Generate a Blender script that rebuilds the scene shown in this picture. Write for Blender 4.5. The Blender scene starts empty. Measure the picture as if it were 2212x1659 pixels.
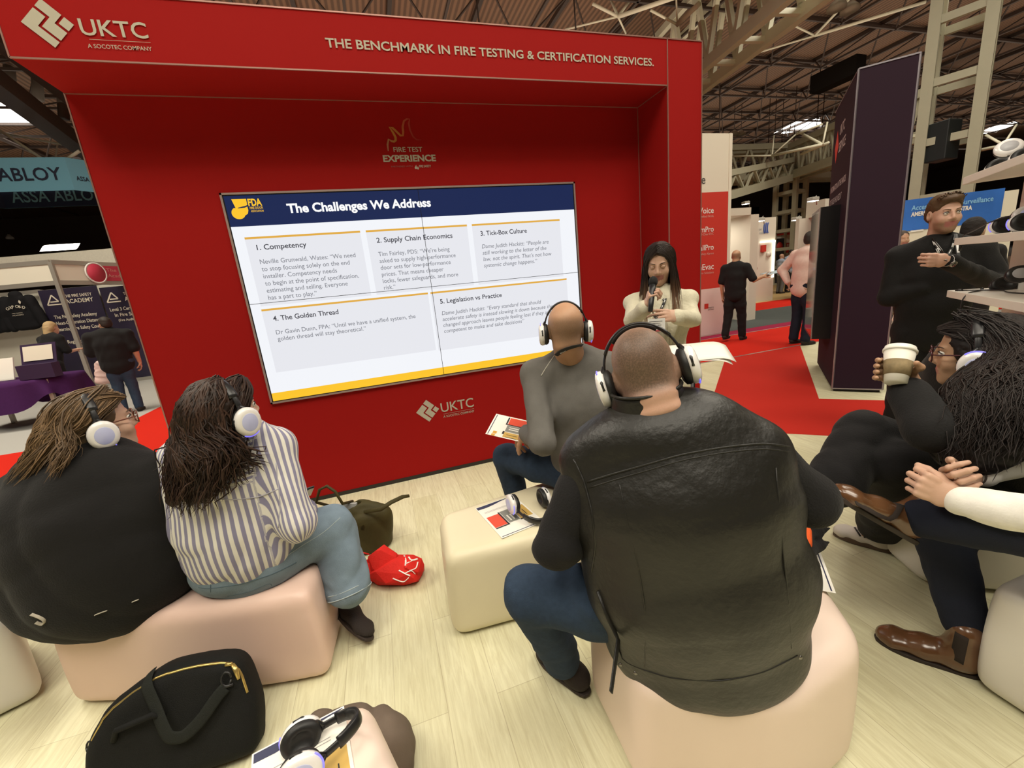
import bpy, bmesh, math, random
import numpy as np
from mathutils import Vector, Matrix
from mathutils.bvhtree import BVHTree
random.seed(7)
SC = bpy.context.scene
COL = SC.collection

# ------------------------------------------------------------------ camera
F_PX, PITCH, ROLL, YAW, CAM_H = 891.2356, 0.2349, -0.1024, 0.2880, 1.4342
IMG_W, IMG_H = 2212.0, 1659.0
_fw = np.array([math.sin(YAW)*math.cos(PITCH), math.cos(YAW)*math.cos(PITCH), -math.sin(PITCH)])
_r0 = np.array([math.cos(YAW), -math.sin(YAW), 0.0])
_u0 = np.cross(_r0, _fw)
_rt = math.cos(ROLL)*_r0 + math.sin(ROLL)*_u0
_up = -math.sin(ROLL)*_r0 + math.cos(ROLL)*_u0
CAM = np.array([0.0, 0.0, CAM_H])
cd = bpy.data.cameras.new('camera')
cd.sensor_width = 36.0
cd.lens = 36.0*F_PX/IMG_W
cd.clip_start = 0.05
cd.clip_end = 300
cam = bpy.data.objects.new('camera', cd)
COL.objects.link(cam)
M = Matrix.Identity(4)
for i in range(3):
    M[i][0] = _rt[i]; M[i][1] = _up[i]; M[i][2] = -_fw[i]; M[i][3] = CAM[i]
cam.matrix_world = M
SC.camera = cam

# ------------------------------------------------------------------ view, world, hall lamps, added ceiling fill
SC.view_settings.view_transform = 'Standard'
SC.view_settings.look = 'None'
SC.view_settings.exposure = 0.0
SC.view_settings.gamma = 1.0
SC.view_settings.use_curve_mapping = False
SC.cycles.use_denoising = True
SC.cycles.max_bounces = 6
SC.cycles.diffuse_bounces = 3
SC.cycles.glossy_bounces = 3
SC.cycles.transparent_max_bounces = 6
SC.cycles.sample_clamp_indirect = 4.0
w = bpy.data.worlds.new('hall_air'); SC.world = w
w.use_nodes = True
w.node_tree.nodes['Background'].inputs[0].default_value = (1.0, 0.93, 0.82, 1)
w.node_tree.nodes['Background'].inputs[1].default_value = 0.12
def area(name, loc, size, power, col=(1.0, 0.93, 0.80), target=None, sy=None):
    l = bpy.data.lights.new(name, 'AREA'); l.energy = power; l.color = col
    l.shape = 'RECTANGLE'; l.size = size; l.size_y = sy or size
    o = bpy.data.objects.new(name, l); COL.objects.link(o); o.location = loc
    d = Vector(target or (loc[0], loc[1], 0)) - Vector(loc)
    if d.length > 1e-6:
        o.rotation_euler = d.to_track_quat('-Z', 'Y').to_euler()
    return o
WARM = (1.0, 0.92, 0.77)
area('hall_lamp', (-3.2, -1.8, 8.5), 3.0, 360, WARM)
area('hall_lamp', (3.4, -1.6, 8.5), 3.0, 330, WARM)
area('hall_lamp', (0.2, -3.4, 8.0), 3.0, 260, WARM)
area('hall_lamp', (0.4, 1.0, 8.5), 3.0, 130, WARM)
area('hall_lamp', (7.5, 1.8, 8.5), 2.5, 260, WARM)
area('hall_lamp', (-7.0, 3.5, 8.5), 2.5, 260, WARM)
area('hall_lamp', (9.0, 4.4, 9.3), 3.0, 240, WARM)
area('hall_lamp', (-6.5, 7.0, 9.0), 3.0, 760, WARM)
area('hall_lamp', (15.0, 8.0, 9.2), 3.0, 620, WARM)
area('ceiling_bounce_fill', (3.0, 19.0, 9.4), 15.0, 900, (1.0, .84, .66), target=(3.0, 19.0, 11), sy=27.0)  # added upward fill, no real fittings: stands in for floor bounce on the roof
area('ceiling_bounce_fill', (21.0, 19.0, 9.4), 20.0, 1000, (1.0, .84, .66), target=(21.0, 19.0, 11), sy=27.0)
area('ceiling_bounce_fill', (-13.0, 19.0, 9.4), 16.0, 520, (1.0, .84, .66), target=(-13.0, 19.0, 11), sy=27.0)
area('ceiling_bounce_fill', (46.0, 20.0, 9.4), 26.0, 1100, (1.0, .84, .66), target=(46.0, 20.0, 11), sy=30.0)

# ------------------------------------------------------------------ geometry from sight lines (real planes, real distances)
def ray(u, v):
    return _fw + _rt*(u-1106.0)/F_PX - _up*(v-829.5)/F_PX
def gz(u, v, z=0.0):
    d = ray(u, v); return CAM + d*((z-CAM_H)/d[2])
def gy(u, v, y):
    d = ray(u, v); return CAM + d*(y/d[1])
def gx(u, v, x):
    d = ray(u, v); return CAM + d*(x/d[0])
def gd(u, v, dep):
    return CAM + ray(u, v)*dep
def gplane(u, v, p0, n):
    d = ray(u, v); n = np.array(n, float); return CAM + d*(((np.array(p0)-CAM)@n)/(d@n))
def nrm(v):
    v = np.array(v, float); return v/np.linalg.norm(v)

# ------------------------------------------------------------------ materials
def srgb(r, g, b):
    f = lambda c: (c/255/12.92) if c/255 <= 0.04045 else ((c/255+0.055)/1.055)**2.4
    return (f(r), f(g), f(b), 1.0)
_MATS = {}
def mat(name, col, rough=0.6, metal=0.0, bump=0.0, bscale=40.0, var=0.0, vscale=6.0, spec=0.5, emit=None, estr=0.0, sheen=0.0, coat=0.0, stretch=None, alpha=None, trans=0.0, sss=0.0):
    if name in _MATS: return _MATS[name]
    m = bpy.data.materials.new(name); m.use_nodes = True
    nt = m.node_tree; b = nt.nodes['Principled BSDF']
    b.inputs['Base Color'].default_value = col
    b.inputs['Roughness'].default_value = rough
    b.inputs['Metallic'].default_value = metal
    b.inputs['Specular IOR Level'].default_value = spec
    if sheen: b.inputs['Sheen Weight'].default_value = sheen
    if coat: b.inputs['Coat Weight'].default_value = coat; b.inputs['Coat Roughness'].default_value = 0.15
    if trans: b.inputs['Transmission Weight'].default_value = trans
    if alpha is not None: b.inputs['Alpha'].default_value = alpha
    if sss:
        b.inputs['Subsurface Weight'].default_value = sss
        b.inputs['Subsurface Radius'].default_value = (0.012, 0.006, 0.003)
    if emit is not None:
        b.inputs['Emission Color'].default_value = emit; b.inputs['Emission Strength'].default_value = estr
    if bump or var:
        tc = nt.nodes.new('ShaderNodeTexCoord'); src = tc.outputs['Object']
        if stretch:
            mp = nt.nodes.new('ShaderNodeMapping'); mp.inputs['Scale'].default_value = stretch
            nt.links.new(src, mp.inputs['Vector']); src = mp.outputs['Vector']
    if bump:
        n = nt.nodes.new('ShaderNodeTexNoise'); n.inputs['Scale'].default_value = bscale; n.inputs['Detail'].default_value = 5
        nt.links.new(src, n.inputs['Vector'])
        bp = nt.nodes.new('ShaderNodeBump'); bp.inputs['Strength'].default_value = bump; bp.inputs['Distance'].default_value = 0.01
        nt.links.new(n.outputs['Fac'], bp.inputs['Height']); nt.links.new(bp.outputs['Normal'], b.inputs['Normal'])
    if var:
        n2 = nt.nodes.new('ShaderNodeTexNoise'); n2.inputs['Scale'].default_value = vscale; n2.inputs['Detail'].default_value = 6
        nt.links.new(src, n2.inputs['Vector'])
        mx = nt.nodes.new('ShaderNodeMix'); mx.data_type = 'RGBA'
        mx.inputs['A'].default_value = tuple(c*(1-var) for c in col[:3])+(1,)
        mx.inputs['B'].default_value = tuple(min(1, c*(1+var)) for c in col[:3])+(1,)
        nt.links.new(n2.outputs['Fac'], mx.inputs['Factor']); nt.links.new(mx.outputs['Result'], b.inputs['Base Color'])
    _MATS[name] = m
    return m

# ------------------------------------------------------------------ mesh building
class MB:
    def __init__(s): s.v = []; s.f = []; s.m = []; s.mi = 0; s.smooth = []; s.sm = False
    def add(s, vs, fs):
        o = len(s.v); s.v.extend([tuple(float(c) for c in p) for p in vs])
        for f in fs: s.f.append(tuple(i+o for i in f)); s.m.append(s.mi); s.smooth.append(s.sm)
        return s
    def box(s, lo, hi, T=None):
        x0, y0, z0 = lo; x1, y1, z1 = hi
        vs = [(x0,y0,z0),(x1,y0,z0),(x1,y1,z0),(x0,y1,z0),(x0,y0,z1),(x1,y0,z1),(x1,y1,z1),(x0,y1,z1)]
        if T is not None: vs = [tuple(T @ Vector(p)) for p in vs]
        return s.add(vs, [(0,3,2,1),(4,5,6,7),(0,1,5,4),(1,2,6,5),(2,3,7,6),(3,0,4,7)])
    def quad(s, a, b, c, d): return s.add([a, b, c, d], [(0,1,2,3)])
    def poly(s, pts): return s.add(pts, [tuple(range(len(pts)))])
    def prism(s, pts, z0, z1):      # pts: xy outline, counter-clockwise
        n = len(pts)
        vs = [(p[0], p[1], z0) for p in pts] + [(p[0], p[1], z1) for p in pts]
        fs = [tuple(range(n))[::-1], tuple(range(n, 2*n))] + [(i, (i+1) % n, n+(i+1) % n, n+i) for i in range(n)]
        return s.add(vs, fs)
    def slab(s, pts, off):          # any planar outline pushed by vector off
        n = len(pts); off = np.array(off, float)
        vs = [tuple(p) for p in pts] + [tuple(np.array(p)+off) for p in pts]
        fs = [tuple(range(n))[::-1], tuple(range(n, 2*n))] + [(i, (i+1) % n, n+(i+1) % n, n+i) for i in range(n)]
        return s.add(vs, fs)
    def beam(s, a, b, wx, wz=None, up=(0,0,1)):   # rectangular bar
        a = np.array(a, float); b = np.array(b, float); wz = wz or wx
        d = nrm(b-a); u = np.array(up, float)
        if abs(d@u) > 0.98: u = np.array((1.0, 0, 0))
        x = nrm(np.cross(d, u)); z = np.cross(x, d)
        vs = []
        for p in (a, b):
            for sx, sz in ((-1,-1),(1,-1),(1,1),(-1,1)): vs.append(p + x*sx*wx/2 + z*sz*wz/2)
        return s.add(vs, [(3,2,1,0),(4,5,6,7),(0,1,5,4),(1,2,6,5),(2,3,7,6),(3,0,4,7)])
    def tube(s, pts, r, n=8, cap=True, flat=None, upv=None):
        pts = [np.array(p, float) for p in pts]; m = len(pts)
        rs = r if hasattr(r, '__len__') else [r]*m
        prev = None; vs = []
        for i in range(m):
            d = pts[min(i+1, m-1)] - pts[max(i-1, 0)]
            d = d/(np.linalg.norm(d)+1e-12)
            if prev is None:
                u = np.array(upv if upv is not None else ((0,0,1) if abs(d[2]) < .9 else (1,0,0)), float)
            else: u = prev
            u = u - d*(u@d); u = u/(np.linalg.norm(u)+1e-12); prev = u
            x = np.cross(d, u)
            fa = flat if flat else 1.0
            for k in range(n):
                t = 2*math.pi*k/n
                vs.append(pts[i] + (u*math.cos(t)*fa + x*math.sin(t))*rs[i])
        fs = []
        for i in range(m-1):
            for k in range(n):
                fs.append((i*n+k, i*n+(k+1) % n, (i+1)*n+(k+1) % n, (i+1)*n+k))
        if cap: fs.append(tuple(range(n))[::-1]); fs.append(tuple(range((m-1)*n, m*n)))
        o = s.sm; s.sm = True; s.add(vs, fs); s.sm = o
        return s
    def lathe(s, prof, n=24, T=None, closed=False):    # profile (r, z) round z
        vs = []; m = len(prof)
        for r, z in prof:
            for k in range(n):
                t = 2*math.pi*k/n; vs.append(Vector((r*math.cos(t), r*math.sin(t), z)))
        if T is not None: vs = [T @ p for p in vs]
        fs = []
        for i in range(m-1 if not closed else m):
            j = (i+1) % m
            for k in range(n): fs.append((i*n+k, i*n+(k+1) % n, j*n+(k+1) % n, j*n+k))
        if not closed:
            if prof[0][0] > 1e-6: fs.append(tuple(range(n))[::-1])
            if prof[-1][0] > 1e-6: fs.append(tuple(range((m-1)*n, m*n)))
        o = s.sm; s.sm = True; s.add(vs, fs); s.sm = o
        return s
    def ellipsoid(s, c, r, R=None, nu=16, nv=10):
        prof = []
        c = np.array(c, float); vs = []
        for i in range(nv+1):
            a = math.pi*i/nv
            for k in range(nu):
                t = 2*math.pi*k/nu
                p = np.array((r[0]*math.sin(a)*math.cos(t), r[1]*math.sin(a)*math.sin(t), -r[2]*math.cos(a)))
                if R is not None: p = np.array(R) @ p
                vs.append(c+p)
        fs = []
        for i in range(nv):
            for k in range(nu): fs.append((i*nu+k, i*nu+(k+1) % nu, (i+1)*nu+(k+1) % nu, (i+1)*nu+k))
        o = s.sm; s.sm = True; s.add(vs, fs); s.sm = o
        return s
    def rgrid(s, fn, nu, nv, closeu=False):   # parametric surface
        vs = [fn(i/nu, j/nv) for j in range(nv+1) for i in range(nu+1)]
        fs = [(j*(nu+1)+i, j*(nu+1)+i+1, (j+1)*(nu+1)+i+1, (j+1)*(nu+1)+i) for j in range(nv) for i in range(nu)]
        o = s.sm; s.sm = True; s.add(vs, fs); s.sm = o
        return s
    def build(s, name, mats, parent=None, bevel=0, seg=2, solid=0, sub=0, merge=False):
        me = bpy.data.meshes.new(name)
        me.from_pydata(s.v, [], s.f)
        for m in (mats if isinstance(mats, (list, tuple)) else [mats]): me.materials.append(m)
        me.polygons.foreach_set('material_index', s.m)
        me.polygons.foreach_set('use_smooth', s.smooth)
        if merge:
            bm = bmesh.new(); bm.from_mesh(me); bmesh.ops.remove_doubles(bm, verts=bm.verts, dist=1e-5); bm.to_mesh(me); bm.free()
        me.update()
        o = bpy.data.objects.new(name, me); COL.objects.link(o)
        if parent is not None: o.parent = parent
        if solid:
            md = o.modifiers.new('solid', 'SOLIDIFY'); md.thickness = solid
        if bevel:
            md = o.modifiers.new('bevel', 'BEVEL'); md.width = bevel; md.segments = seg; md.limit_method = 'ANGLE'
        if sub:
            md = o.modifiers.new('sub', 'SUBSURF'); md.levels = sub; md.render_levels = sub
        return o

def tag(o, label=None, cat=None, group=None, kind=None):
    if label: o['label'] = label
    if cat: o['category'] = cat
    if group: o['group'] = group
    if kind: o['kind'] = kind
    return o
def thing(name, label, cat, loc=(0,0,0), group=None, rot=None):
    o = bpy.data.objects.new(name, None); COL.objects.link(o)
    o.empty_display_size = 0.1; o.location = loc
    if rot is not None: o.rotation_euler = rot
    return tag(o, label, cat, group, 'thing')
def rebase(root, loc):
    """children were built in world space: keep them there while the root sits at loc"""
    root.location = loc
    for c in root.children: c.location = Vector(c.location) - Vector(loc)

# ------------------------------------------------------------------ lettering
def text_mesh(mb, body, origin, xd, yd, x0=None, x1=None, size=None, align='L', bold=0.0, shear=0.0, z=0.0, height=None, xh=None):
    """flat letters on the plane through origin (xd right, yd up); x0..x1 sets the exact span, height the cap height"""
    c = bpy.data.curves.new('lettering', 'FONT'); c.body = body; c.size = 1.0; c.offset = bold; c.shear = shear
    c.resolution_u = 3
    o = bpy.data.objects.new('lettering', c); COL.objects.link(o)
    dg = bpy.context.evaluated_depsgraph_get()
    me = bpy.data.meshes.new_from_object(o.evaluated_get(dg))
    co = np.array([v.co[:] for v in me.vertices]); fs = [tuple(p.vertices) for p in me.polygons]
    bpy.data.objects.remove(o); bpy.data.curves.remove(c); bpy.data.meshes.remove(me)
    if len(co) == 0: return
    mn, mx = co[:, 0].min(), co[:, 0].max()
    sy = size if size else (height/0.72)
    if x0 is not None and x1 is not None: sx = (x1-x0)/(mx-mn)
    else: sx = sy
    if x0 is None: x0 = {'L': 0, 'C': -(mx-mn)*sx/2, 'R': -(mx-mn)*sx}[align]
    X = (co[:, 0]-mn)*sx + x0; Y = co[:, 1]*sy
    xd = np.array(xd, float); yd = np.array(yd, float); n = np.cross(xd, yd)
    P = np.array(origin, float) + X[:, None]*xd + Y[:, None]*yd + n*z
    mb.add(P, fs)
# ================================================================== large structure: floor, carpets, stage wall
YB, YF, XL, XR, XC, ZS, ZT = 3.1899, 2.8262, -1.4488, 2.2198, 2.5177, 2.7025, 2.9919

def wood_floor():
    m = bpy.data.materials.new('pale_oak_planks'); m.use_nodes = True
    nt = m.node_tree; b = nt.nodes['Principled BSDF']; N = nt.nodes.new; L = nt.links.new
    tc = N('ShaderNodeTexCoord')
    mp = N('ShaderNodeMapping'); mp.inputs['Rotation'].default_value = (0, 0, math.pi/2)
    L(tc.outputs['Object'], mp.inputs['Vector'])
    br = N('ShaderNodeTexBrick'); br.inputs['Scale'].default_value = 1.0
    br.inputs['Brick Width'].default_value = 1.2; br.inputs['Row Height'].default_value = 0.18
    br.inputs['Mortar Size'].default_value = 0.0012; br.inputs['Mortar Smooth'].default_value = 0.1
    br.inputs['Color1'].default_value = (0.67, 0.645, 0.43, 1); br.inputs['Color2'].default_value = (0.74, 0.72, 0.505, 1)
    br.inputs['Mortar'].default_value = (0.52, 0.48, 0.31, 1); br.offset = 0.37
    L(mp.outputs['Vector'], br.inputs['Vector'])
    mp2 = N('ShaderNodeMapping'); mp2.inputs['Scale'].default_value = (9, 0.7, 1)
    L(tc.outputs['Object'], mp2.inputs['Vector'])
    no = N('ShaderNodeTexNoise'); no.inputs['Scale'].default_value = 6; no.inputs['Detail'].default_value = 8; no.inputs['Roughness'].default_value = 0.65; no.inputs['Distortion'].default_value = 1.2
    L(mp2.outputs['Vector'], no.inputs['Vector'])
    cr = N('ShaderNodeValToRGB'); cr.color_ramp.elements[0].position = 0.32; cr.color_ramp.elements[0].color = (0.80, 0.76, 0.68, 1)
    cr.color_ramp.elements[1].position = 0.62; cr.color_ramp.elements[1].color = (1.06, 1.06, 1.06, 1)
    L(no.outputs['Fac'], cr.inputs['Fac'])
    mx = N('ShaderNodeMix'); mx.data_type = 'RGBA'; mx.blend_type = 'MULTIPLY'; mx.inputs['Factor'].default_value = 0.75
    L(br.outputs['Color'], mx.inputs['A']); L(cr.outputs['Color'], mx.inputs['B'])
    L(mx.outputs['Result'], b.inputs['Base Color'])
    b.inputs['Roughness'].default_value = 0.42; b.inputs['Specular IOR Level'].default_value = 0.35
    bp = N('ShaderNodeBump'); bp.inputs['Strength'].default_value = 0.05; L(no.outputs['Fac'], bp.inputs['Height']); L(bp.outputs['Normal'], b.inputs['Normal'])
    return m
OAK = wood_floor()
def carpet(name, col):
    return mat(name, col, rough=0.95, bump=0.35, bscale=420, var=0.10, vscale=300, spec=0.1)
RED_AISLE = carpet('bright_red_carpet', (0.60, 0.022, 0.011, 1))
RED_STAND = carpet('stand_red_carpet', (0.52, 0.030, 0.020, 1))
GREY_CARPET = carpet('grey_carpet', (0.42, 0.41, 0.38, 1))
DARKGREY_CARPET = carpet('charcoal_carpet', (0.085, 0.095, 0.09, 1))
MAGENTA_CARPET = carpet('magenta_carpet', (0.30, 0.02, 0.06, 1))

HALL = mat('hall_concrete', (0.30, 0.285, 0.26, 1), rough=0.85, var=0.15, vscale=2)
b = MB(); b.box((-45, -25, -0.2), (80, 60, -0.012)); tag(b.build('floor', HALL), kind='structure')
b = MB(); b.box((-9, -14, -0.012), (11, 5.0, 0.0)); tag(b.build('floor_stand', OAK), kind='structure')
b = MB(); b.prism([(-30, 5.0), (30, 5.0), (30, 6.62), (5, 6.62), (5, 24), (-3.85, 24), (-3.85, 6.62), (-30, 6.62)], -0.012, 0.001)
b.prism([(10.4, 9.4), (30, 9.4), (30, 11.1), (10.4, 11.1)], -0.012, 0.001)
tag(b.build('floor_aisle_carpet', RED_AISLE), kind='structure')
b = MB(); b.prism([(-30, 6.62), (-3.85, 6.62), (-3.85, 40), (-30, 40)], -0.012, 0.0); tag(b.build('floor_booth_grey', GREY_CARPET), kind='structure')
b = MB(); b.prism([(5, 6.62), (30, 6.62), (30, 7.05), (5, 7.05)], -0.012, 0.0015); tag(b.build('floor_booth_magenta', MAGENTA_CARPET), kind='structure')
b = MB(); b.prism([(5, 7.05), (30, 7.05), (30, 9.4), (5, 9.4)], -0.012, 0.0012); tag(b.build('floor_booth_charcoal', DARKGREY_CARPET), kind='structure')
b = MB(); b.prism([(10.4, 11.1), (40, 11.1), (40, 24), (10.4, 24)], -0.012, 0.0012); tag(b.build('floor_far_wood', mat('far_honey_wood', (0.62, 0.42, 0.18, 1), rough=0.4, var=0.1)), kind='structure')
# the stand's own red walkway, laid at 45 degrees over the planks
c2 = (2.594, 2.87)
b = MB()
b.prism([(4.93, 5.0), c2, (3.079, 2.423), (3.338, 2.184), (5.2, 0.47), (6.1, 1.0), (4.087, 2.928), (6.46, 5.0)], -0.001, 0.004)
tag(b.build('floor_stand_walkway', RED_STAND), kind='structure')
STEEL = mat('brushed_aluminium', (0.62, 0.60, 0.57, 1), rough=0.35, metal=0.9)
b = MB(); b.box((-9, 4.985, -0.002), (11, 5.02, 0.007)); b.box((5, 6.60, 0.0), (30, 6.63, 0.008)); tag(b.build('trim_1', STEEL), kind='structure')

# ---------------- stage wall
RED_FABRIC = mat('red_tension_fabric', (0.315, 0.0062, 0.0052, 1), rough=0.8, bump=0.08, bscale=600, spec=0.15)
RED_TRIM = mat('pinkish_aluminium_edge', (0.42, 0.23, 0.19, 1), rough=0.4, metal=0.6)
WHITE_INK = mat('white_print', (0.46, 0.42, 0.33, 1), rough=0.7)
BLACK_KICK = mat('black_kickboard', (0.018, 0.014, 0.012, 1), rough=0.6)
stage = thing('exhibition_backdrop', 'tall red exhibition wall with overhanging header framing a big screen', 'display wall', (0.4, YB, 0))
b = MB(); b.box((XL, YB, 0.03), (XC, YB+0.12, ZT)); b.build('back_panel', RED_FABRIC, stage)
b = MB(); b.box((XL, YF, ZS), (XR, YB, ZT)); b.build('header', RED_FABRIC, stage)
b = MB(); b.box((XR, YF, 0.03), (XC, YB, ZT)); b.build('side_column', RED_FABRIC, stage)
b = MB(); b.box((XL+.01, YB-0.004, 0), (XR, YB+0.1, 0.03)); b.box((XR, YF, 0), (XC-.01, YB, 0.03)); b.build('kickboard', BLACK_KICK, stage)
b = MB(); t = 0.0035
def edge(a, c): b.beam(a, c, t*2, t*2)
e = 0.001
for zz in (ZS, ZT): edge((XL, YF-e, zz), (XR if zz == ZS else XC, YF-e, zz))
edge((XR, YF-e, 0.03), (XR, YF-e, ZT)); edge((XC, YF-e, 0.03), (XC, YF-e, ZT)); edge((XL, YF-e, ZS), (XL, YF-e, ZT))
edge((XL, YB-e, ZS-e), (XR, YB-e, ZS-e)); edge((XR-e, YB-e, 0.03), (XR-e, YB-e, ZS)); edge((XL, YB-e, 0.03), (XL, YB-e, ZS)); edge((XR-e, YF, ZS-e), (XR-e, YB, ZS-e))
b.build('edge_trim', RED_TRIM, stage)

def uktc_emblem(mb, cx, cz, R, y):
    """tilted square emblem of three stepped bands, R = half diagonal; local axes run along the square's sides"""
    s = R*math.sqrt(2)               # side
    def P(a, c):                     # a,c in 0..1: a runs down-right, c runs up-right from the left corner
        x = cx - R + (a + c)*R; z = cz + (c - a)*R
        return (x, y, z)
    g = 0.055
    shapes = [
        # lower-left band, an L seen on its corner
        [(0, 0), (1.0, 0), (1.0, .235), (.36, .235), (.36, .36), (.36, .62), (0, .62)],
        # middle stepped band
        [(.0, .70), (.0, 1.0), (.30, 1.0), (.62, 1.0), (.62, .78), (.62, .64), (1.0, .64), (1.0, .305), (.44, .305), (.44, .70)],
        # small tile
        [(.70, .72), (1.0, .72), (1.0, 1.0), (.70, 1.0)],
    ]
    for sh in shapes:
        mb.add([P(a, c) for a, c in sh], [tuple(range(len(sh)))])
X_, Z_ = (1, 0, 0), (0, 0, 1)
yh = YF-0.0045
b = MB(); text_mesh(b, 'UKTC', (0, yh, 2.811), X_, Z_, x0=-1.143, x1=-0.869, height=0.070, bold=0.012)
text_mesh(b, 'A SOCOTEC COMPANY', (0, yh, 2.757), X_, Z_, x0=-1.132, x1=-0.869, height=0.018, bold=0.004)
b.box((-1.118, yh-0.001, 2.7925), (-0.867, yh, 2.7938))
b.build('header_lettering', WHITE_INK, stage)
b = MB(); text_mesh(b, 'THE BENCHMARK IN FIRE TESTING & CERTIFICATION SERVICES.', (0, yh, 2.8185), X_, Z_, x0=-0.037, x1=2.104, height=0.046, bold=0.018)
b.build('slogan_lettering', WHITE_INK, stage)
b = MB(); uktc_emblem(b, -1.262, 2.850, 0.100, yh); b.build('header_emblem', WHITE_INK, stage)
yb = YB-0.003
b = MB(); text_mesh(b, 'UKTC', (0, yb, 0.508), X_, Z_, x0=0.338, x1=0.604, height=0.078, bold=0.006)
text_mesh(b, 'A SOCOTEC COMPANY', (0, yb, 0.4605), X_, Z_, x0=0.349, x1=0.602, height=0.019, bold=0.002)
b.box((0.352, yb-0.001, 0.490), (0.602, yb, 0.4912))
b.build('lower_lettering', WHITE_INK, stage)
b = MB(); uktc_emblem(b, 0.234, 0.541, 0.090, yb); b.build('lower_emblem', WHITE_INK, stage)
FAINT = mat('faint_print', (0.26, 0.08, 0.065, 1), rough=0.7)
b = MB(); text_mesh(b, 'FIRE TEST', (0, yb, 2.394), X_, Z_, x0=0.274, x1=0.470, height=0.031, bold=0.012)
text_mesh(b, 'EXPERIENCE', (0, yb, 2.334), X_, Z_, x0=0.196, x1=0.556, height=0.041, bold=0.035)
b.mi = 1
text_mesh(b, 'PARTNERED WITH', (0, yb, 2.297), X_, Z_, x0=0.242, x1=0.386, height=0.011)
b.mi = 0
text_mesh(b, 'FIRE SAFETY', (0, yb, 2.294), X_, Z_, x0=0.433, x1=0.514, height=0.015, bold=0.01)
for cx, cz, r, sl in ((0.408, 2.291, 0.0075, .3), (0.422, 2.287, 0.006, .1)):
    pts = [(cx+r*math.sin(q), yb, cz-r*math.cos(q)) if abs(q) < 2.4 else (cx+sl*r*2, yb, cz+2.6*r) for q in np.linspace(-2.5, 2.5, 14)]
    b.poly(pts)
b.build('experience_lettering', [WHITE_INK, FAINT], stage)
def flame_mat():
    m = bpy.data.materials.new('flame_gold_print'); m.use_nodes = True; nt = m.node_tree; p = nt.nodes['Principled BSDF']
    at = nt.nodes.new('ShaderNodeAttribute'); at.attribute_name = 'along'
    cr = nt.nodes.new('ShaderNodeValToRGB'); el = cr.color_ramp.elements
    el[0].position = 0.0; el[0].color = (0.42, 0.17, 0.10, 1); el[1].position = 1.0; el[1].color = (0.315, 0.0062, 0.0052, 1)
    for pos, c in ((0.25, (0.46, 0.20, 0.03, 1)), (0.45, (0.46, 0.17, 0.03, 1)), (0.72, (0.42, 0.06, 0.03, 1))):
        x = el.new(pos); x.color = c
    nt.links.new(at.outputs['Fac'], cr.inputs['Fac']); nt.links.new(cr.outputs['Color'], p.inputs['Base Color']); p.inputs['Roughness'].default_value = .7
    return m
fl = [(0.238,2.400),(0.240,2.44),(0.252,2.472),(0.268,2.462),(0.285,2.458),(0.298,2.466),(0.300,2.485),(0.288,2.515),(0.268,2.549),(0.290,2.542),(0.312,2.520),(0.335,2.496),(0.352,2.496),(0.356,2.515),(0.358,2.55),(0.372,2.585),(0.392,2.597),(0.412,2.598),(0.402,2.57),(0.404,2.53),(0.418,2.49),(0.440,2.470),(0.472,2.468)]
wd = [.003,.006,.006,.006,.007,.008,.008,.007,.003,.007,.007,.007,.006,.007,.007,.006,.005,.003,.006,.006,.005,.004,.002]
b = MB(); vs = []; fs = []
for i, p in enumerate(fl):
    q0 = fl[max(i-1, 0)]; q1 = fl[min(i+1, len(fl)-1)]
    d = nrm((q1[0]-q0[0], q1[1]-q0[1])); n = (-d[1], d[0])
    vs += [(p[0]+n[0]*wd[i], yb, p[1]+n[1]*wd[i]), (p[0]-n[0]*wd[i], yb, p[1]-n[1]*wd[i])]
    if i: fs.append((2*i-2, 2*i-1, 2*i+1, 2*i))
b.add(vs, fs); o = b.build('flame_emblem', flame_mat(), stage)
at = o.data.attributes.new('along', 'FLOAT', 'POINT')
at.data.foreach_set('value', [i/(len(fl)-1) for i in range(len(fl)) for _ in (0, 1)])
rebase(stage, (0.4, YB, 0))

# ---------------- video wall: two by two displays showing one slide
SX, SZ, SW = -0.8215, 0.7934, 2.44
SH = SW*9/16
def glow(name, rgb, s=1.0):
    c = srgb(*rgb)
    return mat(name, (0.005, 0.005, 0.006, 1), rough=0.35, emit=c, estr=s, spec=0.2)
screen = thing('display_screen', 'large wall screen made of four displays showing a white and navy slide', 'screen', (SX+SW/2, YB, SZ))
ys = YB-0.012
BEZEL = mat('black_bezel', (0.01, 0.01, 0.011, 1), rough=0.4)
FRAME = mat('satin_frame', (0.46, 0.34, 0.31, 1), rough=0.4, metal=0.5)
b = MB(); f_ = 0.012
for lo, hi in (((SX, SZ), (SX+SW, SZ+f_)), ((SX, SZ+SH-f_), (SX+SW, SZ+SH)), ((SX, SZ), (SX+f_, SZ+SH)), ((SX+SW-f_, SZ), (SX+SW, SZ+SH))):
    b.box((lo[0], YB-0.020, lo[1]), (hi[0], YB, hi[1]))
b.build('screen_frame', FRAME, screen)
ix0, ix1, iz0, iz1 = SX+f_, SX+SW-f_, SZ+f_, SZ+SH-f_
mx_, mz_ = (ix0+ix1)/2, (iz0+iz1)/2
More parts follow.
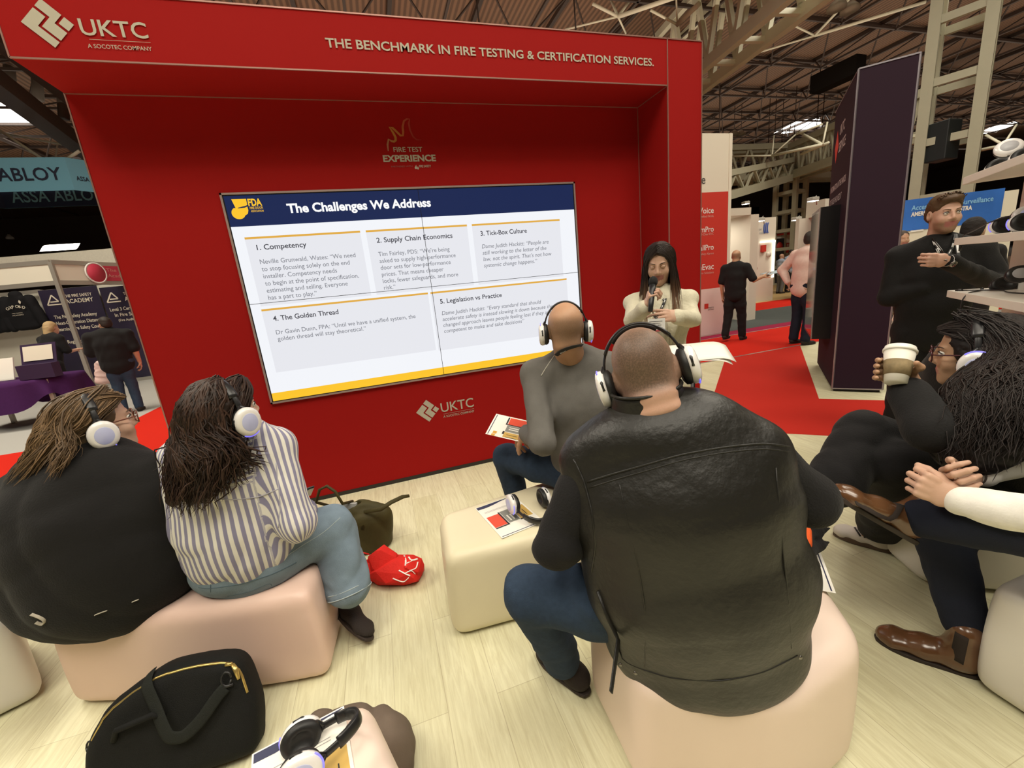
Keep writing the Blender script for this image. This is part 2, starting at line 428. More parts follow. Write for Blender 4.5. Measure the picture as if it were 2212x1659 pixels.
for (a0, a1) in ((ix0, mx_), (mx_, ix1)):
    for (c0, c1) in ((iz0, mz_), (mz_, iz1)):
        b = MB(); b.box((a0, ys, c0), (a1, YB-0.002, c1)); bz = 0.0016; bo = 0.006
        L0 = bo if a0 == ix0 else bz; R0 = bo if a1 == ix1 else bz; D0 = bo if c0 == iz0 else bz; U0 = bo if c1 == iz1 else bz
        b.box((a0, ys-0.003, c0), (a0+L0, ys, c1)); b.box((a1-R0, ys-0.003, c0), (a1, ys, c1)); b.box((a0, ys-0.003, c0), (a1, ys, c0+D0)); b.box((a0, ys-0.003, c1-U0), (a1, ys, c1))
        b.build('display_panel', BEZEL, screen)
SM = [glow('slide_white', (243, 245, 250)), glow('slide_navy', (24, 38, 80)), glow('slide_card', (231, 232, 238)), glow('slide_orange', (226, 172, 70)),
      glow('slide_yellow', (253, 198, 46)), glow('slide_heading', (70, 70, 78)), glow('slide_text', (128, 130, 138)), glow('slide_title', (255, 255, 255))]
b = MB()
sx0, sx1, sz0, sz1 = ix0+.006, ix1-.006, iz0+.006, iz1-.006
def R(mi, x0, x1, z0, z1, lay):
    b.mi = mi; y = ys-0.0004*lay; b.quad((x0, y, z0), (x1, y, z0), (x1, y, z1), (x0, y, z1))
R(0, sx0, sx1, sz0, sz1, 1); R(1, sx0, sx1, 1.965, sz1, 2); R(4, sx0, sx1, sz0, 0.868, 2)
for x0, x1, z0, z1 in ((-.742, -.034, 1.46, 1.892), (.003, .720, 1.46, 1.892), (.757, 1.470, 1.46, 1.892), (-.744, .365, 1.008, 1.434), (.384, 1.496, 1.000, 1.434)):
    R(2, x0, x1, z0, z1, 2); R(3, x0, x1, z1-.006, z1+.007, 3)
def T(mi, s, x0, x1, z, h, bold=0.0, shear=0.0):
    b.mi = mi; text_mesh(b, s, (0, ys-0.0016, z), X_, Z_, x0=x0, x1=x1, height=h, bold=bold, shear=shear)
T(7, 'The Challenges We Address', -.459, .476, 2.0345, .056, .032)
HS = .034
for s, x0, x1, z in (('1. Competency', -.686, -.388, 1.817), ('2. Supply Chain Economics', .064, .602, 1.813), ('3. Tick-Box Culture', .816, 1.187, 1.8135), ('4. The Golden Thread', -.687, -.272, 1.357), ('5. Legislation vs Practice', .446, .932, 1.350)):
    T(5, s, x0, x1, z, HS, .014)
def para(lines, x0, z, dz, wref, xref, shear=0.0, h=.030):
    """lines share one letter width: lines[wref] spans x0..xref"""
    c = bpy.data.curves.new('measure', 'FONT'); o = bpy.data.objects.new('measure', c); COL.objects.link(o); c.shear = shear
    ws = []
    for s in lines:
        c.body = s; bpy.context.view_layer.update(); ws.append(o.dimensions.x)
    bpy.data.objects.remove(o); bpy.data.curves.remove(c)
    k = (xref-x0)/ws[wref]
    for i, s in enumerate(lines): T(6, s, x0, x0+k*ws[i], z-dz*i, h, .004, shear)
para(['Neville Grunwald, Wates: \u201cWe need', 'to stop focusing solely on the end', 'installer. Competency needs', 'to begin at the point of specification,', 'estimating and selling. Everyone', 'has a part to play.\u201d'], -.686, 1.729, .0462, 0, -.092)
para(['Tim Fairley, PDS: \u201cWe\u2019re being', 'asked to supply high-performance', 'door sets for low-performance', 'prices. That means cheaper', 'locks, fewer safeguards, and more', 'risk.\u201d'], .061, 1.722, .0462, 0, .568)
para(['Dame Judith Hackitt: \u201cPeople are', 'still working to the letter of the', 'law, not the spirit. That\u2019s not how', 'systemic change happens.\u201d'], .815, 1.722, .0462, 0, 1.362, shear=.2)
para(['Dr Gavin Dunn, FPA: \u201cUntil we have a unified system, the', 'golden thread will stay theoretical.\u201d'], -.688, 1.266, .0450, 0, .250)
para(['Dame Judith Hackitt: \u201cEvery standard that should', 'accelerate safety is instead slowing it down because the', 'changed approach leaves people feeling lost if they are not', 'competent to make and take decisions\u201d'], .446, 1.264, .0450, 0, 1.257, shear=.2)
# association emblem: a notched shield with a flame drop
b.mi = 4; y = ys-0.0016
b.poly([(-.764, y, 2.128), (-.750, y, 2.070), (-.748, y, 2.068), (-.735, y, 2.078), (-.715, y, 2.083), (-.695, y, 2.086), (-.682, y, 2.092), (-.682, y, 2.128)][::-1])
dr = [(-.742+.0385*math.cos(q), y, 2.045+.036*math.sin(q)) for q in np.linspace(math.radians(120), math.radians(335), 16)]
b.poly(dr + [(-.690, y, 2.040), (-.683, y, 2.060), (-.684, y, 2.082), (-.70, y, 2.076), (-.735, y, 2.073)])
T(4, 'FDA', -.676, -.598, 2.086, .042, .035); T(4, 'FIRE DOOR', -.672, -.597, 2.066, .014, .01); T(4, 'ASSOCIATION', -.670, -.597, 2.048, .012, .01)
b.build('slide', SM, screen)
rebase(screen, (SX+SW/2, YB, SZ))
# ================================================================== bodies and cloth: smooth unions of tapered limbs, surfaced with a surface net
class SDF:
    def __init__(s): s.p = []
    def cap(s, a, b, ra, rb=None, k=.02, m=0, sub=False):
        s.p.append(('cap', np.array(a, float), np.array(b, float), ra, ra if rb is None else rb, k, m, sub)); return s
    def chain(s, pts, rs, k=.02, m=0):
        for i in range(len(pts)-1): s.cap(pts[i], pts[i+1], rs[i], rs[i+1], k, m)
        return s
    def ell(s, c, r, R=None, k=.02, m=0, sub=False):
        s.p.append(('ell', np.array(c, float), np.array(r, float), np.eye(3) if R is None else np.array(R, float), k, m, sub)); return s
    def ecap(s, a, b, A, B, side, k=.03, m=0, sub=False):     # elliptic limb: A,B = (half width along side, half depth)
        s.p.append(('ecap', np.array(a, float), np.array(b, float), np.array(A, float), np.array(B, float), np.array(side, float), k, m, sub)); return s
    def torso(s, pts, wd, sides, k=.05, m=0):
        for i in range(len(pts)-1):
            sd = nrm(np.array(sides[i])+np.array(sides[i+1])) if isinstance(sides, list) else sides
            s.ecap(pts[i], pts[i+1], wd[i], wd[i+1], sd, k, m)
        return s
    def box(s, c, half, R, r, k=.01, m=0, sub=False):
        s.p.append(('box', np.array(c, float), np.array(half, float), np.array(R, float), r, k, m, sub)); return s
    def bbox(s, q):
        t = q[0]
        if t == 'cap': r = max(q[3], q[4]); return np.minimum(q[1], q[2])-r, np.maximum(q[1], q[2])+r
        if t == 'ell': r = max(q[2]); return q[1]-r, q[1]+r
        if t == 'ecap': r = max(q[3].max(), q[4].max()); return np.minimum(q[1], q[2])-r, np.maximum(q[1], q[2])+r
        if t == 'box': r = np.linalg.norm(q[2])+q[4]; return q[1]-r, q[1]+r
    def dist(s, q, P):
        t = q[0]
        if t == 'cap':
            ba = (q[2]-q[1]).astype('f4'); L = max(float(ba@ba), 1e-9); pa = P-q[1].astype('f4')
            h = np.clip((pa@ba)/L, 0, 1); d = pa-h[..., None]*ba
            return np.sqrt((d*d).sum(-1))-(q[3]+(q[4]-q[3])*h)
        if t == 'ell':
            l = (P-q[1].astype('f4'))@q[3].astype('f4'); r = q[2].astype('f4')
            k0 = np.sqrt(((l/r)**2).sum(-1)); k1 = np.sqrt(((l/(r*r))**2).sum(-1))+1e-6
            return k0*(k0-1)/k1
        if t == 'ecap':
            ba = q[2]-q[1]; L = max(float(ba@ba), 1e-9); ax = nrm(ba); sd = q[5]-ax*(q[5]@ax); sd = nrm(sd); nn = np.cross(ax, sd)
            pa = P-q[1].astype('f4'); h = np.clip((pa@ba.astype('f4'))/L, 0, 1)
            rx = q[3][0]+(q[4][0]-q[3][0])*h; ry = q[3][1]+(q[4][1]-q[3][1])*h
            d = pa-h[..., None]*ba.astype('f4')
            lx = d@sd.astype('f4'); ly = d@nn.astype('f4'); lz = d@ax.astype('f4'); rm = np.minimum(rx, ry)
            k0 = np.sqrt((lx/rx)**2+(ly/ry)**2+(lz/rm)**2); k1 = np.sqrt((lx/rx**2)**2+(ly/ry**2)**2+(lz/rm**2)**2)+1e-6
            return np.where(k0 < 1e-4, -rm, k0*(k0-1)/k1)
        if t == 'box':
            l = np.abs((P-q[1].astype('f4'))@q[3].astype('f4'))-q[2].astype('f4')
            return np.sqrt((np.maximum(l, 0)**2).sum(-1))+np.minimum(l.max(-1), 0)-q[4]
    def mesh(s, h=.01, fold=0.0, ffreq=14.0, fdir=(1, 1, 1), seed=0, disp=None, smooth=1, cut=None, open_below=None):
        """returns verts, quads, vertex material ids"""
        add = [q for q in s.p if not q[-1]]
        lo = np.min([s.bbox(q)[0] for q in add], 0)-4*h; hi = np.max([s.bbox(q)[1] for q in add], 0)+4*h
        n = np.ceil((hi-lo)/h).astype(int)+1
        ax = [(lo[i]+h*np.arange(n[i])).astype('f4') for i in range(3)]
        F = np.full(n, 1.0, 'f4'); Mi = np.zeros(n, 'i1'); Md = np.full(n, 9.0, 'f4')
        for q in s.p:
            k = q[-3]; sub = q[-1]
            a, b = s.bbox(q); pad = 1.5*k+3*h
            i0 = np.maximum(((a-pad-lo)/h).astype(int), 0); i1 = np.minimum(((b+pad-lo)/h).astype(int)+2, n)
            if (i1 <= i0).any(): continue
            sl = tuple(slice(i0[i], i1[i]) for i in range(3))
            P = np.stack(np.meshgrid(ax[0][sl[0]], ax[1][sl[1]], ax[2][sl[2]], indexing='ij'), -1)
            d = s.dist(q, P).astype('f4'); f = F[sl]
            if sub:
                hh = np.clip(.5-.5*(f+d)/k, 0, 1); F[sl] = f+(-d-f)*hh+k*hh*(1-hh)
            else:
                hh = np.clip(.5+.5*(f-d)/k, 0, 1); F[sl] = f+(d-f)*hh-k*hh*(1-hh)
                mm = d < Md[sl]; Md[sl] = np.where(mm, d, Md[sl]); Mi[sl] = np.where(mm, q[-2], Mi[sl])
        if fold or disp is not None:
            idx = np.nonzero(np.abs(F) < max(3*h, 3*fold, .02))
            P = np.stack([ax[i][idx[i]] for i in range(3)], -1)
            if fold: F[idx] += folds(P, ffreq, fdir, seed)*fold
            if disp is not None: F[idx] += disp(P)
        V, Q, cells = surfnet(F, lo, h)
        if smooth:
            for _ in range(smooth): V = relax(V, Q)
        return V, Q, Mi[tuple(cells.T)]
def folds(P, freq, fdir, seed):
    r = np.random.RandomState(seed); fd = np.array(fdir, float); out = np.zeros(len(P))
    W = P.astype(float).copy()
    for _ in range(2):
        kd = r.normal(size=3); W += .035*np.sin(P@kd*freq*.6+r.rand()*6)[:, None]*r.normal(size=3)
    for j in range(5):
        k = r.normal(size=3)*fd; k = k/np.linalg.norm(k)*freq*(.7+.9*r.rand())
        s_ = np.sin(W@k+r.rand()*6.28); out += (1-np.abs(s_)**.8*2)*(.45 if j else .8)
    return out/2.2
def surfnet(F, lo, h):
    S = F < 0
    c = [S[i:S.shape[0]-1+i, j:S.shape[1]-1+j, k:S.shape[2]-1+k] for i in (0, 1) for j in (0, 1) for k in (0, 1)]
    cnt = sum(x.astype('i1') for x in c); mask = (cnt > 0) & (cnt < 8)
    cells = np.argwhere(mask); N = len(cells)
    vid = np.full(mask.shape, -1, 'i4'); vid[mask] = np.arange(N)
    off = np.array([(i, j, k) for i in (0, 1) for j in (0, 1) for k in (0, 1)])
    vals = np.stack([F[cells[:, 0]+o[0], cells[:, 1]+o[1], cells[:, 2]+o[2]] for o in off], 1).astype(float)
    acc = np.zeros((N, 3)); num = np.zeros(N)
    for a in range(8):
        for b in range(a+1, 8):
            if np.abs(off[a]-off[b]).sum() != 1: continue
            fa, fb = vals[:, a], vals[:, b]; m = (fa < 0) != (fb < 0)
            t = np.where(m, fa/np.where(m, fa-fb, 1), 0)
            acc += np.where(m[:, None], off[a]+t[:, None]*(off[b]-off[a]), 0); num += m
    V = lo+h*(cells+acc/num[:, None])
    Q = []
    for axis in range(3):
        sl0 = [slice(None)]*3; sl1 = [slice(None)]*3; sl0[axis] = slice(0, -1); sl1[axis] = slice(1, None)
        A = S[tuple(sl0)]; B = S[tuple(sl1)]; e = np.argwhere(A != B)
        u, v = (axis+1) % 3, (axis+2) % 3
        ok = (e[:, u] > 0) & (e[:, v] > 0) & (e[:, u] < F.shape[u]-1) & (e[:, v] < F.shape[v]-1); e = e[ok]
        if not len(e): continue
        flip = A[tuple(e.T)]
        def idx(du, dv):
            q = e.copy(); q[:, u] -= du; q[:, v] -= dv; return vid[tuple(q.T)]
        quad = np.stack([idx(1, 1), idx(0, 1), idx(0, 0), idx(1, 0)], 1)
        quad[~flip] = quad[~flip][:, ::-1]; Q.append(quad)
    Q = np.concatenate(Q); Q = Q[(Q >= 0).all(1)]
    return V, Q, cells
def relax(V, Q, a=.5):
    s = np.zeros_like(V); n = np.zeros(len(V))
    for i in range(4):
        np.add.at(s, Q[:, i], V[Q[:, (i+1) % 4]]+V[Q[:, (i+3) % 4]]); np.add.at(n, Q[:, i], 2)
    return V*(1-a)+a*s/np.maximum(n, 1)[:, None]
def mesh_obj(name, parts, mats, parent=None, attr=None):
    """parts: list of (verts, quads, mat ids per vertex)"""
    V = np.concatenate([p[0] for p in parts]); o = 0; Qs = []; Ms = []
    for v, q, m in parts: Qs.append(q+o); Ms.append(np.asarray(m)[q[:, 0]] if np.ndim(m) else np.full(len(q), m)); o += len(v)
    Q = np.concatenate(Qs); Mt = np.concatenate(Ms).astype('i4')
    me = bpy.data.meshes.new(name); me.vertices.add(len(V)); me.vertices.foreach_set('co', V.astype('f4').ravel())
    me.loops.add(Q.size); me.loops.foreach_set('vertex_index', Q.astype('i4').ravel())
    me.polygons.add(len(Q)); me.polygons.foreach_set('loop_start', np.arange(0, Q.size, 4, dtype='i4'))
    for m in (mats if isinstance(mats, (list, tuple)) else [mats]): me.materials.append(m)
    me.polygons.foreach_set('material_index', Mt)
    me.polygons.foreach_set('use_smooth', np.ones(len(Q), bool))
    me.update(calc_edges=True); me.validate()
    if attr:
        for nm, fn in attr.items():
            a = me.attributes.new(nm, 'FLOAT', 'POINT'); a.data.foreach_set('value', np.asarray(fn(V), 'f4'))
    ob = bpy.data.objects.new(name, me); COL.objects.link(ob)
    if parent is not None: ob.parent = parent
    return ob

# ------------------------------------------------------------------ anatomy
def frame(fwd, up=(0, 0, 1), roll=0.0):
    """columns: right, forward(face), up"""
    f = nrm(fwd); u = np.array(up, float); u = nrm(u-f*(u@f)); r = np.cross(f, u)
    if roll:
        c, s_ = math.cos(roll), math.sin(roll); r, u = r*c+u*s_, u*c-r*s_
    return np.stack([r, f, u], 1)
def head_sdf(S, C, R, sc=1.0, m=0, lip=1, jaw=1.0, nose=1.0, full=0.0):
    """adult head round C (between the ears)"""
    g = lambda x, y, z: np.array(C)+R@(np.array((x, y, z))*sc)
    e = lambda c, r, k=.015, mm=m, sub=False: S.ell(g(*c), np.array(r)*sc, R, k, mm, sub)
    e((0, -.012, .034), (.075, .096, .086)); e((0, .03, -.035), (.060+full, .064, .078), .03)
    e((0, .045, -.075), (.042+full*1.4, .044, .045), .03); e((0, .074, -.098), (.024*jaw+full, .020, .018), .02)
    e((.034, .062, -.028), (.028+full, .026, .026), .02); e((-.034, .062, -.028), (.028+full, .026, .026), .02)
    S.cap(g(-.034, .080, .026), g(.034, .080, .026), .0085*sc, None, .016, m)
    e((.031, .097, .008), (.019, .013, .010), .012, m, True); e((-.031, .097, .008), (.019, .013, .010), .012, m, True)
    S.cap(g(0, .092, .014), g(0, .108*nose, -.020), .0075*sc, .0105*sc, .012, m)
    S.ell(g(.011, .097, -.028), np.array((.008, .010, .007))*sc, R, .008, m); S.ell(g(-.011, .097, -.028), np.array((.008, .010, .007))*sc, R, .008, m)
    S.ell(g(0, .090, -.054), np.array((.021, .010, .0055))*sc, R, .004, lip); S.ell(g(0, .089, -.064), np.array((.018, .010, .006))*sc, R, .004, lip)
    for sx in (1, -1):
        S.ell(g(.077*sx, -.006, -.004), np.array((.011, .020, .031))*sc, R, .008, m)
        S.ell(g(.083*sx, -.002, .0), np.array((.006, .011, .016))*sc, R, .006, m, True)
    return S
def eyes(parent, C, R, sc=1.0, closed=False, brow=None, skin=None, iris=(0.06, 0.04, 0.03, 1)):
    g = lambda x, y, z: np.array(C)+R@(np.array((x, y, z))*sc)
    b = MB()
    for sx in (1, -1):
        b.mi = 0; b.ellipsoid(g(.031*sx, .0795, .009), np.array((.0135, .0125, .0125))*sc, R)
        if not closed:
            b.mi = 1; b.ellipsoid(g(.031*sx, .0880, .009), np.array((.0055, .0047, .0055))*sc, R, 10, 6)
        b.mi = 2   # upper lid
        b.tube([g(.031*sx+.0155*t, .0905-.010*t*t, .0105+.0065*(1-t*t)-(.007*(1-t*t) if closed else 0)) for t in np.linspace(-1, 1, 7)], [.0016*sc, .0022*sc, .0026*sc, .0028*sc, .0026*sc, .0022*sc, .0016*sc], 6)
        if closed: b.mi = 3; b.ellipsoid(g(.031*sx, .0800, .010), np.array((.0145, .0130, .0130))*sc, R)
    o = b.build('eyes', [mat('eye_white', (0.72, 0.68, 0.62, 1), rough=.2), mat('iris_%d' % int(iris[0]*1000), iris, rough=.15), mat('lash_dark', (0.02, 0.015, 0.012, 1), rough=.6), skin or mat('lash_dark', (0.02, 0.015, 0.012, 1))], parent)
    if brow is not None:
        b = MB()
        for sx in (1, -1):
            b.tube([g((.013+.037*t)*sx, .0925-.016*t*t, .0285+.006*math.sin(t*2.4)) for t in np.linspace(0, 1, 7)], [.0022*sc, .0034*sc, .0036*sc, .0034*sc, .003*sc, .0022*sc, .001*sc], 6, flat=.6)
        b.build('eyebrows', brow, parent)
    return o
def hand_sdf(S, W, fwd, palm, side, curl=(.4, .5, .55, .6), sc=1.0, m=0, thumb=(.5, .5), spread=.10, thumb_curl=.35):
    """W wrist, fwd along the hand, palm = way the palm faces, side=+1 thumb lies along cross(fwd,palm)*side"""
    f = nrm(fwd); p = np.array(palm, float); p = nrm(p-f*(p@f)); t = np.cross(f, p)*side      # t: towards the thumb
    W = np.array(W, float); L = .092*sc
    S.ecap(W-f*.012, W+f*.030*sc, (.025*sc, .018*sc), (.034*sc, .0155*sc), t, .015, m)
    S.ecap(W+f*.030*sc, W+f*.080*sc, (.035*sc, .0150*sc), (.038*sc, .0125*sc), t, .015, m)
    lens = ((.046, .026, .020), (.050, .030, .021), (.046, .027, .020), (.036, .020, .018)); tips = []
    for i in range(4):
        o = (.030-.0200*i)*sc; base = W+f*(L-.006*abs(i-1.2)*sc)+t*o-p*.001
        a = 0.0; d0 = nrm(f+t*spread*(1.5-i)*.7); P = base-d0*.018*sc; r = (.0095-.0006*abs(i-1))*sc if i < 3 else .0078*sc
        S.cap(P, base, r*1.1, r*1.05, .008, m); P = base
        for j, l in enumerate(lens[i]):
            a += curl[i]*(1.0, 1.15, .75)[j]; d = d0*math.cos(a)+p*math.sin(a); Q = P+d*l*sc
            S.cap(P, Q, r*(1-.07*j), r*(.95-.09*j), .0035, m); P = Q
        tips.append(P)
    b = W+f*.022*sc+t*.026*sc+p*.006*sc; d = nrm(f*math.cos(thumb[0]*1.5)+t*math.sin(thumb[0]*1.5)+p*thumb[1])
    S.cap(W+f*.012*sc+t*.014*sc, b, .017*sc, .0155*sc, .012, m); P = b
    for j, l in enumerate((.040, .030, .024)):
        Q = P+d*l*sc; S.cap(P, Q, (.0130, .0112, .0102)[j]*sc, (.0112, .0102, .0085)[j]*sc, .006, m); P = Q
        d = nrm(d*math.cos(thumb_curl)+nrm(p*.8-t*.5+f*.3)*math.sin(thumb_curl))
    return tips

def hair_locks(mb, guides, n, r0=.006, jit=.012, wave=.006, wl=.09, seg=14, sides=4, taper=.35, seed=1, over=None, lift=.007):
    """strands blended between neighbouring guide curves"""
    rs = np.random.RandomState(seed); G = []; bv = None
    if over is not None:
        me = over.data; bv = BVHTree.FromPolygons([v_.co[:] for v_ in me.vertices], [tuple(q.vertices) for q in me.polygons])
    for g in guides:
        g = np.array(g, float); d = np.r_[0, np.cumsum(np.linalg.norm(np.diff(g, axis=0), axis=1))]; d /= d[-1]
        t = np.linspace(0, 1, seg); P = np.stack([np.interp(t, d, g[:, i]) for i in range(3)], 1)
        for _ in range(2): P[1:-1] = (P[:-2]+2*P[1:-1]+P[2:])/4
        G.append(P)
    t = np.linspace(0, 1, seg)
    for _ in range(n):
        s_ = rs.rand()*(len(G)-1); i = int(s_); w_ = s_-i
        P = G[i]*(1-w_)+G[min(i+1, len(G)-1)]*w_
        L = np.linalg.norm(np.diff(P, axis=0), axis=1).sum()
        o = rs.normal(size=3)*jit; end = .80+.2*rs.rand()
        P = P+o*(.35+.65*t[:, None])
        ph = rs.rand()*6.28; ax1 = rs.normal(size=3); ax1 /= np.linalg.norm(ax1); ax2 = rs.normal(size=3); ax2 /= np.linalg.norm(ax2)
        am = wave*(.15+.85*np.clip(t*1.6, 0, 1))*(.6+.8*rs.rand()); kk = 2*math.pi*L/wl*(.8+.4*rs.rand())
        P = P+ax1*(am*np.sin(kk*t+ph))[:, None]+ax2*(am*.8*np.cos(kk*t*.93+ph))[:, None]
        k = max(5, int(seg*end)); P = P[:k]
        if bv is not None:
            lf = lift*(.2+.8*rs.rand())
            for j in range(k):
                q, nn, _i, dd = bv.find_nearest(Vector(P[j]))
                dn = (Vector(P[j])-q).dot(nn)
                if dn < lf: P[j] = P[j]+np.array(nn)*(lf-dn) if dn > -.03 else np.array(q+nn*lf)
        rr = r0*(.7+.6*rs.rand())*(1-(1-taper)*np.linspace(0, 1, k)**2); rr[-1] *= .3
        mb.mi = rs.randint(0, 3)
        mb.tube(P, rr, sides, cap=False, flat=.55)
def hair_mats(name, c, k=.35):
    return [mat('%s_%s' % (name, s_), tuple(x*f for x in c[:3])+(1,), rough=.55, spec=.3, var=.25, vscale=60, stretch=(1, 1, .2)) for s_, f in (('deep', 1-k), ('mid', 1.0), ('light', 1+k))]
# ================================================================== benches
class PolySDF(SDF):
    def __init__(s, poly, z0, z1, r, bulge=0.0, taper=0.0):
        SDF.__init__(s); s.poly = np.array(poly, float); s.z0, s.z1, s.r, s.bulge, s.taper = z0, z1, r, bulge, taper
        s.p.append(('poly', .001, 0, False))
    def bbox(s, q):
        lo = np.r_[s.poly.min(0)-s.bulge-.02, s.z0]; hi = np.r_[s.poly.max(0)+s.bulge+.02, s.z1]; return lo, hi
    def dist(s, q, P):
        x, y, z = P[..., 0], P[..., 1], P[..., 2]; v = s.poly; n = len(v); r = s.r
        d = np.full(x.shape, 1e9); sg = np.ones(x.shape)
        c = v.mean(0); tz = 1-s.taper*(z-s.z0)/(s.z1-s.z0)
        x = c[0]+(x-c[0])/tz; y = c[1]+(y-c[1])/tz
        for i in range(n):
            a, b = v[i], v[i-1]; e = b-a; wx, wy = x-a[0], y-a[1]
            t = np.clip((wx*e[0]+wy*e[1])/(e@e), 0, 1); dx, dy = wx-e[0]*t, wy-e[1]*t
            d = np.minimum(d, dx*dx+dy*dy)
            c1 = y >= a[1]; c2_ = y < b[1]; c3 = e[0]*wy > e[1]*wx
            fl_ = (c1 & c2_ & c3) | (~c1 & ~c2_ & ~c3); sg = np.where(fl_, -sg, sg)
        d2 = sg*np.sqrt(d)+r
        d2 = d2-s.bulge*(1-(2*(z-s.z0)/(s.z1-s.z0)-1)**2)
        zc = (s.z0+s.z1)/2; dz = np.abs(z-zc)-(s.z1-s.z0)/2+r
        return (np.sqrt(np.maximum(d2, 0)**2+np.maximum(dz, 0)**2)+np.minimum(np.maximum(d2, dz), 0)-r).astype('f4')
def round_poly(pts, r, n=5):
    pts = [np.array(p, float) for p in pts]; out = []; rr = r if hasattr(r, '__len__') else [r]*len(pts)
    for i in range(len(pts)):
        a, b, c = pts[i-1], pts[i], pts[(i+1) % len(pts)]; u, w_ = nrm(a-b), nrm(c-b)
        p0, p1 = b+u*rr[i], b+w_*rr[i]
        for t in np.linspace(0, 1, n): out.append((1-t)**2*p0+2*t*(1-t)*b+t*t*p1)
    return out
def plastic(name, col):
    m = mat(name, col, rough=0.38, var=0.03, vscale=4, spec=0.4, bump=.02, bscale=300); return m
PINK_BOUNCE = plastic('red_bounce_plastic', (0.78, 0.56, 0.47, 1))  # pink is red bounce light put into the plastic's base colour
PINK_BOUNCE2 = plastic('pale_red_bounce_plastic', (0.82, 0.66, 0.56, 1))  # weaker tint of the same red bounce, in the base colour
CREAM = plastic('cream_moulded_plastic', (0.74, 0.67, 0.47, 1))
GREYW = plastic('grey_white_moulded_plastic', (0.72, 0.69, 0.63, 1))
BENCH_Z = 0.40
def bench(poly, m, label, r=.05, rp=.09, taper=.03, bulge=.008, z1=BENCH_Z):
    S = PolySDF(round_poly(poly, rp), 0.0, z1, r, bulge, taper)
    V, Q, _ = S.mesh(.014, smooth=2)
    c = np.mean(np.array(poly), 0); V = V-np.r_[c, 0]
    V[:, 2] = np.maximum(V[:, 2], 0)
    o = mesh_obj('bench', [(V, Q, 0)], m); o.location = (c[0], c[1], 0)
    return tag(o, label, 'bench', 'rounded plastic benches in front of the screen', 'thing')
bench([(-1.42, 1.80), (-1.00, 1.640), (-0.56, 1.535), (-0.415, 1.510), (-0.375, 1.98), (-1.28, 2.22)], PINK_BOUNCE, 'pinkish bench with a black-topped person and a striped-shirt person sitting on it', rp=[.10, .05, .05, .04, .09, .12])
bench([(0.075, 1.49), (0.98, 1.42), (1.06, 1.98), (0.10, 1.86)], CREAM, 'cream bench holding a flyer and headphones, at the screen side of the leather vest', rp=.06)
bench([(0.475, 0.74), (0.78, 0.57), (1.12, 0.61), (1.31, 0.93), (1.02, 1.12), (0.50, 1.10)], PINK_BOUNCE2, 'pale pink bench under the person in the black leather vest', rp=[.06, .08, .09, .12, .08, .06], bulge=.006, taper=.02)
bench([(-0.56, 0.90), (-0.50, 0.55), (-0.02, 0.52), (-0.205, 1.02)], PINK_BOUNCE2, 'pale pink bench in front of the black bag, with a flyer and headphones on top', rp=[.05, .05, .06, .055])
bench([(2.13, 1.17), (2.02, 0.95), (2.42, 0.66), (2.66, 0.92)], GREYW, 'grey-white bench under the curly-haired person holding a paper cup', rp=.05, taper=.02)
bench([(1.655, 0.625), (1.645, 0.30), (2.1, 0.18), (2.2, 0.62)], GREYW, 'grey-white bench behind the brown boot standing on the floor', rp=.05, taper=.02)
bench([(-1.86, 2.32), (-2.35, 2.05), (-2.1, 1.62), (-1.535, 1.90)], GREYW, 'grey bench cut by the frame edge behind the black-topped person', rp=.06, taper=.02)

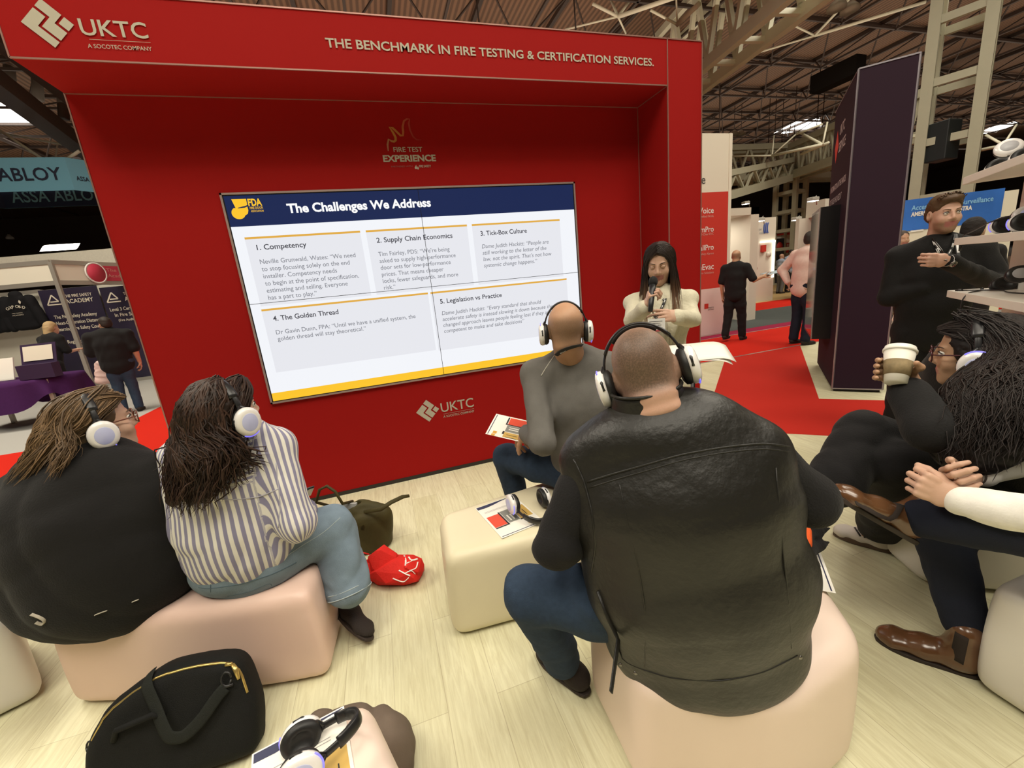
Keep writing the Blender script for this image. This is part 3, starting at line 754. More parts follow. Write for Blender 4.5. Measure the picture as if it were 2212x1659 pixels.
# ================================================================== brochures
PAPER = mat('coated_paper', (0.86, 0.83, 0.75, 1), rough=.45, spec=.3)
BM = [PAPER, mat('print_navy', (0.022, 0.026, 0.075, 1), rough=.5), mat('print_red_door', (0.72, 0.075, 0.03, 1), rough=.45), mat('print_grey_door', (0.25, 0.25, 0.22, 1), rough=.5),
      mat('print_yellow_door', (0.62, 0.40, 0.10, 1), rough=.5), mat('print_black', (0.02, 0.018, 0.018, 1), rough=.5), mat('print_gold', (0.66, 0.36, 0.05, 1), rough=.5), mat('print_text_grey', (0.35, 0.34, 0.33, 1), rough=.6)]
def brochure(name, label, corner, xd, yd, w=.21, l=.297, lift=0.0, curl=0.0, group='fire door flyers'):
    """corner = lower-left of the printed page; xd right, yd up the page"""
    b = MB(); xd = nrm(xd); yd = np.array(yd, float); yd = nrm(yd-xd*(yd@xd)); n = np.cross(xd, yd); C0 = np.array(corner, float)
    def P(x, y, z=0): return C0+xd*x+yd*y+n*(z+lift+curl*((y/l)**2))
    def rect(mi, x0, y0, x1, y1, z, k=6):
        b.mi = mi
        for i in range(k):
            a0, a1 = y0+(y1-y0)*i/k, y0+(y1-y0)*(i+1)/k; b.quad(P(x0, a0, z), P(x1, a0, z), P(x1, a1, z), P(x0, a1, z))
    b.mi = 0
    k = 6
    for i in range(k):
        a0, a1 = l*i/k, l*(i+1)/k
        b.slab([P(0, a0, .0002), P(w, a0, .0002), P(w, a1, .0002), P(0, a1, .0002)], n*.0006)
    t = .0012
    b.mi = 1
    sw = [(.004, l-.028), (.05, l-.030), (.09, l-.024), (.13, l-.014), (.17, l-.009), (w-.004, l-.007)]
    for (x0, y0), (x1, y1) in zip(sw[:-1], sw[1:]): b.quad(P(x0, y0, t), P(x1, y1, t), P(x1, l-.004, t), P(x0, l-.004, t))
    rect(1, .006, .008, w-.006, .012, t, 1)
    rect(2, .010, .085, .070, .185, t, 2); rect(5, .070, .080, .078, .195, t, 1); rect(3, .080, .085, .135, .195, t, 2); rect(4, .140, .085, w-.008, .192, t, 2)
    t2 = .0018
    for x in (.094, .110): rect(0, x, .10, x+.007, .15, t2, 1)
    for x in (.158, .178): rect(5, x, .10, x+.003, .155, t2, 1)
    rect(5, .010, .074, .078, .082, t2, 1); rect(5, .135, .076, .160, .086, t2, 1)
    rect(6, .150, .030, .170, .050, t2, 1); rect(6, .174, .028, .19, .046, t2, 1)
    for yy in (.222, .230): rect(7, .02, yy, .17, yy+.0022, t, 1)
    o = b.build(name, BM)
    o.data.transform(Matrix.Translation(-Vector(C0))); o.location = C0
    return tag(o, label, 'flyer', group, 'thing')
brochure('flyer', 'fire door flyer under headphones on the cream bench', (0.335, 1.511, .4015), (0.98, 0.17, 0), (-.13, .99, 0))
brochure('flyer', 'fire door flyer under headphones on the pink bench below the black bag', (-.405, .655, .4015), (0.975, 0.20, 0), (-.2, .975, 0))
_p0, _p1 = gz(1806, 1282, .4025), gz(1772, 1192, .4025)
brochure('flyer', 'upper fire door flyer on the vest-wearer\u2019s bench, navy edge outward', _p0, _p1-_p0, np.cross((0, 0, 1), _p1-_p0))
_p0, _p1 = gz(1690, 1281, .4008), gz(1770, 1288, .4008)
brochure('flyer', 'fire door flyer peeking out under another on the vest-wearer\u2019s bench', _p1-nrm(_p1-_p0)*.21, _p1-_p0, np.cross((0, 0, 1), _p1-_p0))
_c = gd(1047, 940, 2.05); _d = gd(1072, 894, 2.22)
_r = gd(1150, 944, 2.07)
brochure('flyer', 'fire door flyer held on the lap of the person in the grey sweater', _d+(_c-_d)*0.0, nrm(_c-_d), nrm(_r-_c), w=.19, l=.28)

# ================================================================== headphones
HP_BLACK = mat('headphone_black', (0.014, 0.014, 0.015, 1), rough=.35)
HP_PAD = mat('headphone_pad_leatherette', (0.010, 0.010, 0.010, 1), rough=.5, bump=.1, bscale=60)
HP_WHITE = mat('headphone_pearl_white', (0.80, 0.78, 0.76, 1), rough=.25, coat=.4)
HP_GREY = mat('headphone_silver_grey', (0.42, 0.42, 0.44, 1), rough=.3)
HP_LED = mat('headphone_violet_led', (0.2, 0.2, 0.5, 1), rough=.3, emit=(0.20, 0.16, 1.0, 1), estr=.9)
HP_PLATE = mat('headphone_lit_plate', (0.40, 0.41, 0.50, 1), rough=.3, emit=(0.30, 0.32, 0.60, 1), estr=.25)
_HP = {}
def headphones(label, R, C, width=.152, sc=1.0, tilt=0.0, splay=0.0, lit=True, plate='white', group='wireless silent-disco style headphones'):
    """C between the ears, R columns = right, forward, up of the wearer; width = ear to ear"""
    key = (round(width, 3), sc, tilt, splay, lit, plate)
    root = thing('headphones', label, 'headphones', group=group.replace('silent-disco style ', ''))
    Mx = Matrix.Identity(4)
    for i in range(3):
        for j in range(3): Mx[i][j] = float(R[i][j])
        Mx[i][3] = float(C[i])
    root.matrix_world = Mx
    if key in _HP:
        for nm, me, kids in _HP[key]:
            o = bpy.data.objects.new(nm, me); COL.objects.link(o); o.parent = root
            for n2, m2 in kids:
                k = bpy.data.objects.new(n2, m2); COL.objects.link(k); k.parent = o
        return root
    w2 = width/2*sc; rec = []; top = .128*sc
    def keep(o, kids=()): rec.append((o.name.split('.')[0], o.data, [(k.name.split('.')[0], k.data) for k in kids])); return o
    a0 = math.radians(14)
    arc = [np.array(((w2+.012*sc)*math.cos(a)*1.0, -.004*sc, .012*sc+(top-.012*sc)*math.sin(a))) for a in np.linspace(a0, math.pi-a0, 25)]
    b = MB(); b.tube(arc[3:-3], .0145*sc, 10, flat=.32, upv=(1, 0, .2)); keep(b.build('headband', HP_BLACK, root))
    b = MB(); b.tube([p*np.array((.955, 1, .965)) for p in arc[6:-6]], .0135*sc, 10, flat=.5, upv=(1, 0, .2)); keep(b.build('headband_cushion', HP_PAD, root))
    for s_ in (0, 1):
        seg = arc[:6] if s_ == 0 else arc[-6:]
        b = MB(); b.tube(seg, .0085*sc, 8, flat=.4, upv=(1, 0, .2)); sx = 1 if s_ == 0 else -1
        xo = (w2+.022*sc)*sx                       # fork round the cup
        e0 = np.array(seg[0] if s_ == 0 else seg[-1])
        for sy in (1, -1):
            b.tube([e0+np.array((0, 0, .006*sc)), np.array((xo*.98, sy*.020*sc, .026*sc)), np.array((xo*1.01, sy*.036*sc, .008*sc)), np.array((xo*1.0, sy*.038*sc, -.012*sc))], [.0055*sc, .005*sc, .0045*sc, .004*sc], 8)
        keep(b.build('yoke', HP_BLACK, root))
    for sx in (1, -1):
        T = Matrix.Translation((w2*sx, 0, -.006*sc)) @ Matrix.Rotation(splay*sx, 4, 'Z') @ Matrix.Rotation(math.pi/2*sx, 4, 'Y') @ Matrix.Diagonal((1.14*sc, .96*sc, sc, 1))
        b = MB(); b.lathe([(.0, .006), (.018, .005), (.022, -.002), (.030, -.0045), (.0385, .001), (.0405, .010), (.038, .017), (.0, .017)], 28, T); pad = b
        b = MB(); b.lathe([(.0385, .014), (.0415, .018), (.042, .027), (.0385, .034), (.030, .0375), (.0, .0385)], 28, T)
        cup = b.build('ear_cup', HP_WHITE if plate != 'black' else HP_BLACK, root)
        po = pad.build('ear_pad', HP_PAD, cup)
        b = MB(); b.lathe([(.0, .0392), (.0245, .0386), (.0262, .0372), (.0255, .0355)], 28, T); pl = b.build('cup_plate', HP_PLATE if lit else HP_GREY, cup)
        b = MB(); b.lathe([(.0420, .0225), (.0428, .0235), (.0428, .0262), (.0420, .0272)], 28, T, closed=False); kids = [po, pl]
        if lit:
            b2 = MB()
            b2.tube([T @ Vector((.0425*math.cos(a), .0425*math.sin(a), .029)) for a in np.linspace(-.6, .6, 8)], .0018*sc, 6)
            kids.append(b2.build('led_strip', HP_LED, cup))
        keep(cup, kids)
    _HP[key] = rec
    return root
headphones('headphones lying on the flyer on the cream bench', frame((.1, -.2, 1), (.05, -.97, -.2)), gz(1143, 1083, .455), width=.115, sc=1.06)
headphones('headphones lying on the flyer on the pink bench below the black bag', frame((-.2, .3, .9), (.9, .2, .05)), gz(655, 1625, .445), width=.10)
# ================================================================== people
def skin_mat(name, col, stub=None):
    """skin; where the point attribute 'stubble' is 1 the short hair colour shows through"""
    if name in _MATS: return _MATS[name]
    m = bpy.data.materials.new(name); m.use_nodes = True; nt = m.node_tree; p = nt.nodes['Principled BSDF']
    tc = nt.nodes.new('ShaderNodeTexCoord'); no = nt.nodes.new('ShaderNodeTexNoise'); no.inputs['Scale'].default_value = 18; no.inputs['Detail'].default_value = 6
    nt.links.new(tc.outputs['Object'], no.inputs['Vector'])
    mx = nt.nodes.new('ShaderNodeMix'); mx.data_type = 'RGBA'
    mx.inputs['A'].default_value = (col[0]*.88, col[1]*.80, col[2]*.76, 1); mx.inputs['B'].default_value = (min(1, col[0]*1.10), col[1]*1.12, col[2]*1.14, 1)
    nt.links.new(no.outputs['Fac'], mx.inputs['Factor']); out = mx.outputs['Result']
    if stub:
        at = nt.nodes.new('ShaderNodeAttribute'); at.attribute_name = 'stubble'
        n2 = nt.nodes.new('ShaderNodeTexNoise'); n2.inputs['Scale'].default_value = 260; nt.links.new(tc.outputs['Object'], n2.inputs['Vector'])
        ml = nt.nodes.new('ShaderNodeMath'); ml.operation = 'MULTIPLY_ADD'; ml.inputs[1].default_value = .5; ml.inputs[2].default_value = .70
        nt.links.new(n2.outputs['Fac'], ml.inputs[0])
        m3 = nt.nodes.new('ShaderNodeMath'); m3.operation = 'MULTIPLY'; m3.use_clamp = True; nt.links.new(at.outputs['Fac'], m3.inputs[0]); nt.links.new(ml.outputs[0], m3.inputs[1])
        m2 = nt.nodes.new('ShaderNodeMix'); m2.data_type = 'RGBA'; m2.inputs['B'].default_value = stub
        nt.links.new(out, m2.inputs['A']); nt.links.new(m3.outputs[0], m2.inputs['Factor']); out = m2.outputs['Result']
    nt.links.new(out, p.inputs['Base Color']); p.inputs['Roughness'].default_value = .5; p.inputs['Specular IOR Level'].default_value = .35
    p.inputs['Subsurface Weight'].default_value = .12; p.inputs['Subsurface Radius'].default_value = (.012, .005, .003); p.inputs['Subsurface Scale'].default_value = .6
    bp = nt.nodes.new('ShaderNodeBump'); bp.inputs['Strength'].default_value = .08; bp.inputs['Distance'].default_value = .004
    n4 = nt.nodes.new('ShaderNodeTexNoise'); n4.inputs['Scale'].default_value = 240; nt.links.new(tc.outputs['Object'], n4.inputs['Vector'])
    nt.links.new(n4.outputs['Fac'], bp.inputs['Height']); nt.links.new(bp.outputs['Normal'], p.inputs['Normal'])
    _MATS[name] = m; return m
LIPS = mat('lips_rose', (0.36, 0.13, 0.11, 1), rough=.4)
SKIN_FAIR = skin_mat('skin_fair', (0.56, 0.36, 0.26))
SKIN_WARM = skin_mat('skin_warm', (0.50, 0.30, 0.20))
SKIN_OLIVE = skin_mat('skin_olive', (0.44, 0.27, 0.165))
SKIN_BUZZ = skin_mat('skin_under_buzzcut', (0.53, 0.325, 0.235), (0.115, 0.075, 0.052, 1))
SKIN_BALD = skin_mat('skin_shaved', (0.50, 0.295, 0.18), (0.22, 0.135, 0.085, 1))
SKIN_BEARD = skin_mat('skin_short_beard', (0.55, 0.34, 0.25), (0.20, 0.115, 0.06, 1))
def cloth(name, col, rough=.85, bump=.25, bscale=180, var=.12, vscale=30, sheen=.0, spec=.2):
    return mat(name, col, rough=rough, bump=bump, bscale=bscale, var=var, vscale=vscale, sheen=sheen, spec=spec)
BLACK_KNIT = cloth('black_knit', (0.010, 0.0095, 0.0095, 1), sheen=.05)
BLACK_COTTON = cloth('black_cotton', (0.011, 0.0105, 0.011, 1), sheen=.04)
NAVY_WOOL = cloth('navy_suit_wool', (0.013, 0.016, 0.028, 1), bscale=400)
DENIM_BLUE = cloth('dark_blue_denim', (0.030, 0.050, 0.085, 1), bscale=300, var=.25, vscale=60)
DENIM_PALE = cloth('faded_denim', (0.19, 0.255, 0.315, 1), bscale=300, var=.22, vscale=25)
GREY_KNIT = cloth('grey_fine_knit', (0.155, 0.148, 0.135, 1), bscale=500)
WHITE_SHIRT = cloth('white_shirt_cotton', (0.80, 0.78, 0.72, 1), bump=.1)
LEATHER = mat('black_leather', (0.0105, 0.0098, 0.0078, 1), rough=.44, bump=.22, bscale=55, var=.25, vscale=9, spec=.42)
BROWN_LEATHER = mat('polished_brown_leather', (0.115, 0.052, 0.022, 1), rough=.24, bump=.12, bscale=24, var=.4, vscale=12, spec=.6, coat=.3)
SOLE = mat('dark_sole_rubber', (0.028, 0.018, 0.013, 1), rough=.7)
BLACK_SUEDE = mat('dark_brown_suede', (0.022, 0.015, 0.012, 1), rough=.9, bump=.3, bscale=200)

def person(label, loc): 
    return thing('person', label, 'person', loc)
def lerp(a, b, t): return np.array(a, float)*(1-t)+np.array(b, float)*t
def body_parts(J, head=True, hands=True, h_core=.014, h_head=.0045, h_hand=.0032, thin=.006, headkw={}):
    """J: joints and girths -> list of surfaces making the skin body"""
    parts = []; S = SDF()
    S.torso([J['pel'], J['waist'], J['chest'], J['upper']], [(a-thin*2, b-thin*2) for a, b in J['girth']], J['side'], .05)
    S.cap(J['upper'], J['neck'], .075, .055, .04)
    for s_ in 'LR':
        if s_+'sh' in J:
            S.cap(J['upper']+(J[s_+'sh']-J['upper'])*.5, J[s_+'sh'], .06, J.get('arm', .05)*1.05-thin, .04)
            a = J.get('arm', .048)-thin
            if s_+'el' in J: S.cap(J[s_+'sh'], J[s_+'el'], a*1.05, a*.86, .02); S.cap(J[s_+'el'], J[s_+'wr'], a*.86, .028, .015)
        if s_+'hip' in J and s_+'kn' in J:
            g = J.get('leg', .085)-thin
            S.cap(J[s_+'hip'], J[s_+'kn'], g, g*.70, .03); S.cap(J[s_+'kn'], J[s_+'an'], g*.68, .036, .02)
            S.cap(J[s_+'an'], lerp(J[s_+'an'], J.get(s_+'to', J[s_+'an']+np.array((0, .1, -.05))), .55), .034, .014, .01)
    parts.append(S.mesh(h_core))
    if head:
        S = SDF(); head_sdf(S, J['head'], J['R'], J.get('hs', 1.0), **headkw)
        g = lambda x, y, z: J['head']+J['R']@np.array((x, y, z))
        nk = J.get('nk', .056)
        S.cap(g(0, -.022, -.05), lerp(g(0, -.03, -.10), J['neck'], .6), nk*1.02, nk, .03); S.cap(lerp(g(0, -.03, -.10), J['neck'], .6), J['neck']-np.array((0, 0, .03)), nk, nk*1.25, .03)
        for q in J.get('headx', []): q(S, g)
        parts.append(S.mesh(h_head))
    if hands:
        for s_ in 'LR':
            if s_+'hand' in J:
                S = SDF(); d = nrm(J[s_+'wr']-J[s_+'el'])
                S.cap(J[s_+'wr']-d*.07, J[s_+'wr'], .029, .024, .015)
                hd = J[s_+'hand']; S2 = hand_sdf(S, J[s_+'wr'], hd[0], hd[1], hd[2], **(hd[3] if len(hd) > 3 else {}))
                parts.append(S.mesh(h_hand))
    return parts
def stub_attr(J, fn):
    """fn(x,y,z) in head coordinates -> 0..1"""
    def f(V):
        l = (V-J['head'])@J['R']/J.get('hs', 1.0); out = fn(l[:, 0], l[:, 1], l[:, 2]); out[np.linalg.norm(l, axis=1) > .22] = 0
        return np.clip(out, 0, 1)
    return f
def smooth(e0, e1, x):
    t = np.clip((x-e0)/(e1-e0), 0, 1); return t*t*(3-2*t)
def shoe(parent, heel, toe, m, up=(0, 0, 1), h=.075, w=.047, name='shoe', ankle=None, boot=0.0, sole_m=None, sole_t=.012, h_vox=.006):
    """heel and toe lie at the sole"""
    heel, toe = np.array(heel, float), np.array(toe, float); f = nrm(toe-heel); u = np.array(up, float); u = nrm(u-f*(u@f)); r = np.cross(f, u); L = np.linalg.norm(toe-heel)
    P = lambda x, y, z: heel+f*x*L+r*y+u*z
    S = SDF(); k = .03
    S.ecap(P(.13, 0, h*.55), P(.50, 0, h*.45), (w*.78, h*.50), (w*.86, h*.42), r, k)
    S.ecap(P(.50, 0, h*.40), P(.80, 0, h*.32), (w*.90, h*.38), (w*.95, h*.30), r, k)
    S.ecap(P(.80, 0, h*.32), P(.90, 0, h*.29), (w*.88, h*.28), (w*.66, h*.24), r, k)
    if ankle is not None: S.cap(P(.22, 0, h*.6), ankle, w*.80, w*.80+.002, .03)
    if boot: S.cap(P(.20, 0, h*.7), P(.17, 0, h+boot), w*.82, w*.86, .03)
    # flatten the underside
    Rm = np.stack([f, r, u], 1)
    S.box(P(.5, 0, -.06), (L*.8, .12, .06-.004), Rm, .004, .006, 0, True)
    V, Q, _ = S.mesh(h_vox, smooth=2)
    o = mesh_obj(name, [(V, Q, 0)], m, parent)
    b = MB(); n = 22; out = []
    for i in range(n):
        t = 2*math.pi*i/n; x = .5+.5*math.cos(t); yy = math.sin(t); wd = (.80+.28*smooth(.25, .72, np.array(x))-.10*smooth(.85, 1.0, np.array(x)))*w
        out.append(P(-.02+1.0*x, abs(yy)**.6*np.sign(yy)*wd, -.002))
    b.slab(out, u*sole_t); so = b.build('sole', sole_m or SOLE, o, bevel=.003)
    return o
def trousers(parent, J, m, name='trousers', seat=(.175, .13), leg=.092, knee=.070, hem=.060, h=.010, fold=.006, seed=3, sides='LR', waist_t=.35, hemfrac=.93, sd=None, ffreq=22):
    S = SDF(); S.ecap(J['pel']+np.array((0, 0, -.01)), lerp(J['pel'], J['waist'], waist_t), seat, (seat[0]*.95, seat[1]*.95), J['side'] if sd is None else sd, .05)
    for s_ in sides:
        an = lerp(J[s_+'kn'], J[s_+'an'], hemfrac)
        S.cap(J[s_+'hip'], lerp(J[s_+'hip'], J[s_+'kn'], .5), leg, (leg+knee)/2+.006, .045); S.cap(lerp(J[s_+'hip'], J[s_+'kn'], .5), J[s_+'kn'], (leg+knee)/2+.006, knee, .03)
        S.cap(J[s_+'kn'], an, knee, hem, .022)
    V, Q, _ = S.mesh(h, fold=fold, ffreq=ffreq, seed=seed, smooth=1)
    return mesh_obj(name, [(V, Q, 0)], m, parent)
def top(parent, J, m, name='shirt', add=.010, sleeve=1.0, arm=.056, cuff=.042, h=.010, fold=.006, ffreq=20, seed=5, hem=None, k=.05, disp=None, collar=None, attr=None, sides='LR', fdir=(1, 1, .7), extra=None, base=None):
    S = SDF(); g = [(a+add, b+add) for a, b in J['girth']]; lo = J['pel'] if hem is None else hem
    S.torso([lo, J['waist'], J['chest'], J['upper']], g, J['side'], k)
    S.cap(J['upper'], lerp(J['upper'], J['neck'], .75), .085+add, .060+add, .04)
    for s_ in sides:
        S.cap(lerp(J['upper'], J[s_+'sh'], .35), J[s_+'sh'], .072+add*.5, arm*1.12, .045)
        if sleeve > 0:
            S.cap(J[s_+'sh'], J[s_+'el'], arm*1.08, arm*.95, .03) if sleeve >= .5 else S.cap(J[s_+'sh'], lerp(J[s_+'sh'], J[s_+'el'], sleeve*2), arm*1.10, arm*1.08, .03)
            if sleeve > .5: S.cap(J[s_+'el'], lerp(J[s_+'el'], J[s_+'wr'], (sleeve-.5)*2*.97), arm*.95, cuff, .022)
    if extra: extra(S)
    V, Q, Mi = S.mesh(h, fold=fold, ffreq=ffreq, seed=seed, smooth=1, disp=disp, fdir=fdir)
    return mesh_obj(name, [(V, Q, 0)], m, parent, attr)
def arr(*p): return np.array(p, float)
def finish(root):
    """root was made at its seat or feet; children are in world space"""
    bpy.context.view_layer.update()
    loc = root.location.copy()
    for c in root.children: c.location = c.location-loc

def on(o, u, v, lift=.0, fallback=None):
    """point where the line of sight u,v meets the surface of o (still in world space)"""
    me = o.data
    if 'bvh' not in _BV or _BV['bvh'][0] is not o:
        _BV['bvh'] = (o, BVHTree.FromPolygons([v_.co[:] for v_ in me.vertices], [tuple(q.vertices) for q in me.polygons]))
    d = Vector(nrm(ray(u, v))); h = _BV['bvh'][1].ray_cast(Vector(CAM), d)
    if h[0] is None:
        h = _BV['bvh'][1].find_nearest(Vector(CAM+ray(u, v)*(fallback or 1.0)))
    return np.array(h[0])+np.array(h[1])*lift
_BV = {}
def snap(o, p, lift=0.0):
    on(o, 0, 0); h = _BV['bvh'][1].find_nearest(Vector(p)); return np.array(h[0])+np.array(h[1])*lift
def seam(o, px, r, m, name='seam', n=5, flat=None, lift=0.0):
    pts = []
    for i in range(len(px)-1):
        for t in np.linspace(0, 1, n, endpoint=False): pts.append(on(o, px[i][0]+(px[i+1][0]-px[i][0])*t, px[i][1]+(px[i+1][1]-px[i][1])*t, lift))
    pts.append(on(o, *px[-1], lift)); pts = np.array(pts)
    for _ in range(2): pts[1:-1] = (pts[:-2]+2*pts[1:-1]+pts[2:])/4
    b = MB(); b.tube(pts, r, 6, flat=flat); return b.build(name, m, o)
# ---------------- person in the black leather vest
def build_vest():
    f = nrm((.52, .85, 0)); r = arr(f[1], -f[0], 0); z = arr(0, 0, 1)
    J = {}
    J['pel'] = arr(.70, .80, .50); J['waist'] = arr(.665, .77, .66); J['chest'] = arr(.635, .79, .86); J['upper'] = arr(.622, .825, 1.015)
    J['side'] = r; J['girth'] = [(.205, .150), (.205, .155), (.215, .148), (.185, .115)]
    J['neck'] = arr(.612, .862, 1.085)
    J['head'] = gd(1394, 806, 1.035); J['R'] = frame((.54, .80, -.26), (-.20, .17, 1))
    J['Lsh'] = J['upper']-r*.175-z*.045-f*.01; J['Rsh'] = J['upper']+r*.190-z*.015-f*.01
    J['Lel'] = gd(1203, 1178, 1.08); J['Lwr'] = arr(.50, 1.06, .64)
    J['Rel'] = gd(1752, 1078, .985); J['Rwr'] = arr(.95, 1.10, .66)
    J['Lhip'] = J['pel']-r*.10; J['Rhip'] = J['pel']+r*.10
    J['Lkn'] = arr(.30, 1.05, .505); J['Lan'] = arr(.425, 1.135, .10); J['Rkn'] = arr(1.0, 1.17, .50); J['Ran'] = arr(1.02, 1.22, .10)
    J['Lto'] = arr(.42, 1.24, .04); J['Rto'] = arr(1.05, 1.33, .04)
    J['arm'] = .056; J['leg'] = .095; J['nk'] = .062; J['hs'] = .96
    J['Lhand'] = (nrm((.75, .6, -.1)), (-.2, .2, -1), -1); J['Rhand'] = (nrm((-.6, .75, -.1)), (.2, .2, -1), 1)
    J['headx'] = [lambda S, g: (S.ell(g(0, -.065, -.062), (.052, .030, .020), J['R'], .02), S.ell(g(0, -.060, -.095), (.056, .034, .022), J['R'], .02))]
    root = person('person in a black leather vest sitting with back turned on pale pink bench', (.68, .80, .40))
    body = body_parts(J, headkw=dict(full=.004))
    st = stub_attr(J, lambda x, y, z_: smooth(-.075, -.03, z_)*(1-smooth(.05, .085, y-.35*np.maximum(z_-.06, 0)))*(.62+.38*smooth(-.02, -.09, y)))
    mesh_obj('body', body, [SKIN_BUZZ, LIPS], root, {'stubble': st})
    trousers(root, J, DENIM_BLUE, 'jeans', seat=(.195, .150), leg=.100, knee=.078, hem=.062, fold=.006, seed=2)
    b = [shoe(root, arr(.475, 1.06, .012), arr(.385, 1.31, .012), BLACK_SUEDE, ankle=J['Lan'])]
    shoe(root, arr(1.01, 1.15, .012), arr(1.06, 1.42, .012), BLACK_SUEDE, ankle=J['Ran'])
    top(root, J, BLACK_COTTON, 'shirt', add=.0, arm=.058, cuff=.050, fold=.009, ffreq=24, seed=9, h=.010)
    # vest: sleeveless shell with yoke, seams and a hem band
    axis = nrm(J['upper']-J['pel'])
    S = SDF(); g = [(.262, .176), (.268, .180), (.262, .168), (.205, .130)]
    hem = J['pel']-axis*.075-f*.012
    S.torso([hem, J['waist'], J['chest'], J['upper']], g, r, .06)
    S.cap(J['upper'], lerp(J['upper'], J['neck'], .35), .10, .078, .05)
    for s_ in 'LR': S.cap(lerp(J['upper'], J[s_+'sh'], .3), lerp(J['upper'], J[s_+'sh'], 1.06)-z*.008, .088, .080, .05)
    for s_ in 'LR':     # arm holes
        sgn = -1 if s_ == 'L' else 1
        c = J[s_+'sh']+r*sgn*(.108 if s_ == 'L' else .112)-axis*.06+f*.03; S.cap(c, c-axis*.13, .058, .058, .015, 0, True)
    V, Q, _ = S.mesh(.0085, fold=.0045, ffreq=13, seed=24, smooth=2, fdir=(.6, .6, 1))
    vest = mesh_obj('leather_vest', [(V, Q, 0)], LEATHER, root)
    seam(vest, [(1268, 1041), (1330, 1022), (1391, 1005), (1474, 981), (1570, 965), (1650, 958), (1706, 965)], .0026, LEATHER)
    seam(vest, [(1272, 1054), (1332, 1035), (1393, 1018), (1476, 993), (1572, 976), (1650, 969), (1708, 976)], .0018, LEATHER)
    seam(vest, [(1338, 1045), (1352, 1110), (1380, 1230), (1397, 1340), (1392, 1440)], .0018, LEATHER)
    seam(vest, [(1676, 1010), (1690, 1174), (1703, 1300), (1710, 1400)], .0018, LEATHER)
    seam(vest, [(1300, 1400), (1370, 1440), (1450, 1466), (1560, 1472), (1650, 1452), (1722, 1416)], .0026, LEATHER)
    seam(vest, [(1239, 992), (1262, 1040), (1280, 1110), (1287, 1180), (1278, 1235)], .0030, LEATHER)
    nd = nrm(lerp(axis, J['head']-J['neck'], .75)); nf = nrm(f-nd*(f@nd)); nr = np.cross(nf, nd); c0 = J['neck']+nd*.026-nf*.020
    cf = lambda u, v: c0+(nr*math.cos((u*1.62-.31-.5)*math.pi-.0)*(.090-.012*v)+nf*math.sin((u*1.62-.31-.5)*math.pi)*(.086-.010*v)*1.0)+nd*(.072*v)
    cf = lambda u, v: c0+(nr*math.sin((u-.5)*5.2)*(.096-.012*v)-nf*math.cos((u-.5)*5.2)*(.090-.010*v))+nd*(.046*v-.03*(1-v))
    b = MB(); b.rgrid(cf, 40, 6); co = b.build('collar', LEATHER, vest, solid=.006)
    b = MB(); b.tube([cf(u, 1.0) for u in np.linspace(0, 1, 40)], .0042, 8); b.build('collar_rim', LEATHER, vest); b = MB(); b.tube([cf(u, .22) for u in np.linspace(0.05, .95, 40)], .0022, 6); b.build('seam', LEATHER, vest)
    p0 = on(vest, 1240, 1310); p1 = on(vest, 1300, 1440)
    b = MB(); b.tube([p0, lerp(p0, p1, .5)-f*.012, p1-f*.014, gd(1320, 1495, .90)], [.007, .008, .0075, .006], 8, flat=.4); b.build('side_strap', LEATHER, vest)
    for u, v in ((1341, 1436), (1373, 1454), (1728, 1420)):
        b = MB(); p = on(vest, u, v); b.lathe([(.0, .0025), (.0045, .0025), (.006, 0), (.0045, -.002), (0, -.002)], 12, Matrix.Translation(Vector(p)) @ Vector((-f[0], -f[1], 0)).to_track_quat('Z', 'Y').to_matrix().to_4x4())
        b.build('stud', mat('gunmetal', (.2, .19, .18, 1), rough=.3, metal=1.0), vest)
    finish(root)
    headphones('headphones worn by the person in the black leather vest', J['R'], J['head']+J['R']@arr(0, .004, -.004), width=.166, sc=1.02)
    return J
JV = build_vest()
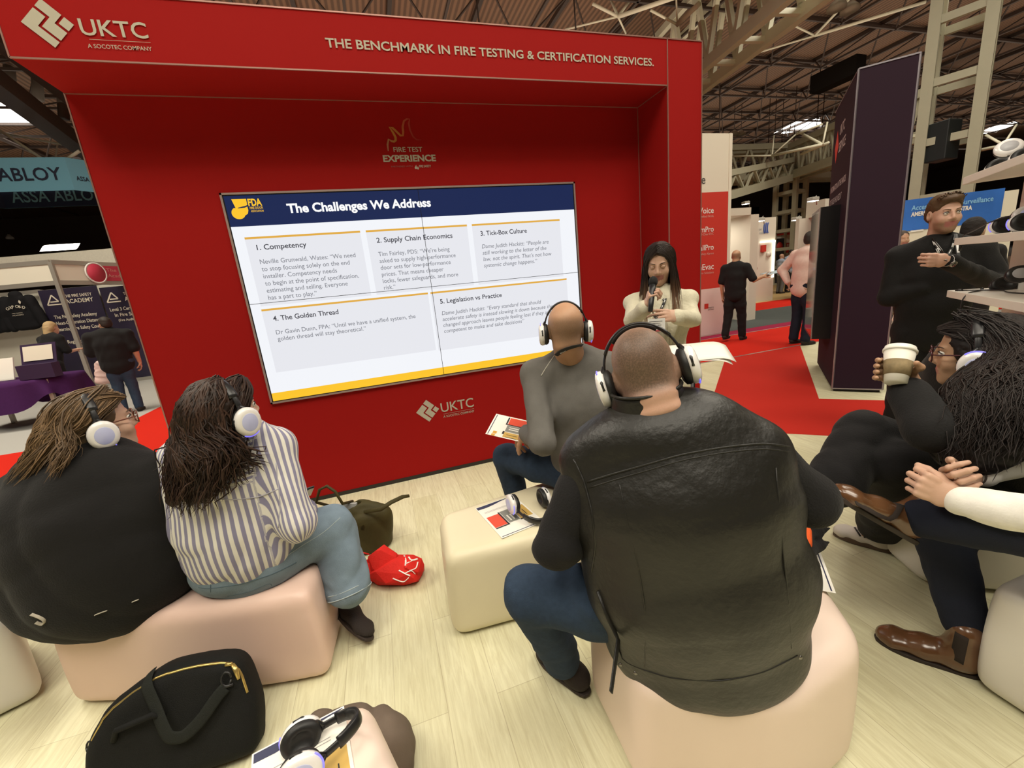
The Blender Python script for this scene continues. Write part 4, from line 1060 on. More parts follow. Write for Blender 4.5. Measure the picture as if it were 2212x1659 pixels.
# ---------------- person in the grey sweater (on the cream bench)
def build_grey():
    f = nrm((.28, .96, 0)); r = arr(f[1], -f[0], 0); z = arr(0, 0, 1); J = {}
    C = gd(1222, 714, 1.80); J['head'] = C; J['R'] = frame((.36, .92, -.10), (.02, .0, 1)); J['hs'] = 1.0
    J['pel'] = arr(.86, 1.735, .50); J['waist'] = arr(.855, 1.715, .66); J['chest'] = arr(.835, 1.72, .86); J['upper'] = arr(.825, 1.735, 1.02)
    J['neck'] = arr(.815, 1.735, 1.095); J['side'] = r; J['girth'] = [(.165, .125), (.160, .120), (.180, .122), (.155, .095)]
    J['Lsh'] = J['upper']-r*.185-z*.005; J['Rsh'] = J['upper']+r*.185-z*.01
    J['Lel'] = gd(1172, 955, 1.80); J['Lwr'] = gd(1138, 936, 2.02); J['Rel'] = J['Rsh']+arr(.05, .02, -.28); J['Rwr'] = J['Rel']+arr(-.06, .22, -.01)
    J['Lhip'] = J['pel']-r*.09; J['Rhip'] = J['pel']+r*.09; J['Lkn'] = arr(.535, 2.06, .515); J['Rkn'] = arr(1.08, 2.14, .50)
    J['Lan'] = arr(.60, 2.09, .10); J['Ran'] = arr(1.06, 2.16, .10); J['arm'] = .050; J['leg'] = .085; J['nk'] = .056
    J['Lhand'] = (nrm(gd(1122, 945, 2.12)-J['Lwr']), (.3, .1, -.9), 1, dict(curl=(.55, .6, .65, .7)))
    J['Rhand'] = ((-.3, .9, -.2), (-.2, 0, -1), 1)
    root = person('person in a grey sweater sitting on the far side of the cream bench', (.86, 1.735, .40))
    st = stub_attr(J, lambda x, y, z_: smooth(-.07, -.03, z_)*(1-smooth(.03, .07, z_))*(1-smooth(-.02, .05, y))*.8)
    bdy = mesh_obj('body', body_parts(J), [SKIN_BALD, LIPS], root, {'stubble': st})
    trousers(root, J, DENIM_BLUE, 'jeans', seat=(.17, .13), leg=.090, knee=.070, hem=.058, seed=6)
    shoe(root, arr(.61, 2.0, .012), arr(.57, 2.26, .012), BLACK_SUEDE, ankle=J['Lan']); shoe(root, arr(1.05, 2.08, .012), arr(1.1, 2.34, .012), BLACK_SUEDE, ankle=J['Ran'])
    sw = top(root, J, GREY_KNIT, 'sweater', add=.010, arm=.058, cuff=.040, fold=.0055, ffreq=24, seed=11, h=.0085, hem=J['pel']-arr(0, 0, .03))
    seam(sw, [(1169, 812), (1176, 800), (1187, 783), (1206, 756)], .0024, mat('pale_piping', (.55, .53, .46, 1)), 'shoulder_piping', 4)
    def fr(u, v):
        ps = [on(o_, u, v, 0, 1.8) for o_ in (bdy, sw)]; p_ = min(ps, key=lambda q: np.linalg.norm(q-CAM)); return p_-nrm(ray(u, v))*.005
    lp = [fr(*q) for q in ((1203, 768), (1209, 762), (1217, 757), (1226, 753), (1236, 750), (1246, 748), (1256, 747))]
    finish(root)
    headphones('headphones worn by the person in the grey sweater', J['R'], C+J['R']@arr(0, .002, -.004), width=.158)
    ly = thing('lanyard', 'black lanyard round the neck of the grey sweater', 'lanyard', tuple(J['neck']), 'lanyards')
    b = MB(); b.tube(lp, .0125, 8, flat=.22, upv=f); b.build('strap', mat('lanyard_black', (.012, .012, .012, 1), rough=.6), ly)
    b = MB(); xd = nrm(lp[3]-lp[1]); yd_ = nrm(np.cross(-ray(1215, 757), xd)); yd_ = yd_ if yd_[2] > 0 else -yd_
    text_mesh(b, 'aico', lp[1]-nrm(ray(1215, 757))*.0045-yd_*.006, xd, yd_, height=.012, x0=0, x1=.034, bold=.03); b.build('lettering', mat('lanyard_white', (.7, .7, .68, 1)), ly)
    finish(ly)
build_grey()

# ---------------- person in the striped shirt
def stripe_mat(name, a_, b_, per):
    m = bpy.data.materials.new(name); m.use_nodes = True; nt = m.node_tree; p = nt.nodes['Principled BSDF']; N = nt.nodes.new; L = nt.links.new
    at = N('ShaderNodeAttribute'); at.attribute_name = 'stripe'
    d = N('ShaderNodeMath'); d.operation = 'MULTIPLY'; d.inputs[1].default_value = 1/per; L(at.outputs['Fac'], d.inputs[0])
    fr = N('ShaderNodeMath'); fr.operation = 'FRACT'; L(d.outputs[0], fr.inputs[0])
    pp = N('ShaderNodeMath'); pp.operation = 'PINGPONG'; pp.inputs[1].default_value = .5; L(fr.outputs[0], pp.inputs[0])
    cr = N('ShaderNodeValToRGB'); e = cr.color_ramp.elements; e[0].position = .22; e[0].color = a_; e[1].position = .28; e[1].color = b_
    L(pp.outputs[0], cr.inputs['Fac']); L(cr.outputs['Color'], p.inputs['Base Color']); p.inputs['Roughness'].default_value = .8; p.inputs['Specular IOR Level'].default_value = .2
    return m
def build_striped():
    f = nrm((.26, .965, 0)); r = arr(f[1], -f[0], 0); z = arr(0, 0, 1); J = {}
    C = gd(490, 893, 1.50); J['head'] = C; J['R'] = frame((.72, .68, .05), (.05, 0, 1)); J['hs'] = .97
    J['pel'] = arr(-.655, 1.745, .50); J['waist'] = arr(-.665, 1.725, .65); J['chest'] = arr(-.655, 1.735, .82); J['upper'] = arr(-.635, 1.755, .955)
    J['neck'] = arr(-.622, 1.765, 1.02); J['side'] = r; J['girth'] = [(.195, .15), (.175, .135), (.175, .125), (.145, .092)]
    J['Lsh'] = J['upper']-r*.165-z*.03; J['Rsh'] = J['upper']+r*.170-z*.035
    J['Rel'] = gd(640, 1130, 1.55); J['Rwr'] = gd(650, 1105, 1.78); J['Lel'] = J['Lsh']+arr(-.07, .0, -.27); J['Lwr'] = J['Lel']+arr(.12, .22, .02)
    J['Lhip'] = J['pel']-r*.095; J['Rhip'] = J['pel']+r*.095
    J['Rkn'] = gd(718, 1140, 1.80); J['Ran'] = gd(756, 1278, 1.76); J['Lkn'] = arr(-.62, 2.20, .50); J['Lan'] = arr(-.58, 2.16, .10)
    J['arm'] = .048; J['leg'] = .090; J['nk'] = .050
    J['Rhand'] = ((-.1, .95, .2), (-.8, 0, -.5), -1, dict(curl=(.6, .7, .7, .7))); J['Lhand'] = ((.4, .9, 0), (0, 0, -1), -1)
    root = person('person in a blue and white striped shirt sitting on pinkish bench', (-.655, 1.745, .40))
    mesh_obj('body', body_parts(J), [SKIN_FAIR, LIPS], root)
    eyes(root, C, J['R'], .97, brow=mat('brow_dark', (.03, .018, .012, 1)))
    tr = trousers(root, J, DENIM_PALE, 'jeans', seat=(.215, .165), leg=.105, knee=.086, hem=.088, hemfrac=.90, seed=4, fold=.011, ffreq=20, h=.009, waist_t=.55)
    bh = MB(); an = lerp(J['Rkn'], J['Ran'], .90); dd = nrm(J['Ran']-J['Rkn']); u1 = nrm(np.cross(dd, r)); u2 = np.cross(dd, u1)
    for o_ in (.0, -.022): bh.tube([an+dd*(o_+.028)+(u1*math.cos(a)+u2*math.sin(a))*(.090+o_*.1) for a in np.linspace(0, 2*math.pi, 33)], .0024, 6, cap=False)
    bh.build('cuff_stitching', mat('denim_worn_edge', (.36, .42, .44, 1), rough=.9), tr)
    ST = cloth('denim_stitch', (.10, .15, .19, 1)); PALE = mat('denim_worn_edge', (.36, .42, .44, 1), rough=.9)
    seam(tr, [(455, 1262), (456, 1290), (468, 1315)], .0022, ST); seam(tr, [(400, 1264), (450, 1272), (520, 1262), (590, 1240), (640, 1215)], .0024, ST)
    seam(tr, [(492, 1288), (540, 1278), (585, 1258), (590, 1275), (560, 1296), (500, 1306), (492, 1288)], .0016, ST, 'back_pocket'); seam(tr, [(600, 1215), (650, 1180), (700, 1150), (735, 1118)], .0016, PALE)
    # striped shirt: stripes run down the body and along the sleeves, across the yoke
    Cn = J['chest']; ax = nrm(J['upper']-J['pel'])
    def stripe(V):
        d = V-J['upper']; up = d@ax; lat = d@r; fr_ = d@f
        ang = np.arctan2(lat, -(fr_-.03)); body = ang*.165
        t = (V-J['Rsh']); a = nrm(J['Rel']-J['Rsh']); h = np.clip(t@a, -.05, .35); q = t-h[:, None]*a; qn = np.linalg.norm(q, axis=1)
        s1 = nrm(np.cross(a, f)); s2 = np.cross(a, s1); arm_r = np.arctan2(q@s1, q@s2)*.062
        t2 = (V-J['Lsh']); a2 = nrm(J['Lel']-J['Lsh']); h2 = np.clip(t2@a2, -.05, .35); q2 = t2-h2[:, None]*a2
        s3 = nrm(np.cross(a2, f)); s4 = np.cross(a2, s3); arm_l = np.arctan2(q2@s3, q2@s4)*.062
        out = np.where(up > -.110, up*1.0, body)
        out = np.where((lat > .150) | ((qn < .075) & (lat > .135)), arm_r, out)
        out = np.where((lat < -.155), arm_l, out)
        return out
    sh = top(root, J, stripe_mat('violet_striped_cotton', (.245, .235, .345, 1), (.72, .70, .64, 1), .0185), 'striped_shirt', add=.024, arm=.066, cuff=.060, sleeve=.92, fold=.0085, ffreq=26, seed=31, h=.0072, hem=J['pel']+arr(0, 0, .055)-f*.01, attr={'stripe': stripe}, fdir=(1, 1, .55))
    PIP = mat('shirt_seam_grey_blue', (.42, .41, .46, 1), rough=.9)  # muted grey-blue for the raised seam lines
    seam(sh, [(432, 1075), (500, 1080), (560, 1074), (602, 1056)], .0022, PIP); seam(sh, [(596, 1000), (600, 1040), (606, 1090), (602, 1140)], .0020, PIP)
    S = SDF(); S.cap(J['Ran']+z*.03, J['Ran']-z*.045, .040, .036, .01); V, Q, _ = S.mesh(.008); mesh_obj('sock', [(V, Q, 0)], BLACK_COTTON, root)
    shoe(root, gz(707, 1292, .085), gz(803, 1388, .03), BLACK_SUEDE, up=(.62, -.15, .75), h=.075, w=.045, name='slip_on_shoe', sole_m=SOLE)
    shoe(root, arr(-.60, 2.08, .012), arr(-.55, 2.33, .012), BLACK_SUEDE, ankle=J['Lan'], name='slip_on_shoe')
    # long dark wavy hair
    g = lambda x, y, z_: C+J['R']@(arr(x, y, z_)*.97)
    bk = lambda u, v, d: gd(u, v, d)
    S = SDF(); S.ell(g(0, -.028, .040), (.090, .098, .086), J['R'], .03); S.ell(g(0, -.060, -.03), (.086, .075, .09), J['R'], .03)
    S.cap(g(0, -.075, -.02), bk(455, 985, 1.44), .075, .080, .05); S.cap(bk(455, 985, 1.44), bk(425, 1060, 1.46), .078, .052, .05); S.cap(bk(400, 960, 1.45), bk(385, 1070, 1.46), .042, .034, .04)
    S.cap(bk(505, 965, 1.50), bk(575, 985, 1.53), .036, .016, .03)
    V, Q, _ = S.mesh(.008, fold=.010, ffreq=34, seed=8, fdir=(1, 1, .25)); HM = hair_mats('dark_brown_hair', (.030, .0145, .0088, 1), .5)
    hair = mesh_obj('hair', [(V, Q, 0)], HM, root)
    b = MB(); crown = g(0, .0, .128)
    gu = [[crown, g(-.085, -.03, .06), g(-.10, -.06, -.05), bk(370, 975, 1.45), bk(372, 1050, 1.44), bk(365, 1092, 1.44)],
          [crown, g(-.06, -.09, .06), g(-.07, -.13, -.03), bk(405, 990, 1.40), bk(392, 1070, 1.38), bk(390, 1115, 1.40)],
          [crown, g(0, -.12, .06), g(0, -.155, -.03), bk(450, 990, 1.37), bk(430, 1070, 1.37), bk(425, 1112, 1.40)],
          [crown, g(.05, -.10, .06), g(.06, -.14, -.03), bk(490, 980, 1.38), bk(470, 1050, 1.38), bk(455, 1092, 1.40)],
          [crown, g(.075, -.05, .06), g(.085, -.085, -.02), bk(512, 960, 1.42), bk(530, 985, 1.45), bk(575, 990, 1.50), bk(606, 985, 1.52)]]
    hair_locks(b, gu, 720, r0=.0042, jit=.020, wave=.010, wl=.085, seg=22, seed=4, over=hair, lift=.009)
    gf = [[g(.01, .09, .115), g(.05, .085, .085), g(.080, .055, .05), g(.088, .01, .0), g(.088, -.03, -.05)], [g(-.01, .09, .115), g(.03, .06, .125), g(.07, .0, .09), g(.092, -.03, .03), g(.09, -.05, -.03)],
          [g(-.01, .085, .120), g(-.05, .06, .11), g(-.085, .01, .07), g(-.095, -.03, 0), g(-.09, -.04, -.08)]]
    hair_locks(b, gf, 150, r0=.0042, jit=.009, wave=.004, wl=.09, seg=12, seed=5, over=hair, lift=.006)
    top_ = gd(500, 838, 1.50)
    b.build('hair_locks', HM, hair)
    finish(root)
    headphones('headphones worn by the person in the striped shirt', J['R'], C+J['R']@arr(0, .0, -.012), width=.180, sc=1.10)
    ph = thing('phone', 'dark phone held by the person in the striped shirt', 'phone')
    p = gd(656, 1066, 1.72); R = frame((-.2, .5, .8)); b = MB(); b.box((-.036, -.004, -.07), (.036, .004, .07)); o = b.build('case', mat('phone_black', (.02, .02, .025, 1), rough=.3), ph, bevel=.004)
    b = MB(); b.box((-.033, -.0052, -.066), (.033, -.004, .066)); b.build('screen', mat('phone_glass', (.01, .01, .012, 1), rough=.05), ph)
    Mx = Matrix.Identity(4)
    for i in range(3):
        for j in range(3): Mx[i][j] = float(R[i][j])
        Mx[i][3] = float(p[i])
    ph.matrix_world = Mx
build_striped()

# ---------------- person in the loose black top with long fair-brown hair
def glasses(label, C, R, sc, frame_m, lens_m, parent_loc=None):
    g = lambda x, y, z: C+R@(arr(x, y, z)*sc)
    root = thing('glasses', label, 'glasses', tuple(g(0, .1, .01)), 'pairs of glasses')
    b = MB(); l = MB()
    for sx in (1, -1):
        ring = [g(.033*sx+.0275*np.sign(math.cos(a))*abs(math.cos(a))**.7, .1085-.004*abs(math.cos(a)), .004+.0215*np.sign(math.sin(a))*abs(math.sin(a))**.75) for a in np.linspace(0, 2*math.pi, 25)]
        b.tube(ring, .0022*sc, 6, cap=False); l.poly(ring[:-1])
        b.tube([g(.061*sx, .104, .012), g(.074*sx, .090, .013), g(.081*sx, .03, .010), g(.083*sx, -.005, .004), g(.082*sx, -.025, -.018)], [.0024*sc]*5, 6)
    b.tube([g(-.008, .110, .010), g(0, .113, .012), g(.008, .110, .010)], .002*sc, 6)
    b.build('frame', frame_m, root); l.build('lenses', lens_m, root)
    finish(root); return root
def glass_mat(name, tint):
    m = bpy.data.materials.new(name); m.use_nodes = True; nt = m.node_tree; nt.nodes.clear()
    o = nt.nodes.new('ShaderNodeOutputMaterial'); mx = nt.nodes.new('ShaderNodeMixShader'); t = nt.nodes.new('ShaderNodeBsdfTransparent'); gl = nt.nodes.new('ShaderNodeBsdfGlossy')
    t.inputs[0].default_value = tint; gl.inputs['Roughness'].default_value = .05; mx.inputs[0].default_value = .08
    nt.links.new(t.outputs[0], mx.inputs[1]); nt.links.new(gl.outputs[0], mx.inputs[2]); nt.links.new(mx.outputs[0], o.inputs[0]); return m
CLEAR = glass_mat('spectacle_lens', (.93, .93, .92, 1))
def build_black():
    f = nrm((.30, .954, 0)); r = arr(f[1], -f[0], 0); z = arr(0, 0, 1); J = {}
    C = gd(212, 916, 1.60); J['head'] = C; J['R'] = frame((.80, .60, -.02), (.10, .02, 1)); J['hs'] = 1.02
    J['pel'] = arr(-1.15, 1.885, .52); J['waist'] = arr(-1.165, 1.87, .66); J['chest'] = arr(-1.17, 1.88, .79); J['upper'] = arr(-1.155, 1.895, .885)
    J['neck'] = arr(-1.095, 1.925, .975); J['side'] = r; J['girth'] = [(.270, .205), (.285, .21), (.265, .18), (.195, .115)]
    J['Lsh'] = J['upper']-r*.25-z*.06; J['Rsh'] = J['upper']+r*.225-z*.05
    J['Rel'] = J['Rsh']+r*.05-z*.28+f*.06; J['Rwr'] = J['Rel']+f*.22-r*.08; J['Lel'] = J['Lsh']-r*.06-z*.28+f*.05; J['Lwr'] = J['Lel']+f*.22+r*.08
    J['Lhip'] = J['pel']-r*.12; J['Rhip'] = J['pel']+r*.12; J['Lkn'] = J['Lhip']+f*.42-z*.01; J['Rkn'] = J['Rhip']+f*.42-z*.01
    J['Lan'] = J['Lkn']+f*.0-z*.41; J['Ran'] = J['Rkn']-z*.41; J['arm'] = .065; J['leg'] = .11; J['nk'] = .062
    J['Lhand'] = (f, -z, -1); J['Rhand'] = (f, -z, 1)
    root = person('person in a loose black top with long fair-brown hair and glasses', (-1.15, 1.885, .40))
    mesh_obj('body', body_parts(J, headkw=dict(full=.010)), [SKIN_FAIR, LIPS], root)
    eyes(root, C, J['R'], 1.02, brow=mat('brow_brown', (.10, .06, .035, 1)))
    trousers(root, J, BLACK_COTTON, seat=(.27, .20), leg=.12, knee=.09, hem=.08, seed=4)
    for s_ in 'LR': shoe(root, J[s_+'an']-f*.07-z*.078, J[s_+'an']+f*.19-z*.078, BLACK_SUEDE, ankle=J[s_+'an'])
    def drape(S):
        S.ecap(J['pel']-z*.005-f*.045, J['waist'], (.335, .235), (.31, .225), r, .08)
        S.cap(lerp(J['Lsh'], J['Lel'], .3), J['pel']-r*.27-z*.03-f*.03, .12, .100, .08); S.cap(lerp(J['Rsh'], J['Rel'], .2), J['pel']+r*.20-z*.0-f*.02, .11, .12, .08)
    t_ = top(root, J, BLACK_KNIT, 'loose_top', add=.022, arm=.085, cuff=.062, fold=.013, ffreq=15, seed=15, h=.011, hem=J['pel']-z*.01, k=.08, extra=drape, fdir=(.4, .4, 1))
    # hem print
    PR = mat('pale_flower_print', (.42, .38, .30, 1), rough=.9, var=.5, vscale=40)
    for pts in ([(70, 1325), (85, 1330), (100, 1338), (96, 1348), (80, 1342)], [(205, 1328), (220, 1322), (232, 1318)], [(285, 1300), (300, 1294)]): seam(t_, pts, .010 if len(pts) > 3 else .006, PR, 'hem_print', 3, flat=.2)
    g = lambda x, y, z_: C+J['R']@(arr(x, y, z_)*1.02)
    S = SDF(); S.ell(g(0, -.022, .038), (.086, .102, .086), J['R'], .03); S.ell(g(.0, -.065, -.02), (.085, .07, .09), J['R'], .03)
    S.cap(g(0, -.09, -.01), gd(120, 960, 1.50), .072, .050, .05); S.cap(gd(120, 960, 1.50), gd(60, 1000, 1.47), .048, .022, .04)
    S.ell(g(0, .075, -.01), (.065, .06, .10), J['R'], .02, 0, True)
    V, Q, _ = S.mesh(.008, fold=.007, ffreq=40, seed=9, fdir=(1, 1, .3)); HM = hair_mats('fair_brown_hair', (.135, .083, .042, 1), .40)
    hair = mesh_obj('hair', [(V, Q, 0)], HM, root); b = MB(); cr = g(0, .045, .132)
    gu = [[g(.03, .080, .092), g(.075, .045, .072), g(.090, .0, .050), g(.094, -.05, .0), gd(120, 935, 1.50), gd(90, 985, 1.46), gd(55, 1040, 1.44)],
          [cr, g(.07, .0, .10), g(.10, -.05, .04), gd(150, 925, 1.50), gd(110, 965, 1.44), gd(75, 1005, 1.43), gd(32, 1055, 1.42)],
          [cr, g(.03, -.06, .13), g(.06, -.13, .05), gd(125, 930, 1.50), gd(95, 965, 1.46), gd(50, 1005, 1.45), gd(22, 1060, 1.43)],
          [cr, g(-.02, -.08, .12), g(.0, -.15, .03), gd(120, 945, 1.54), gd(80, 985, 1.5), gd(55, 1020, 1.46), gd(30, 1040, 1.44)],
          [cr, g(.06, -.07, .08), g(.09, -.11, .0), gd(165, 960, 1.46), gd(135, 1000, 1.405), gd(110, 1040, 1.395)],
          [cr, g(.07, -.07, .07), g(.095, -.10, .0), gd(160, 950, 1.46), gd(128, 990, 1.41), gd(118, 1030, 1.40), gd(112, 1048, 1.395)]]
    hair_locks(b, gu, 620, r0=.0036, jit=.013, wave=.006, wl=.16, seg=18, seed=14, over=hair, lift=.007)
    gt = [[g(.03, .085, .092), g(.02, .05, .118), g(.0, .0, .128), g(-.02, -.07, .11), g(-.02, -.12, .06)], [g(.045, .082, .088), g(.06, .04, .103), g(.07, -.01, .095), g(.06, -.08, .075), g(.05, -.12, .03)], [g(-.02, .085, .096), g(-.06, .04, .106), g(-.085, -.03, .09), g(-.09, -.06, .03), g(-.08, -.08, -.05)]]
    hair_locks(b, gt, 260, r0=.0036, jit=.009, wave=.002, wl=.2, seg=12, seed=15, over=hair, lift=.004); b.build('hair_locks', HM, hair)
    finish(root)
    headphones('headphones worn by the person in the loose black top', J['R'], C+J['R']@arr(0, -.012, -.012), width=.178, sc=1.13)
    glasses('tortoiseshell glasses on the person in the loose black top', C, J['R'], 1.02, mat('tortoiseshell', (.14, .035, .015, 1), rough=.3), CLEAR)
build_black()
# ---------------- presenter in the cream jacket
def ombre_mat(name, top_, tip, z0, z1):
    m = bpy.data.materials.new(name); m.use_nodes = True; nt = m.node_tree; p = nt.nodes['Principled BSDF']; N = nt.nodes.new; L = nt.links.new
    tc = N('ShaderNodeTexCoord'); sp = N('ShaderNodeSeparateXYZ'); L(tc.outputs['Object'], sp.inputs[0]); mr = N('ShaderNodeMapRange'); mr.inputs['From Min'].default_value = z0; mr.inputs['From Max'].default_value = z1
    L(sp.outputs['Z'], mr.inputs['Value']); mx = N('ShaderNodeMix'); mx.data_type = 'RGBA'; mx.inputs['A'].default_value = tip; mx.inputs['B'].default_value = top_
    L(mr.outputs['Result'], mx.inputs['Factor']); L(mx.outputs['Result'], p.inputs['Base Color']); p.inputs['Roughness'].default_value = .5; return m
def build_presenter():
    f = nrm((-.60, -.80, 0)); r = arr(f[1], -f[0], 0); z = arr(0, 0, 1); J = {}; D = 2.47
    C = gd(1424, 570, D); J['head'] = C; J['R'] = frame((-.66, -.70, -.34), (-.02, -.03, 1)); J['hs'] = .93
    base = C.copy(); base[2] = 0
    def at(u, v, d): return gd(u, v, d)
    J['neck'] = C-z*.155-f*.035; J['upper'] = J['neck']-z*.07; J['chest'] = J['neck']-z*.20+f*.01; J['waist'] = J['neck']-z*.37; J['pel'] = J['neck']-z*.54
    J['side'] = r; J['girth'] = [(.165, .115), (.128, .095), (.150, .108), (.13, .08)]
    J['Rsh'] = J['upper']+r*.152-z*.005; J['Lsh'] = J['upper']-r*.152-z*.005
    J['Rel'] = at(1366, 692, 2.42); J['Rwr'] = at(1394, 664, 2.27); J['Lel'] = at(1496, 690, 2.42); J['Lwr'] = at(1463, 684, 2.24)
    J['Lhip'] = J['pel']-r*.085; J['Rhip'] = J['pel']+r*.085
    for s_, k in (('L', -1), ('R', 1)): J[s_+'kn'] = J['pel']+r*k*.08-z*(J['pel'][2]-.46)+f*.02; J[s_+'an'] = J['pel']+r*k*.075-z*(J['pel'][2]-.09); J[s_+'to'] = J[s_+'an']+f*.13-z*.05
    J['arm'] = .043; J['leg'] = .085; J['nk'] = .045
    mic0, mic1 = at(1411, 606, 2.24), at(1405, 672, 2.19)
    md = nrm(mic1-mic0)
    J['Rhand'] = (nrm(at(1404, 634, 2.225)-J['Rwr']), nrm(-f*.1+(-r)*.9+z*.1), 1, dict(curl=(1.0, 1.05, 1.05, 1.05), sc=.92, thumb=(.3, .5)))
    J['Lhand'] = (nrm(at(1425, 680, 2.20)-J['Lwr']), nrm(-f*.8-z*.4), -1, dict(curl=(.35, .45, .5, .55), sc=.92, thumb=(.25, .3)))
    root = person('person in a cream jacket speaking into a microphone beside the screen', tuple(base))
    mesh_obj('body', body_parts(J, h_hand=.004, headkw=dict(jaw=.85)), [SKIN_FAIR, LIPS], root)
    eyes(root, C, J['R'], .93, closed=True, brow=mat('brow_dark', (.03, .018, .012, 1)), skin=SKIN_FAIR)
    trousers(root, J, BLACK_COTTON, seat=(.175, .125), leg=.095, knee=.08, hem=.08, seed=4, hemfrac=1.0)
    for s_ in 'LR': shoe(root, J[s_+'an']-f*.06-z*.08, J[s_+'an']+f*.17-z*.08, BLACK_SUEDE, ankle=J[s_+'an'], w=.04)
    CREAM_J = mat('cream_crinkled_jacquard', (.64, .60, .45, 1), rough=.8, bump=.35, bscale=70, var=.08, vscale=40)
    def puff(S):
        for s_ in 'LR': S.ell(J[s_+'sh']+z*.012+(J[s_+'sh']-J['upper'])*.02, (.058, .058, .050), None, .03)
        S.ecap(J['pel']-z*.02, J['waist'], (.200, .145), (.138, .108), r, .04)
        # the jacket hangs open in front
        S.ecap(J['pel']-z*.12+f*.15-r*.0, lerp(J['pel'], J['waist'], .85)+f*.16, (.075, .08), (.025, .06), r, .02, 0, True)
    jk = top(root, J, CREAM_J, 'jacket', add=.010, arm=.044, cuff=.040, fold=.0055, ffreq=30, seed=41, h=.0085, hem=J['pel']-z*.03, extra=puff)
    # blouse front with a soft bow
    S = SDF(); S.ecap(J['upper']+f*.055-z*.0, J['waist']+f*.085, (.052, .040), (.060, .042), r, .03); S.ell(J['neck']+f*.045-z*.045, (.035, .035, .04), None, .03); S.ell(J['chest']+f*.125-z*.06, (.035, .028, .05), None, .03); S.ell(J['chest']+f*.12-z*.005-r*.015, (.03, .025, .04), None, .03)
    V, Q, _ = S.mesh(.007, fold=.006, ffreq=50, seed=3); bl = mesh_obj('blouse', [(V, Q, 0)], cloth('ivory_blouse', (.40, .36, .27, 1)), root)
    # lapels
    for k in (-1, 1): 
        b = MB(); a0 = snap(jk, J['neck']+r*k*.055+f*.05+z*.02, .006); a1 = snap(jk, J['chest']+r*k*.085+f*.12+z*.03, .010); a2 = snap(jk, J['waist']+r*k*.055+f*.12+z*.05, .006)
        b.tube([a0, lerp(a0, a1, .5)+f*.006, a1, lerp(a1, a2, .5)+f*.006, a2], [.016, .026, .030, .020, .006], 10, flat=.22, upv=f); b.build('lapel', CREAM_J, jk)
    g = lambda x, y, z_: C+J['R']@(arr(x, y, z_)*.93)
    S = SDF(); S.ell(g(0, -.022, .040), (.083, .096, .082), J['R'], .03); S.cap(g(0, -.055, -.02), J['upper']-f*.075-z*.02, .078, .070, .05)
    S.ell(g(0, .085, -.02), (.062, .06, .105), J['R'], .015, 0, True)
    V, Q, _ = S.mesh(.007, fold=.003, ffreq=50, seed=8, fdir=(1, 1, .1))
    zt = C[2]; HM = [ombre_mat('ombre_hair_%d' % i, tuple(x*k for x in (.020, .011, .008))+(1,), tuple(x*k for x in (.20, .085, .028))+(1,), zt-.30, zt-.08) for i, k in enumerate((.75, 1.0, 1.3))]
    hair = mesh_obj('hair', [(V, Q, 0)], HM, root); b = MB(); cr = g(.004, .03, .128)
    P = lambda k, dz, df: J['neck']+r*k-z*dz+f*df
    pt = g(.003, .080, .094)
    gu = [[pt, g(.045, .072, .080), g(.080, .040, .02), P(.075, .02, .075), P(.080, .12, .130), P(.075, .215, .155)], [cr, g(.06, .055, .085), g(.083, .03, .01), P(.088, .02, .06), P(.092, .13, .120), P(.085, .215, .145)], [cr, g(.07, .02, .085), g(.092, -.01, .0), P(.110, .02, .04), P(.112, .13, .10), P(.105, .20, .125)],
          [cr, g(.06, -.03, .09), g(.085, -.06, -.01), P(.09, .06, -.08), P(.095, .2, -.10)], [cr, g(0, -.07, .10), g(0, -.12, 0), P(0, .06, -.12), P(0, .22, -.12)],
          [cr, g(-.06, -.03, .09), g(-.085, -.06, -.01), P(-.09, .06, -.08), P(-.095, .2, -.10)], [cr, g(-.07, .02, .085), g(-.092, -.01, .0), P(-.11, .02, .04), P(-.112, .13, .10), P(-.105, .19, .125)], [cr, g(-.06, .055, .085), g(-.083, .03, .01), P(-.088, .02, .06), P(-.092, .12, .12), P(-.085, .20, .145)], [pt, g(-.045, .072, .080), g(-.080, .040, .02), P(-.075, .02, .075), P(-.080, .11, .130), P(-.075, .19, .155)]]
    hair_locks(b, gu, 640, r0=.0034, jit=.008, wave=.003, wl=.3, seg=14, seed=44, over=hair, lift=.004); b.build('hair_locks', HM, hair)
    def front(u, v, l=.010):
        ps = [on(o_, u, v, 0, 2.3) for o_ in (jk, bl)]; p_ = min(ps, key=lambda q: np.linalg.norm(q-CAM)); return p_-nrm(ray(u, v))*l
    st1 = [front(*q) for q in ((1447, 620), (1444, 632), (1438, 645), (1433, 657), (1428, 668), (1422, 680))]; st2 = [front(*q) for q in ((1404, 655), (1408, 668), (1412, 680))]
    finish(root)
    mc = thing('microphone', 'black handheld microphone held by the person in the cream jacket', 'microphone', tuple(mic0))
    T = Matrix.Translation(Vector(mic0)) @ Vector(md).to_track_quat('Z', 'Y').to_matrix().to_4x4()
    b = MB(); b.lathe([(.0, .028), (.017, .028), (.016, .07), (.0135, .13), (.0125, .185), (.0, .187)], 20, T); b.build('handle', mat('microphone_black', (.012, .012, .013, 1), rough=.4), mc)
    b = MB(); b.lathe([(.0, -.022), (.012, -.020), (.021, -.010), (.0245, .004), (.0235, .018), (.018, .028), (.0, .028)], 24, T); b.build('foam_head', mat('microphone_foam', (.010, .010, .010, 1), rough=.95, bump=.6, bscale=400), mc)
    finish(mc)
    ly = thing('lanyard', 'printed black lanyard with a white badge on the person in the cream jacket', 'lanyard', tuple(J['neck']), 'lanyards')
